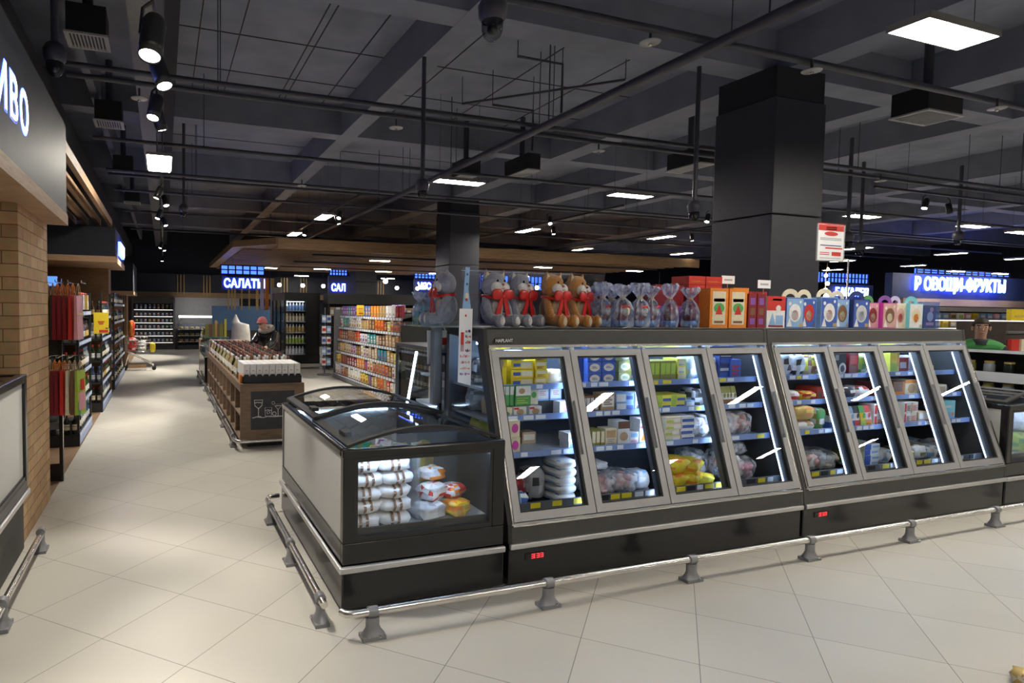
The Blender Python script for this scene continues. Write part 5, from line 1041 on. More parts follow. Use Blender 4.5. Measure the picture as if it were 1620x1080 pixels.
q = G(); q.box(23.6, 14.06, 2.5, 34, 14.3, 3.36, mat('produce_fascia', (.02, .035, .13), .55, noise=.06)); q.struct('trim_24')
q = G(); q.box(24.2, 14.05, 2.25, 34, 14.3, 2.5, wood('pale_wood', (.30, .22, .19), (.38, .28, .24), 5)); q.struct('trim_25')
# blue backlit grilles above the signs
BL = emit('backlight_blue', (.05, .13, 1.), 2.2)
for (x0, y, z0, x1, z1, n, lb) in [(1.95, 22.9, 3.08, 3.5, 3.40, 6, 'blue backlit grille above the salad counter sign'), (6.8, 26.1, 3.34, 7.6, 3.62, 6, 'blue backlit grille above the three-letter sign'), (11.0, 26.6, 3.35, 12.4, 3.60, 8, 'blue backlit grille left of the plush toys'), (13.9, 25.5, 2.9, 17.2, 3.55, 16, 'blue backlit grille behind the ginger plush'), (23.4, 16.4, 3.12, 26.1, 3.5, 14, 'blue backlit grille right of the large column'), (25.4, 14.35, 3.42, 31, 3.58, 14, 'thin blue backlit strip above the produce sign')]:
    r = root('backlit_grille', lb, 'backlit panel', (x0, y, z0), group='blue backlit grilles')
    q = G(); q.box(x0, y + .05, z0, x1, y + .09, z1, BL); q.part('light_panel', r)
    q = G(); dx = (x1 - x0) / n
    for i in range(n + 1): q.box(x0 + i*dx - .025, y, z0, x0 + i*dx + .025, y + .03, z1, DARKW)
    for zz in (z0, (z0 + z1)/2, z1): q.box(x0, y + .01, zz - .02, x1, y + .035, zz + .02, DARKW)
    q.part('slat_frame', r)
# ------------------------------------------------------------------ left glazed case
r = root('glass_display_case', 'black chilled case with big glass side, cut by the left picture edge', 'display case', (-1.6, 4.4, 0))
q = G(); q.box(-2.6, 2.2, 0, -1.0, 5.26, .44, BLKM); q.box(-2.6, 2.2, .44, -.975, 5.28, .53, DGREY); q.box(-.975, 2.2, .42, -.955, 5.28, .46, SILV); q.part('base', r, bevel=.008)
q = G(); q.box(-1.03, 5.21, .53, -.97, 5.28, 1.33, BLK); q.box(-1.03, 2.2, 1.27, -.97, 5.21, 1.33, BLK); q.box(-2.6, 5.21, 1.27, -1.03, 5.28, 1.33, BLK); q.box(-1.02, 2.2, .53, -.975, 5.21, .57, BLK); q.part('frame', r, bevel=.006)
q = G(); q.box(-1.0, 2.2, .57, -.992, 5.21, 1.27, MATS['hazed_side_glass']); q.part('side_glass', r)
q = G(); q.box(-2.6, 2.2, 1.315, -1.03, 5.21, 1.322, GLS); q.part('top_glass', r)
for i in range(5):
    inst(bag('lc%d' % i, .24, .26, .2, [['white', 'silver', 'lime'], ['lemon', 'cream', 'white'], ['tan', 'cream'], ['white', 'sky'], ['gold', 'white']][i], 150 + i, .18, .5), 'salad_bag', ['white and lime bag', 'pale yellow bag', 'tan bag', 'white and blue bag', 'gold and white bag'][i] + ' inside the glass case at left edge', 'bag', (-1.22 - .07 * (i % 2), 3.95 + .275 * i, .545), (0, 0, i), 'bags in the left glass case')
# ------------------------------------------------------------------ bottle shelving on the left
def rackshelf(y0, y1, xf, depth, zt, levels, lb):
    r = root('bottle_rack', lb, 'shelving', (xf, y0, 0), group='black bottle racks on the left')
    q = G(); q.box(xf - depth, y0, 0, xf, y1, .14, BLKM); q.box(xf, y0 + .01, .03, xf + .006, y1, .12, RAILB); q.part('base', r)
    q = G()
    for x in (xf - depth, xf - .03): q.box(x, y0, .14, x + .03, y0 + .03, zt, BLKM); q.box(x, y1 - .03, .14, x + .03, y1, zt, BLKM)
    q.part('uprights', r)
    q = G(); q.box(xf - depth - .02, y0, 0, xf - depth, y1, zt, BLKM); q.part('back_panel', r)
    for k, z in enumerate(levels):
        q = G(); q.box(xf - depth, y0, z - .025, xf, y1, z, BLKM); s = q.part('shelf', r)
        q = G(); q.box(xf, y0 + .01, z - .04, xf + .006, y1 - .01, z + .015, RAILB)
        for j in range(int((y1 - y0) / .16)): q.box(xf + .006, y0 + .05 + j*.16, z - .03, xf + .009, y0 + .13 + j*.16, z + .008, TAG)
        q.part('price_rail', s)
        if k < len(levels):
            q = G()
            for zz in (.06, .11, .16): q.tube([(xf - depth + .02, y0 + .012, z + zz), (xf - .02, y0 + .012, z + zz)], .003, PIPE, 5)
            q.part('wire_guard', s)
    return r
LV1 = [.16, .55, .96, 1.36, 1.76]; LV2 = [.16, .52, .9, 1.28, 1.66]
rackshelf(8.92, 10.38, -1.04, .40, 2.05, LV1, 'nearer black rack of bottles on the left, behind the hanging gift bags')
rackshelf(11.75, 13.68, -1.0, .40, 2.1, LV2, 'farther black rack of bottles on the left, below the yellow sign')
BOT = {}
def bottle(key, glassm, label, cap, h=.3, r=.037):
    if key in BOT: return BOT[key]
    q = G(); q.lathe([(0, 0), (r, .004), (r, h*.18), (r + .0008, h*.2), (r + .0008, h*.45), (r, h*.47), (r, h*.6), (r*.42, h*.76), (r*.36, h*.86), (r*.42, h*.87), (r*.42, h), (0, h)], [glassm, glassm, label, label, label, glassm, glassm, glassm, cap, cap, cap], 9)
    BOT[key] = q.mesh('bottle'); return BOT[key]
GB = mat('bottle_dark', (.015, .02, .015), .12, noise=.2); GC = mat('bottle_pale', (.32, .36, .36), .12, noise=.1); GBL = mat('bottle_blue', (.06, .10, .22), .12, noise=.1); GBR = mat('bottle_brown', (.06, .025, .01), .12, noise=.1); GGR = mat('bottle_green', (.03, .07, .02), .12, noise=.1)
kinds = [('dark', GB, P['cream'], P['darkred']), ('pale', GC, P['white'], P['sky']), ('blue', GBL, P['silver'], P['blue']), ('brown', GBR, P['gold'], P['dark']), ('green', GGR, P['white'], P['red'])]
for tagn, y0, y1, xf, LV, n in (('nearer', 8.92, 10.38, -1.04, LV1, 9), ('farther', 11.75, 13.68, -1.0, LV2, 10)):
    for k, z in enumerate(LV):
        for j in range(n):
            kd = kinds[(k * 2 + j // 3) % 5]
            y = y0 + .07 + j * (y1 - y0 - .14) / (n - 1)
            inst(bottle(kd[0] + 'S', kd[1], kd[2], kd[3], .28, .036), 'bottle', f'{kd[0]} bottle, {ORD[j]} from the near end, {["bottom", "second", "third", "fourth", "top"][k]} shelf, {tagn} left rack', 'bottle', (xf - .06, y, z + .001), (0, 0, 0), 'bottles on the left racks')
        for j in range(2):
            kd = kinds[(k * 2 + j) % 5]
            inst(bottle(kd[0] + 'S', kd[1], kd[2], kd[3], .28, .036), 'bottle', f'{kd[0]} bottle in the near end row, {"inner" if j else "middle"}, {["bottom", "second", "third", "fourth", "top"][k]} shelf, {tagn} left rack', 'bottle', (xf - .16 - j * .09, y0 + .07, z + .001), (0, 0, 0), 'bottles on the left racks')
# small packs on top shelf of near rack
for j in range(5):
    kk = ['green', 'cream', 'dark', 'silver', 'gold'][j]
    inst(carton('tp' + kk, .12, .1, .2, kk, ('rect', 'white', .1, .2, .9, .6)), 'snack_pack', f'{kk} pack hanging at the upper near end of the nearer left rack, {ORD[j]} from left', 'pack', (-1.44 + .1 * j if j < 3 else -1.14 + .0 * j, 8.80 if j < 3 else 8.80 + (j - 3) * .001, 1.86 + .0 * j) if j < 3 else (-1.0, 9.1 + (j - 3) * .5, 1.8), (0, 0, 0 if j < 3 else PI/2), 'packs at the nearer left rack')
r = root('yellow_price_board', 'yellow price board with red print on the farther left rack', 'price sign', (-.94, 10.9, 1.55))
q = G(); q.box(-1.05, 10.9, 1.41, -.83, 10.906, 1.75, P['yellow']); q.part('board', r)
q = G()
for i in range(3): q.box(-.99 + .01*i, 10.897, 1.60 - i*.022, -.89 - .01*i, 10.9, 1.613 - i*.022, P['red'])
q.box(-.97, 10.897, 1.43, -.84, 10.9, 1.47, P['red']); q.box(-.88, 10.897, 1.49, -.84, 10.9, 1.505, P['dark']); q.part('printed_offer', r)
q = G(); q.tube([(-1.04, 10.91, 1.73), (-1.04, 11.80, 1.73)], .008, CHROME, 5); q.part('bracket', r)
# narrow end rack with gift bags
r = root('bag_stand', 'narrow black stand with hooks behind the brick pillar, gift bags hanging on it', 'stand', (-1.07, 7.2, 0))
q = G(); q.box(-1.03, 7.18, 0, -.995, 7.24, 2.13, BLK); q.box(-1.32, 7.2, 0, -1.29, 7.24, 2.05, BLK); q.box(-1.29, 7.2, .0, -1.03, 7.24, .18, BLK); q.box(-1.29, 7.2, .55, -1.03, 7.24, .62, GREYP); q.box(-1.29, 7.21, 1.3, -1.03, 7.235, 2.05, BLKM); q.part('frame', r)
q = G(); q.box(-1.14, 7.17, 2.05, -1.03, 7.2, 2.15, emit('blue_header', (.12, .3, 1.), .9)); q.part('blue_header', r)
q = G()
for z in (2.05, 1.30):
    for x in (-1.09, -.99, -.88, -.76): q.tube([(-1.04, 7.19, z + .03), (x, 7.16, z + .03), (x, 6.78, z + .03), (x, 6.77, z + .05)], .005, CHROME, 5)
q.part('hook', r)
def giftbag(main, w, h, d, hz, lb, loc, rz, decs=()):
    key = 'gb' + main.name + str(w) + str(h)
    r = root('paper_gift_bag', lb, 'gift bag', loc, local=True, rotz=rz, group='gift bags hanging at the left stand')
    q = G(); q.add([(-w/2, -d/2, -h), (w/2, -d/2, -h), (w/2, d/2, -h), (-w/2, d/2, -h), (-w/2, -d*.3, 0), (w/2, -d*.3, 0), (w/2, d*.3, 0), (-w/2, d*.3, 0)], [(3,2,1,0),(0,1,5,4),(2,3,7,6),(1,2,6,5),(3,0,4,7)], main)
    for m, a, b, c, e in decs: q.add([(-w/2 + w*a, -d*.5 - .002, -h + h*b), (-w/2 + w*c, -d*.5 - .002, -h + h*b), (-w/2 + w*c, -d*.4 - .002 , -h + h*e), (-w/2 + w*a, -d*.4 - .002, -h + h*e)], [(0,1,2,3)], m)
    q.part('bag_body', r)
    q = G()
    for s in (-1, 1): q.tube([(-w*.25, s*d*.28, -.01), (-w*.12, s*d*.15, hz*.75), (0, 0, hz), (w*.12, s*d*.15, hz*.75), (w*.25, s*d*.28, -.01)], .004, P['orange'] if 'red' in main.name else P['tan'], 5)
    q.part('cord_handle', r); return r
seqU = [('yellow', -1.12, 6.93, 1.35), ('yellow', -1.068, 6.93, 1.35), ('dark', -1.016, 6.94, 1.4), ('darkred', -.962, 6.90, 1.22), ('darkred', -.905, 6.90, 1.22), ('darkred', -.848, 6.90, 1.22), ('red', -.79, 6.89, 1.25), ('pink', -.73, 6.88, 1.30)]
for i, (c, x, y, rz) in enumerate(seqU):
    giftbag(P[c], .20, .44, .036, .12, f'{c.replace("dark", "dark ") if c == "darkred" else c} paper gift bag, upper hook row, {ORD[i]} from left', (-1.12 + (x + 1.12) * .82, y, 1.95), rz + .12, [(P['gold'], .0, .55, 1., .62)] if c == 'pink' else ())
seqL = [('brown', -1.11, 6.93, 1.35), ('tan', -1.058, 6.93, 1.35), ('darkred', -1.006, 6.92, 1.3), ('darkred', -.95, 6.90, 1.25), ('red', -.895, 6.90, 1.25), ('cream', -.84, 6.90, 1.3), ('brown', -.785, 6.90, 1.3), ('lime', -.72, 6.87, 1.2)]
for i, (c, x, y, rz) in enumerate(seqL):
    giftbag(P[c], .20, .44, .036, .10, f'{c.replace("dark", "dark ") if c == "darkred" else c} paper gift bag, lower hook row, {ORD[i]} from left', (-1.11 + (x + 1.11) * .82, y, 1.20), rz + .12, [(P['pink'], .1, .1, .9, .5), (P['red'], .3, .55, .8, .8), (P['green'], .0, .0, .3, .3)] if c == 'lime' else ())
# wooden ledge objects beyond: dark wine rack next to the far wood pillar
rackshelf(14.9, 18.6, -1.02, .40, 2.15, [.16, .6, 1.05, 1.5, 1.9], 'farthest black rack on the left beyond the wooden pillar')
for k, z in enumerate([.16, .6, 1.05, 1.5, 1.9]):
    for j in range(7):
        kd = kinds[(k + j) % 5]; inst(bottle(kd[0] + 'S', kd[1], kd[2], kd[3], .28, .036), 'bottle', f'{kd[0]} bottle, {ORD[j]} from near end, {["bottom", "second", "third", "fourth", "top"][k]} shelf, farthest left rack', 'bottle', (-1.08, 15.0 + j * .55, z + .001), (0, 0, 0), 'bottles on the farthest left rack')
# ------------------------------------------------------------------ shopping trolley
r = root('shopping_trolley', 'steel shopping trolley full of goods at the far left of the aisle', 'shopping trolley', (-.75, 19.6, 0))
q = G(); B = [(-1.02, 19.3), (-.42, 19.3), (-.42, 19.8), (-1.02, 19.8)]
def cage(z0, z1, sh):
    for t in range(5):
        z = z0 + (z1 - z0) * t / 4; g_ = sh * t / 4
        q.tube([(-1.02 - g_, 19.3 - g_, z), (-.42 + g_*.3, 19.3 - g_, z), (-.42 + g_*.3, 19.8 + g_, z), (-1.02 - g_, 19.8 + g_, z)], .006, CHROME, 5, closed=True)
    for t in range(7):
        x = -1.02 + .6 * t / 6; q.tube([(x, 19.3, z0), (x - sh*.4, 19.3 - sh, z1)], .004, CHROME, 4); q.tube([(x, 19.8, z0), (x - sh*.4, 19.8 + sh, z1)], .004, CHROME, 4)
cage(.55, .98, .06); q.part('basket', r)
q = G()
for y in (19.34, 19.76): q.tube([(-1.1, y, 1.02), (-1.0, y, .55), (-.9, y, .5), (-.3, y, .16), (-.26, y, .12)], .014, CHROME, 6); q.tube([(-.95, y, .5), (-1.05, y, .14)], .014, CHROME, 6)
q.tube([(-1.05, 19.34, .18), (-1.05, 19.76, .18)], .012, CHROME, 6); q.part('chassis', r)
q = G(); q.tube([(-1.12, 19.3, 1.04), (-1.12, 19.8, 1.04)], .018, P['green'], 8); q.part('push_handle', r)
for x in (-1.05, -.26):
    for y in (19.34, 19.76):
        q = G(); q.tube([(x, y - .012, .06), (x, y + .012, .06)], .06, BLKM, 12); q.part('wheel', r)
for i, (x, y, z, w, h, c, d, nm) in enumerate([(-.86, 19.55, .56, .24, .40, ['red', 'darkred', 'white'], 'red bag standing in the trolley', 'grocery_bag'), (-.6, 19.5, .56, .24, .3, ['grey', 'white', 'silver'], 'grey and white bag in the trolley', 'grocery_bag'), (-.88, 19.62, .965, .18, .5, ['orange', 'orange', 'red'], 'tall orange bag on top of the trolley load', 'grocery_bag')]):
    inst(bag('tr%d' % i, w, w * .9, h, c, 170 + i), nm, d, 'bag', (x, y, z), (0, 0, i), 'bags in the trolley')
inst(bag('ybagt', .16, .1, .3, ['yellow', 'lemon'], 175), 'grocery_bag', 'yellow bag hanging on the front of the trolley', 'bag', (-.30, 19.42, .52), (0, 0, .2))
q = G(); q.box(-1.0, 20.2, 0, -.5, 20.6, .09, WOODM); q.thing('wooden_crate', 'low wooden crate on the floor behind the trolley', 'crate', base=(-.75, 20.4, 0))
# ------------------------------------------------------------------ back wall
q = G(); q.box(-3.0, 29.86, 0, 3.4, 30, 2.32, WALLB); q.struct('wall_back_plaster')
q = G(); q.box(-3.0, 29.80, 2.32, 14, 29.99, 2.56, wood('wood_band', (.26, .17, .09), (.36, .24, .13), 4)); q.struct('trim_26')
q = G(); q.box(-3.0, 29.83, 2.56, 14, 29.99, 3.40, mat('band_charcoal', (.035, .04, .052), .7, noise=.05)); q.struct('trim_27')
GOLD = mat('gold_strip', (.48, .33, .13), .4, metal=.5, noise=.1)
for i, x in enumerate((.6, 1.75, 2.9, 5.35, 6.3, 9.4, 10.3)):
    q = G()
    for j in range(3): q.box(x + j*.14, 29.78, 2.42, x + .045 + j*.14, 29.83, 3.36, GOLD)
    q.thing('gold_strips', f'trio of upright gold strips on the dark wall band, {ORD[i]} from left', 'wall ornament', base=(x, 29.78, 2.42), group='gold strip sets on the back wall')
r = root('dairy_cabinet', 'tall open chilled cabinet with lit shelves at the end of the aisle', 'cabinet', (-.4, 29.2, 0))
q = G(); q.box(-1.3, 28.9, 0, .5, 29.85, .28, DGREY); q.box(-1.3, 29.75, .28, .5, 29.85, 2.26, INNER); q.box(-1.3, 29.0, 2.02, .5, 29.85, 2.28, DGREY); q.box(.42, 28.95, .28, .5, 29.85, 2.28, GREYP); q.box(-1.3, 28.95, .28, -1.24, 29.85, 2.28, GREYP); q.part('carcass', r)
DZ = [.32, .62, .92, 1.2, 1.48, 1.78]
for z in DZ:
    q = G(); q.box(-1.24, 29.15, z - .03, .42, 29.75, z, GREYP); s = q.part('shelf', r)
    q = G(); q.box(-1.2, 29.16, z - .045, .4, 29.19, z - .032, emit('led_warm', (1., .93, .85), 2.2)); q.part('led_strip', s)
for k, z in enumerate(DZ):
    for j in range(9):
        c = R.choice([['white', 'sky'], ['white', 'red'], ['cream', 'orange'], ['white', 'purple'], ['lime', 'white']]) if k > 1 else R.choice([['cream', 'white'], ['rose', 'white'], ['white', 'sky']])
        h = .2 if k == 5 else .12
        key = 'da%s%s%.2f' % (c[0], c[1], h)
        if key not in MC:
            q = G(); q.lathe([(.045, 0), (.052, h * .5), (.055, h * .8), (.03, h)], [P[c[0]], P[c[1]], P[c[0]]], 9); MC[key] = q.mesh(key)
        inst(MC[key], 'dairy_tub', f'{c[0]} dairy tub, {ORD[j]} from left, {["bottom", "second", "third", "fourth", "fifth", "top"][k]} shelf of the far cabinet', 'tub', (-1.1 + j * .18, 29.28, z + .001), (0, 0, 0), 'tubs in the far cabinet')
r = root('bakery_case', 'low bakery case with two lit shelves right of the far cabinet', 'display case', (1.3, 29.0, 0))
q = G(); q.box(.62, 28.7, 0, 2.1, 29.5, .2, DGREY); q.box(.62, 29.4, .2, 2.1, 29.5, 1.1, INNER); q.part('carcass', r)
for z in (.35, .62, .9):
    q = G(); q.box(.62, 28.75, z - .02, 2.1, 29.4, z, CHROME); q.part('shelf', r)
q = G(); q.box(.65, 28.75, 1.42, 2.1, 28.9, 1.5, emit('led_warm2', (1., .95, .88), 5.)); q.box(.65, 28.9, 1.1, .7, 29.4, 1.5, GREYP); q.box(2.05, 28.9, 1.1, 2.1, 29.4, 1.5, GREYP); q.part('canopy_light', r)
for k, z in enumerate((.35, .62, .9)):
    for j in range(6): inst(bag('loaf%d' % (j % 2), .18, .16, .1, [['gold', 'tan'], ['beige', 'cream']][j % 2], 180 + j % 2), 'bread_loaf', f'bread loaf, {ORD[j]} from left, {["bottom", "middle", "top"][k]} shelf of the bakery case', 'bread', (.75 + j * .23, 28.92, z + .001), (0, 0, 0), 'loaves in the bakery case')
# counter zone behind the island
q = G(); q.box(2.0, 24.5, 0, 5.6, 24.9, 1.0, DGREY); q.thing('service_counter', 'dark service counter under the salad sign', 'counter', base=(3.8, 24.7, 0))
q = G(); q.box(1.9, 26.5, .6, 6.0, 26.6, 1.95, mat('blue_wall_panel', (.10, .21, .38), .6, noise=.05)); q.box(1.9, 26.5, 0, 2.0, 26.6, .6, DARKW); q.box(5.9, 26.5, 0, 6., 26.6, .6, DARKW); q.thing('blue_panel', 'blue panel behind the salad counter', 'panel', base=(3.9, 26.5, 0))
r = root('hanging_strips', 'row of gold and brown strips hanging below the salad sign', 'decor', (2.8, 22.3, 1.75))
for i, (x, c, w_) in enumerate([(2.16, 'gold', .05), (2.28, 'gold', .05), (2.38, 'gold', .05), (2.62, 'gold', .05), (2.88, 'gold', .05), (3.16, 'gold', .09), (3.33, 'lilac', .13), (3.5, 'orange', .13), (3.7, 'gold', .12)]):
    q = G(); q.box(x - w_/2, 22.3, 1.80, x + w_/2, 22.33, 2.95 if i > 5 else 2.56, GOLD if c == 'gold' else P[c]); q.part('strip', r)
q = G(); q.box(2.1, 22.29, 2.95, 3.8, 22.34, 3.0, DARKW); q.tube([(2.3, 22.3, 3.), (2.3, 22.3, 5.4)], .005, PIPE, 4); q.tube([(3.6, 22.3, 3.), (3.6, 22.3, 5.4)], .005, PIPE, 4); q.part('hanging_bar', r)
q = G(); q.box(3.62, 21.9, 0, 3.95, 22.25, 2.6, mat('pale_pier', (.36, .35, .32), .7, noise=.05)); q.struct('trim_28')
# ------------------------------------------------------------------ wooden canopy
q = G(); q.prism([(2.9, 17.0), (18.0, 17.0), (18.0, 28), (1.9, 28), (1.9, 18.4)], 'z', 3.62, 3.80, WOODC); q.struct('ceiling_canopy')
q = G()
for i in range(26):
    y = 17.3 + i * .42
    q.box(2.2 if y > 18.4 else 3.0, y, 3.565, 18.0, y + .10, 3.62, WOODC)
q.struct('trim_29')
q = G(); q.box(2.95, 16.97, 3.50, 18.0, 17.0, 3.80, WOODC); q.struct('trim_30')
q = G()
for y in (18.9, 21.9, 24.6): q.box(4.4, y, 3.53, 18., y + .16, 3.565, DARKW)
q.struct('trim_31')
first = None
for i, (x, y, lb) in enumerate([(6.47, 18.55, 'strip lamp under the front of the wooden canopy, right of the centre sign'), (8.4, 23.6, 'strip lamp under the canopy, upper of the centre pair'), (10.4, 28.6, 'strip lamp under the canopy, lower of the centre pair'), (3.8, 23.8, 'strip lamp under the canopy above the salad sign'), (5.8, 23.4, 'strip lamp under the canopy left of the three-letter sign'), (6.1, 28.6, 'strip lamp deep under the canopy at left'), (10.8, 23.7, 'strip lamp under the canopy left of the plush'), (12.5, 18.5, 'strip lamp under the canopy behind the ginger plush, left'), (16.4, 18.4, 'strip lamp under the canopy behind the ginger plush, right'), (14.8, 23.5, 'strip lamp deep under the canopy behind the candy bags'), (25.4, 13.2, 'strip lamp just above the produce sign'), (27.9, 13.2, 'strip lamp above the right half of the produce sign')]):
    if not first:
        first = r = root('strip_lamp', lb, 'ceiling lamp', (x, y, 3.40), local=True, group='strip lamps under the canopy')
        q = G(); q.box(-.32, -.1, .012, .32, .1, .04, LAMPF); q.part('frame', r)
        q = G(); q.box(-.31, -.09, 0, .31, .09, .012, PANELB); q.part('diffuser', r)
        q = G(); q.tube([(-.25, 0, .04), (-.25, 0, .165)], .004, PIPE, 4); q.tube([(.25, 0, .04), (.25, 0, .165)], .004, PIPE, 4); q.part('suspension_wire', r)
    else: dup(first, (x, y, 3.40), lb)
first = None
for i, (x, y) in enumerate([(4.6, 26), (5.6, 26), (6.5, 26), (7.3, 20.3), (9.9, 26), (10.9, 26), (2.2, 24), (14.6, 22.0), (19.5, 20.4), (9.9, 21.0)]):
    lb = f'round glowing pendant bulb at back of the shop, {ORD[i]} counted along the rows'
    lb = ['globe bulb left of the three-letter sign, leftmost', 'globe bulb left of the three-letter sign, middle', 'globe bulb left of the three-letter sign, rightmost', 'globe bulb just above the three-letter sign', 'globe bulb right of the grey column, left one', 'globe bulb right of the grey column, right one', 'globe bulb left above the salad sign', 'globe bulb above the candy bags', 'globe bulb above the maroon box', 'globe bulb above the grey plush'][i]
    if not first:
        first = r = root('pendant_bulb', lb, 'lamp', (x, y, 2.86), local=True, group='globe bulbs at the back')
        q = G(); q.ell((0, 0, 0), (.085,)*3, emit('bulb_glow', (1., .95, .88), 14.), 12, 8); q.part('bulb', r)
        q = G(); q.tube([(0, 0, .08), (0, 0, .72)], .008, BLKM, 5); q.lathe([(.04, .07), (.05, .16), (.02, .2)], BLKM, 10); q.part('cord', r)
    else: dup(first, (x, y, 2.86), lb)
# ------------------------------------------------------------------ wine island
IX0, IX1, IY0, IY1 = .95, 1.79, 8.2, 14.6
r = root('wine_island', 'long wooden wine island with cubby holes and a chalkboard end', 'display island', (1.37, 8.2, 0))
q = G(); q.box(IX0 + .1, IY0 + .08, 0, IX1 - .1, IY1, .09, BLKM); q.part('plinth', r)
q = G(); q.box(IX0, IY0, .09, IX1, IY0 + .03, .82, WOODD); q.box(IX0 - .005, IY0 - .008, .09, IX0 + .13, IY0, .82, WOODD); q.box(IX1 - .13, IY0 - .008, .09, IX1 + .005, IY0, .82, WOODD); q.box(IX0 + .13, IY0 - .008, .75, IX1 - .13, IY0, .82, WOODD); q.box(IX0 + .13, IY0 - .008, .09, IX1 - .13, IY0, .24, WOODD); q.part('end_panel', r)
CHB = mat('chalkboard', (.055, .058, .065), .8, noise=.12, nscale=12); CHK = mat('chalk_white', (.72, .72, .72), .9, noise=.1)
q = G(); q.box(1.08, IY0 - .006, .24, 1.66, IY0 + .001, .75, CHB); cb_ = q.part('chalkboard', r)
q = G(); yy = IY0 - .009; T = .0055
def dr(pts, closed=False): q.tube([(1.10 + x, yy, .40 + z) for x, z in pts], T, CHK, 5, closed=closed)
dr([(.0, .0), (.06, .012), (.14, 0), (.2, .012), (.3, .005), (.42, .01), (.5, 0.)])
dr([(.045, .015), (.115, .015)]); dr([(.08, .015), (.08, .12)]); dr([(.08, .12), (.035, .16), (.025, .235), (.135, .235), (.125, .16), (.08, .12)]); dr([(.03, .2), (.07, .205), (.13, .198)])
dr([(.165, .13), (.17, .02), (.25, .02), (.255, .13)], True); dr([(.17, .09), (.2, .1), (.25, .09)]); dr([(.19, .07), (.215, .085), (.235, .06), (.2, .045)], True)
dr([(.30, .012), (.38, .012)]); dr([(.34, .012), (.34, .1)]); dr([(.34, .1), (.27, .175), (.41, .175)], True); dr([(.30, .15), (.38, .15)])
dr([(.29 + .025*math.cos(a), .045 + .025*math.sin(a)) for a in [i*PI/5 for i in range(10)]], True); dr([(.275 + .02*math.cos(a), .19 + .02*math.sin(a)) for a in [i*PI/4 for i in range(8)]], True)
dr([(.44, .12), (.445, .02), (.49, .02), (.495, .12)], True)
q.part('chalk_drawing', cb_)
q = G(); q.box(IX0 - .004, IY0, .82, IX1 + .004, IY1, .85, WOODD); q.part('top_board', r)
q = G(); q.box(IX0, IY0 + .03, .09, IX1 - .05, IY1, .12, WOODD); q.box(IX0 + .32, IY0 + .03, .12, IX0 + .34, IY1, .82, WOODD)
nb = 10; by = (IY1 - IY0) / nb
for i in range(nb + 1): q.box(IX0, IY0 + .03 + i*by - .035, .12, IX0 + .32, IY0 + .03 + i*by + .035, .82, WOODD)
q.box(IX0, IY0 + .03, .74, IX0 + .03, IY1, .82, WOODD); q.box(IX0, IY0 + .03, .42, IX0 + .30, IY1, .445, WOODD); q.part('cubby_shelving', r)
q = G(); q.box(IX1 - .05, IY0 + .03, .09, IX1, IY1, .82, WOODD); q.part('rear_panel', r)
# bottles lying in the cubby holes are not visible; white cartons in a scalloped black tray
q = G(); xa, xb, ya, yb_ = .985, 1.765, 8.24, 8.98
q.box(xa, ya, .851, xb, yb_, .862, BLKM)
for (a, b, c, d) in ((xa, ya, xb, ya + .008), (xa, yb_ - .008, xb, yb_)): q.box(a, b, .862, c, d, .94, BLKM)
for (a, b, c, d) in ((xa, ya, xa + .008, yb_), (xb - .008, ya, xb, yb_)): q.box(a, b, .862, c, d, .94, BLKM)
for i in range(9):
    xc = xa + .043 + i * .0865; q.prism([(xc - .043, .94), (xc + .043, .94), (xc + .022, .972), (xc - .022, .972)], 'y', ya, ya + .006, BLKM)
q.thing('tray', 'black scalloped display tray under the white cartons on the wine island', 'tray', base=(1.37, 8.24, .851))
mw = carton('wine_white', .078, .078, .245, 'white', ('lines', 'grey', .35, .62, 1, .3), ('rect', 'dark', 0, 0, 1, .3))
for j in range(8):
    for i in range(9):
        inst(mw, 'bottle_carton', f'white bottle carton on the wine island, {ORD[i]} from left, {["front", "second", "third", "fourth", "fifth", "sixth", "seventh", "back"][j]} row', 'carton', (.996 + i * .0845, 8.256 + j * .0865, .8625), (0, 0, 0), 'white cartons on the wine island')
q = G(); q.box(.955, 8.3, .851, .982, 8.5, .96, P['orange']); q.thing('orange_card', 'small orange card at the left front corner of the white cartons', 'card', base=(.97, 8.3, .851))
wk = [('dark', GB, P['cream'], P['darkred']), ('brown', GBR, P['cream'], P['gold']), ('pale', mat('bottle_straw', (.45, .40, .20), .12, noise=.1), P['white'], P['silver']), ('rose', mat('bottle_rose', (.30, .10, .09), .12, noise=.1), P['white'], P['brown'])]
for rw in range(24):
    for c in range(9):
        near = rw < 3 or c == 0
        kd = wk[2] if (near and (rw + c) % 3 != 2) else wk[(c // 3 + rw // 4) % 2] if (rw + c) % 5 else wk[3]
        y = 9.06 + rw * .215
        inst(bottle(kd[0] + 'W' + (str(c % 3) if kd[0] in ('brown', 'dark') else ''), kd[1], kd[2], [P['brown'], P['dark'], mat('cap_wine', (.13, .015, .018), .4, noise=.1)][c % 3] if kd[0] in ('brown', 'dark') else kd[3], .29, .038), 'wine_bottle', f'{kd[0]} wine bottle on the island, {ORD[c]} from the aisle, {ORD[rw]} row back', 'wine bottle', (1.01 + c * .092 + R.uniform(-.006, .006), y + R.uniform(-.03, .03), .851), (0, 0, 0), 'wine bottles on the island')
q = G(); q.tube([(.97, 14.3, .851), (.97, 14.3, 1.13), (1.76, 14.3, 1.13), (1.76, 14.3, .851)], .010, mat('pink_steel', (.5, .36, .32), .35, metal=.4), 6); q.thing('bottle_guard_rail', 'thin rail frame across the far end of the wine bottles', 'rail', base=(1.37, 14.3, .851))
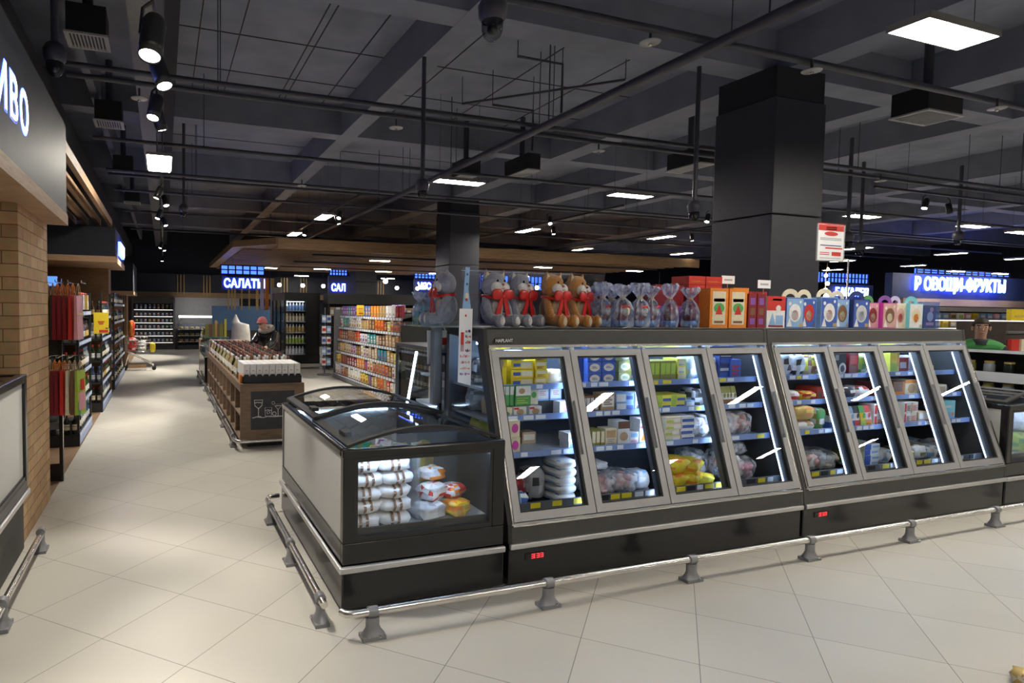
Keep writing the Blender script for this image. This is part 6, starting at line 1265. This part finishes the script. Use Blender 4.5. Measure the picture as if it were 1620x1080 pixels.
bumper('i', [(.95, 8.06, .12), (.89, 8.1, .12), (.87, 8.2, .12), (.87, 17.6, .12)], [(.87, 8.35 + 1.45 * i) for i in range(7)], 'steel bumper rail along the aisle side of the wine island', 'x')
bumper('j', [(.92, 8.05, .12), (1.9, 8.05, .12)], [(1.75, 8.05)], 'short steel bumper rail across the chalkboard end of the wine island', 'y')
# second lower display behind: cooler with bags
r = root('low_cooler', 'low dark cooler with glass top behind the wine island on the aisle', 'cooler', (1.1, 15.6, 0))
q = G(); q.box(.93, 15.35, .05, 1.75, 17.6, .66, BLK); q.box(.91, 15.35, .62, 1.77, 17.6, .68, CHROME); q.part('body', r)
q = G(); q.prism([(.93, .68), (.95, .9), (1.5, 1.0), (1.75, 1.0), (1.75, .68)], 'y', 15.35, 17.6, glass('cooler_glass', (.8, .85, .9), 1.5, haze=.2)); q.part('glass_cover', r)
q = G(); q.box(1.0, 18.2, 0, 1.75, 19.2, .95, WOODD); q.thing('wooden_stand', 'wooden stand with bottles beyond the low cooler', 'display stand', base=(1.37, 18.2, 0))
for j in range(6):
    for c in range(5):
        inst(bottle('paleW', *wk[2][1:], .29, .038), 'wine_bottle', f'pale bottle on the far wooden stand, {ORD[c]} from left, {ORD[j]} row', 'wine bottle', (1.08 + c * .14, 18.28 + j * .16, .951), (0, 0, 0), 'bottles on the far wooden stand')
# brown paper bags and yellow slats behind the bottles
r = root('bag_rack', 'dark teal rack behind the wine bottles, brown paper bags standing on it', 'rack', (1.42, 16.2, 0))
q = G(); q.box(1.10, 18.0, 1.0, 1.75, 18.1, 1.03, P['teal']); q.box(1.12, 18.02, 0, 1.16, 18.06, 1.0, BLKM) ; q.part('rack_shelf', r)
for i in range(6):
    giftbag(P['brown'] if i % 2 else P['olive'], .1, .36, .08, .08, f'brown paper bag in the row behind the wine bottles, {ORD[i]} from left', (1.16 + i * .098, 18.062, 1.392), 0)
for i, (x, h) in enumerate(((1.40, .46), (1.66, .50))):
    q = G(); q.box(x - .03, 17.99, 1.031, x + .03, 18.012, 1.04 + h, P['gold'] if i == 0 else P['lemon']); q.thing('price_strip', 'narrow upright gold price slat' if i == 0 else 'narrow upright yellow price slat', 'price strip', base=(x, 17.95, 1.031))
# ------------------------------------------------------------------ people
SKIN = mat('skin', (.50, .30, .21), .5, noise=.06); HAIRD = mat('hair_dark', (.03, .02, .015), .6, noise=.2, bump=.4, bscale=120)
def skinned(name, pts, edges, radii, m, parent, rootv=0, sub=2):
    me = bpy.data.meshes.new(name); me.from_pydata(pts, edges, []); me.materials.append(m)
    o = bpy.data.objects.new(name, me); COL.objects.link(o)
    sk = o.modifiers.new('skin', 'SKIN'); sk.use_smooth_shade = True
    for i, v in enumerate(o.data.skin_vertices[0].data): v.radius = radii[i] if isinstance(radii[i], tuple) else (radii[i],)*2; v.use_root = (i == rootv)
    ss = o.modifiers.new('sub', 'SUBSURF'); ss.levels = sub; ss.render_levels = sub
    dg = bpy.context.evaluated_depsgraph_get(); dg.update()
    m2 = bpy.data.meshes.new_from_object(o.evaluated_get(dg)); bpy.data.objects.remove(o)
    for p in m2.polygons: p.use_smooth = True
    o = bpy.data.objects.new(name, m2); COL.objects.link(o); o.parent = parent; return o
def head_at(r, c, s, fwd, hair=None):
    """face parts at head centre c (local), fwd angle about z; -Y is forward for 0"""
    M = Matrix.Translation(c) @ Matrix.Rotation(fwd, 4, 'Z')
    for sx in (-1, 1):
        q = G(M); q.ell((sx*.033*s, -.088*s, .012*s), (.014*s, .008*s, .009*s), mat('eye_white', (.6, .6, .58), .3), 10, 7); q.ell((sx*.033*s, -.095*s, .012*s), (.007*s, .004*s, .007*s), BLKM, 8, 6); q.part('eye', r)
        q = G(M); q.ell((sx*.082*s, .0, .0), (.012*s, .022*s, .034*s), SKIN, 10, 7); q.part('ear', r)
        q = G(M); q.tube([(sx*.018*s, -.098*s, .036*s), (sx*.05*s, -.088*s, .038*s)], .006*s, HAIRD, 5); q.part('eyebrow', r)
    q = G(M); q.ell((0, -.104*s, -.018*s), (.014*s, .018*s, .024*s), SKIN, 10, 8); q.part('nose', r)
    q = G(M); q.ell((0, -.088*s, -.058*s), (.026*s, .010*s, .008*s), mat('lips', (.42, .18, .15), .5), 10, 6); q.part('mouth', r)
# clerk at right behind the shelf
r = root('person', 'person with short dark hair, navy jacket and green yoke, behind the tiered shelf', 'person', (9.80, 4.80, 0), local=True, rotz=-1.0)
V = [(0, 0, 1.0), (0, 0, 1.22), (0, -.01, 1.43), (0, -.015, 1.53), (0, -.04, 1.60), (0, -.06, 1.73), (0, -.05, 1.79),
     (-.2, -.01, 1.45), (-.25, -.03, 1.18), (-.26, -.08, .98), (-.26, -.12, .88), (.2, -.01, 1.45), (.25, -.03, 1.18), (.26, -.08, .98), (.26, -.12, .88),
     (-.1, 0, .9), (-.11, -.01, .5), (-.11, .02, .08), (-.11, -.12, .04), (.1, 0, .9), (.11, -.01, .5), (.11, .02, .08), (.11, -.12, .04)]
E_ = [(0,1),(1,2),(2,3),(3,4),(4,5),(5,6),(2,7),(7,8),(8,9),(9,10),(2,11),(11,12),(12,13),(13,14),(0,15),(15,16),(16,17),(17,18),(0,19),(19,20),(20,21),(21,22)]
RD = [(.16,.12),(.16,.12),(.17,.11),(.06,.06),(.055,.06),(.078,.092),(.07,.085),.068,.05,.042,.035,.068,.05,.042,.035,.09,.065,.045,.04,.09,.065,.045,.04]
skinned('body', V, E_, RD, SKIN, r)
JK = mat('jacket_navy', (.02, .022, .03), .75, noise=.15); GRC = mat('collar_green', (.06, .30, .08), .7, noise=.1)
V2 = [(0, 0, .92), (0, 0, 1.2), (0, -.01, 1.43), (-.2, -.01, 1.44), (-.25, -.03, 1.18), (-.26, -.08, .99), (.2, -.01, 1.44), (.25, -.03, 1.18), (.26, -.08, .99)]
skinned('jacket', V2, [(0,1),(1,2),(2,3),(3,4),(4,5),(2,6),(6,7),(7,8)], [(.185,.14),(.185,.14),(.19,.125),.085,.068,.058,.085,.068,.058], JK, r)
V2 = [(0, -.01, 1.47), (-.13, -.01, 1.475), (-.235, -.01, 1.44), (.13, -.01, 1.475), (.235, -.01, 1.44)]
skinned('green_yoke', V2, [(0,1),(1,2),(0,3),(3,4)], [(.10,.115),(.10,.085),(.085,.075),(.10,.085),(.085,.075)], GRC, r)
q = G(); q.lathe([(.095, 0), (.088, .04), (.082, .07), (.075, .068)], JK, 16, (0, -.02, 1.50)); q.part('collar', r)
q = G(); q.box(-.04, -.155, 1.28, .06, -.14, 1.33, WHT); q.part('name_badge', r)
hx = G()
def hairfn(d):
    lim = .25 if d.y < -.35 else (-.45 if d.y > .25 else -.05)
    return d if d.z >= lim else Vector((d.x * .72, d.y * .72, lim))
hx.ell((0, -.048, 1.735), (.090, .106, .108), HAIRD, 24, 18, fn=hairfn); hx.part('hair', r)
head_at(r, (0, -.06, 1.71), 1.0, 0)
skinned('trousers', [(0,0,.96),(-.1,0,.88),(-.11,-.01,.5),(-.11,.02,.1),(.1,0,.88),(.11,-.01,.5),(.11,.02,.1)], [(0,1),(1,2),(2,3),(0,4),(4,5),(5,6)], [(.17,.13),.105,.08,.065,.105,.08,.065], JK, r)
# shopper with a pink hat bending over the bottles
r = root('person', 'person in pink knitted hat and shiny black jacket bending over the wine bottles', 'person', (2.12, 13.1, 0), local=True, rotz=-.75)
V = [(0, .1, .95), (0, .05, 1.15), (0, -.08, 1.33), (0, -.16, 1.40), (0, -.21, 1.44), (0, -.27, 1.50), (0, -.28, 1.57),
     (-.19, -.1, 1.32), (-.23, -.26, 1.12), (-.2, -.46, 1.04), (-.18, -.54, 1.02), (.19, -.1, 1.32), (.23, -.26, 1.12), (.2, -.46, 1.04), (.18, -.54, 1.02),
     (-.1, .1, .88), (-.11, .08, .48), (-.11, .1, .08), (-.11, -.03, .04), (.1, .1, .88), (.11, .08, .48), (.11, .1, .08), (.11, -.03, .04)]
skinned('body', V, E_, RD, SKIN, r)
JS = mat('jacket_shiny_black', (.012, .012, .014), .22, noise=.1, bump=.5, bscale=14); HAT = mat('hat_pink', (.52, .16, .17), .9, noise=.15, bump=.6, bscale=90); FURG = mat('hood_fur', (.28, .24, .22), .95, noise=.35, nscale=30, bump=1., bscale=100)
skinned('jacket', [(0, .1, .82), (0, .05, 1.12), (0, -.09, 1.32), (-.19, -.1, 1.31), (-.23, -.26, 1.12), (-.2, -.44, 1.05), (.19, -.1, 1.31), (.23, -.26, 1.12), (.2, -.44, 1.05)], [(0,1),(1,2),(2,3),(3,4),(4,5),(2,6),(6,7),(7,8)], [(.21,.17),(.21,.17),(.2,.14),.10,.085,.07,.10,.085,.07], JS, r)
q = G(); q.tube([(.13*math.cos(a), -.12 + .11*math.sin(a), 1.42 + .05*math.sin(a)) for a in [i*2*PI/14 for i in range(14)]], .048, FURG, 8, closed=True); q.part('fur_hood', r)
q = G(); q.ell((0, -.275, 1.575), (.098, .112, .11), HAT, 20, 14, fn=lambda d: d if d.z > -.2 else Vector((d.x*.75, d.y*.75, -.2))); q.tube([(.097*math.cos(a), -.275 + .108*math.sin(a), 1.56) for a in [i*2*PI/16 for i in range(16)]], .018, HAT, 8, closed=True); q.part('knitted_hat', r)
head_at(r, (0, -.275, 1.49), .95, 0)
skinned('trousers', [(0,.1,.94),(-.1,.1,.86),(-.11,.08,.48),(-.11,.1,.1),(.1,.1,.86),(.11,.08,.48),(.11,.1,.1)], [(0,1),(1,2),(2,3),(0,4),(4,5),(5,6)], [(.17,.14),.105,.08,.065,.105,.08,.065], JK, r)
# white draped cover
r = root('draped_cover', 'translucent white cover draped over a peaked stand behind the wine bottles', 'draped cover', (1.66, 15.0, 0), local=True)
q = G(); q.tube([(0, 0, 0), (0, 0, 1.6)], .03, BLKM, 8); q.lathe([(.2, 0), (.2, .03), (.03, .05)], BLKM, 14); q.part('stand', r)
q = G(); n = 28; prof = [(.015, 1.70), (.05, 1.62), (.10, 1.52), (.19, 1.46), (.21, 1.30), (.215, 1.1), (.23, .9)]; v = []; f = []; rn = random.Random(9)
for rr_, z in prof:
    for k in range(n):
        a = 2*PI*k/n; p = rr_ * (1 + (.09 if k % 2 else -.07) * (1.72 - z)); v.append((p*math.cos(a) + (.08 if rr_ > .12 else -.04), p*math.sin(a), z))
for i in range(len(prof) - 1):
    for k in range(n): f.append((i*n+k, i*n+(k+1)%n, (i+1)*n+(k+1)%n, (i+1)*n+k))
q.add(v, f, mat('white_sheet', (.62, .61, .56), .7, noise=.1, nscale=9), True); q.part('sheet', r)
# ------------------------------------------------------------------ tall fridge at centre
r = root('tall_drinks_fridge', 'tall black fridge with glass front at the end of the centre aisle', 'fridge', (4.05, 19.0, 0))
q = G(); q.box(3.52, 18.95, .05, 4.64, 21.2, .42, BLK); q.box(3.52, 18.95, 2.12, 4.64, 21.2, 2.36, BLK); q.box(4.22, 19.0, .42, 4.64, 21.2, 2.12, BLK); q.box(3.52, 21.1, .42, 4.22, 21.2, 2.12, INNER); q.part('carcass', r)
q = G()
for y in (18.95, 19.7, 20.45, 21.15): q.box(3.50, y, .42, 3.56, y + .07, 2.12, BLK)
q.box(4.18, 18.95, .42, 4.24, 19.02, 2.12, BLK); q.part('frame', r)
q = G(); q.box(3.56, 18.97, .42, 4.18, 18.98, 2.12, GLS); q.box(3.52, 19.02, .42, 3.53, 21.15, 2.12, GLSS); q.part('glass', r)
q = G(); q.box(3.6, 19.05, 2.07, 4.15, 19.09, 2.085, emit('led_dim', (.7, .82, 1.), 5.)); q.part('led_tube', r)
q = G(); q.box(3.4, 18.75, .05, 4.72, 18.8, .16, CHROME); q.part('bumper', r)
FZ = [.44, .78, 1.12, 1.46, 1.8]
for z in FZ:
    q = G(); q.box(3.56, 19.06, z - .02, 4.22, 21.1, z, MATS['shelf_wire_white']); q.part('shelf', r)
fc = [('white', 'silver'), ('lime', 'white'), ('gold', 'cream'), ('cream', 'gold'), ('sky', 'white')]
for k, z in enumerate(FZ):
    for j in range(6):
        key = 'fd%d' % k
        if key not in MC:
            q = G(); q.lathe([(.04, 0), (.042, .16), (.018, .22), (.018, .25)], [P[fc[k][0]], P[fc[k][1]], P['white']], 9); MC[key] = q.mesh(key)
        inst(MC[key], 'drink_bottle', f'{fc[k][0]} drink bottle, {ORD[j]} from left, {["bottom", "second", "third", "fourth", "top"][k]} shelf of the tall black fridge', 'drink bottle', (3.63 + j * .1, 19.13, z + .001), (0, 0, 0), 'drinks in the tall black fridge')
# black wall shelving behind with header
r = root('shelving_run', 'long black shelving with a plain header behind the open sloped shelves', 'shelving', (6.8, 18.4, 0))
q = G(); q.box(4.75, 18.4, 2.02, 9.2, 19.0, 2.34, DGREY); q.box(4.75, 18.9, 0, 9.2, 19.0, 2.02, BLKM); q.box(4.75, 18.4, 0, 4.81, 18.9, 2.02, BLKM); q.part('carcass', r)
for z in (.5, .9, 1.3, 1.66):
    q = G(); q.box(4.81, 18.45, z - .03, 9.2, 18.9, z, BLKM); q.part('shelf', r)
for j in range(22):
    c = R.choice([['cream', 'white'], ['tan', 'white'], ['beige', 'red'], ['white', 'turq'], ['cream', 'darkred']])
    inst(carton('ws' + c[0] + c[1], .15, .12, .26, c[0], ('rect', c[1], .1, .2, .9, .7)), 'snack_carton', f'{c[0]} carton on the top shelf of the long black shelving, {ORD[j]} from left', 'carton', (4.85 + j * .17, 18.5, 1.661), (0, 0, 0), 'cartons on the long black shelving')
# sloped open shelves (gondola)
r = root('sloped_gondola', 'open gondola of sloped shelves full of snack packs, facing the aisle', 'shelving', (4.5, 13.8, 0))
GX = 4.35; GY0, GY1 = 11.5, 16.2
GZ = [.14, .44, .74, 1.06, 1.38, 1.68]
q = G(); q.box(GX, GY0, 0, 5.1, GY1, .10, GREYP); q.box(GX - .02, GY0, .03, GX, GY1, .12, GREYP); q.box(4.95, GY0, .1, 5.1, GY1, 1.8, BLKM); q.box(GX, GY1 - .04, 0, 5.1, GY1, 1.85, GREYP); q.box(4.5, GY0, 0, 4.95, GY0 + .04, 1.62, BLKM); q.part('carcass', r)
for k, z in enumerate(GZ):
    xf = GX + .035 * k
    q = G(); q.prism([(xf, z - .02), (xf, z), (4.95, z + .10), (4.95, z + .08)], 'y', GY0 + .04, GY1 - .04, BLKM); s = q.part('shelf', r)
    q = G(); q.box(xf - .012, GY0 + .04, z - .05, xf, GY1 - .04, z + .012, mat('price_rail_grey', (.35, .36, .42), .4, noise=.05))
    for j in range(24): q.box(xf - .016, GY0 + .1 + j*.17, z - .042, xf - .012, GY0 + .2 + j*.17, z + .004, TAG)
    q.part('price_rail', s)
pc = ['cream', 'gold', 'white', 'red', 'tan', 'purple', 'orange', 'lilac', 'beige', 'brown', 'white', 'lemon', 'blue', 'teal', 'darkred']
cnt = 0
for k, z in enumerate(GZ):
    xf = GX + .035 * k; last = None; run = 0
    for j in range(22):
        y = GY1 - .14 - j * .204
        if run <= 0: last = (R.choice(pc), R.choice(['white', 'gold', 'red', 'cream', 'purple'])); run = R.choice([1, 2, 3])
        run -= 1; c1, c2 = last; h = R.choice([.2, .22, .24]) if k < 5 else .24
        inst(carton('gp' + c1 + c2 + str(h), .155, .06, h, c1, ('rect', c2, .12, .12, .88, .45), ('oval', c2, .5, .7, .25, .12), ('lines', 'brown', .2, .18, 2, .6)), 'snack_pack',
             f'{c1} snack pack on the sloped gondola, {["bottom", "second", "third", "fourth", "fifth", "top"][k]} shelf, {ORD[j]} from its far end', 'pack', (xf + .02, y, z + .012), (0, rad(-4), -PI/2), 'snack packs on the sloped gondola')
# glass head case with led beside the gondola's near end
r = root('yellow_price_board', 'yellow price board standing on top of the sloped gondola', 'price sign', (4.5, 14.1, 1.7))
q = G(); q.box(4.35, 14.1, 1.72, 4.53, 14.106, 1.96, P['yellow']); q.part('board', r)
q = G(); q.box(4.38, 14.096, 1.86, 4.5, 14.1, 1.89, P['orange']); q.box(4.4, 14.096, 1.75, 4.51, 14.1, 1.78, P['red']); q.box(4.39, 14.096, 1.81, 4.48, 14.1, 1.825, P['orange']); q.part('printed_offer', r)
q = G(); q.tube([(4.45, 14.11, 1.68), (4.45, 14.11, 1.75)], .006, CHROME, 5); q.part('stem', r)
for i in range(9):
    inst(carton('tl' + str(i % 3), .16, .1, .16, ['lilac', 'purple', 'lilac'][i % 3], ('oval', 'white', .5, .5, .25, .2)), 'sweets_pack', f'lilac sweets pack on the gondola top, {ORD[i % 3]} from left, {["front", "middle", "rear"][i // 3]} row', 'pack', (4.62 + .07 * (i // 3), 12.9 - .2 * (i % 3), 1.80 + .0 + .06 * (i // 3)) if False else (4.58 + .11 * (i // 3), 12.9 - .2 * (i % 3), 1.755 + .025 * (i // 3)), (0, 0, -PI/2), 'lilac sweets packs')
# wire spinner left of gondola
r = root('wire_spinner', 'slim wire stand with hanging white and blue packs left of the sloped gondola', 'wire stand', (4.28, 16.9, 0))
q = G(); q.lathe([(.22, 0), (.22, .03), (.03, .05)], GREYP, 16, (4.28, 16.9, 0)); q.tube([(4.28, 16.9, .04), (4.28, 16.9, 1.9)], .02, GREYP, 8); q.part('post', r)
for i in range(5):
    q = G(); q.tube([(4.28 + .14*math.cos(a), 16.9 + .14*math.sin(a), .5 + .3*i) for a in [j*PI/6 for j in range(12)]], .005, CHROME, 4, closed=True); q.tube([(4.14, 16.9, .5 + .3*i), (4.42, 16.9, .5 + .3*i)], .005, CHROME, 4); q.part('ring', r)
for i in range(5):
    for j in range(2):
        inst(carton('spn' + str((i + j) % 3), .12, .015, .2, ['white', 'sky', 'silver'][(i + j) % 3], ('rect', ['red', 'white', 'blue'][(i + j) % 3], .1, .3, .9, .7)), 'hanging_pack', f'{["white", "pale blue", "silver"][(i + j) % 3]} pack hanging on the wire stand, {["bottom", "second", "third", "fourth", "top"][i]} ring, {"right" if j else "left"}', 'pack', (4.15 + j * .14, 16.72, .285 + .3 * i), (0, 0, 0), 'packs on the wire stand')
# ------------------------------------------------------------------ right side behind the island
r = root('produce_cooler', 'long lit cooler of boxes under the produce sign at far right', 'cooler', (24, 13, 0))
q = G(); q.box(19.5, 13.2, 0, 31, 14.0, .3, DGREY); q.box(19.5, 13.9, .3, 31, 14.0, 2.2, WALLB); q.box(19.5, 13.2, 2.05, 31, 14, 2.2, mat('cooler_head', (.36, .33, .32), .6, noise=.05)); q.part('carcass', r)
for z in (.7, 1.1, 1.5, 1.78):
    q = G(); q.box(19.5, 13.3, z - .04, 31, 13.9, z, GREYP); s = q.part('shelf', r)
    q = G(); q.box(19.5, 13.28, z - .05, 31, 13.30, z - .03, emit('led_soft', (1., .96, .9), 3.)); q.part('led_strip', s)
for k, z in enumerate((.7, 1.1, 1.5, 1.78)):
    for j in range(24):
        c = R.choice([['yellow', 'gold'], ['tan', 'white'], ['beige', 'brown'], ['sky', 'white'], ['white', 'lime'], ['pink', 'white']])
        inst(carton('pr' + c[0] + c[1], .3, .25, .22, c[0], ('rect', c[1], .1, .2, .9, .7)), 'produce_box', f'{c[0]} box in the produce cooler, {ORD[j]} from left, {["bottom", "second", "third", "top"][k]} shelf', 'box', (20.6 + j * .42, 13.4, z + .001), (0, 0, 0), 'boxes in the produce cooler')
# shelf with white fronts in front of the clerk, facing the freezers
r = root('tiered_shelf', 'dark tiered shelf with white fronts between the end freezer and the clerk', 'shelving', (9.1, 4.4, 0))
SX, SY0, SY1 = 8.95, 3.3, 5.4
q = G(); q.box(SX, SY0, 0, SX + .40, SY1, .2, BLKM); q.box(SX + .37, SY0, .2, SX + .40, SY1, 1.46, BLKM); q.box(SX, SY1 - .02, .2, SX + .37, SY1, 1.46, BLKM); q.part('carcass', r)
TZS = (.46, .71, .96, 1.21, 1.46)
for z in TZS:
    q = G(); q.box(SX, SY0, z - .015, SX + .37, SY1 - .02, z, BLKM); s = q.part('shelf', r)
    q = G(); q.box(SX - .012, SY0, z - (.10 if z < 1.4 else .02), SX, SY1 - .05, z + .012, WHT); q.part('white_front', s)
for k, z in enumerate(TZS[:4]):
    for j in range(11):
        kd = [('green', GGR), ('olive', P['olive']), ('pale', GC), ('dark', GB)][(j * 3 + k) % 4]
        key = 'jar' + kd[0]
        if key not in MC:
            q = G(); q.lathe([(.05, 0), (.053, .02), (.053, .09), (.042, .11), (.046, .112), (.046, .13)], [kd[1], kd[1], kd[1], P['gold'], P['gold']], 10); MC[key] = q.mesh(key)
        inst(MC[key], 'jar', f'{kd[0]} jar on the tiered shelf, {ORD[j]} from the camera end, {["bottom", "second", "third", "top"][k]} tier', 'jar', (SX + .08, SY0 + .12 + j * .18, z + .001), (0, 0, 0), 'jars on the tiered shelf')
r = root('yellow_topped_stand', 'dark stand with yellow header at the right edge of the picture', 'display stand', (13.3, 5.7, 0))
q = G(); q.box(12.4, 5.75, 0, 13.8, 6.4, 1.78, mat('stand_dark', (.05, .035, .03), .6, noise=.2)); q.box(12.4, 5.72, 1.6, 13.8, 5.75, 1.64, GREYP); q.part('body', r)
q = G(); q.box(12.4, 5.7, 1.80, 13.8, 5.76, 1.98, P['yellow']); q.box(12.5, 5.695, 1.86, 13.1, 5.7, 1.89, P['gold']); q.part('header', r)
q = G()
for j in range(5):
    for k in range(4): q.box(12.45 + j*.27, 5.70, .3 + k*.33, 12.66 + j*.27, 5.75, .52 + k*.33, P[['olive', 'gold', 'brown', 'red', 'cream'][(j + k) % 5]])
q.part('front_pockets', r)
inst(bag('foil', .17, .17, .06, ['gold', 'yellow', 'brown', 'cream'], 201, .2, .4), 'foil_bag', 'small shiny gold foil bag on the floor in front of the freezers', 'bag', (4.10, 1.70, 0), (0, 0, .4))
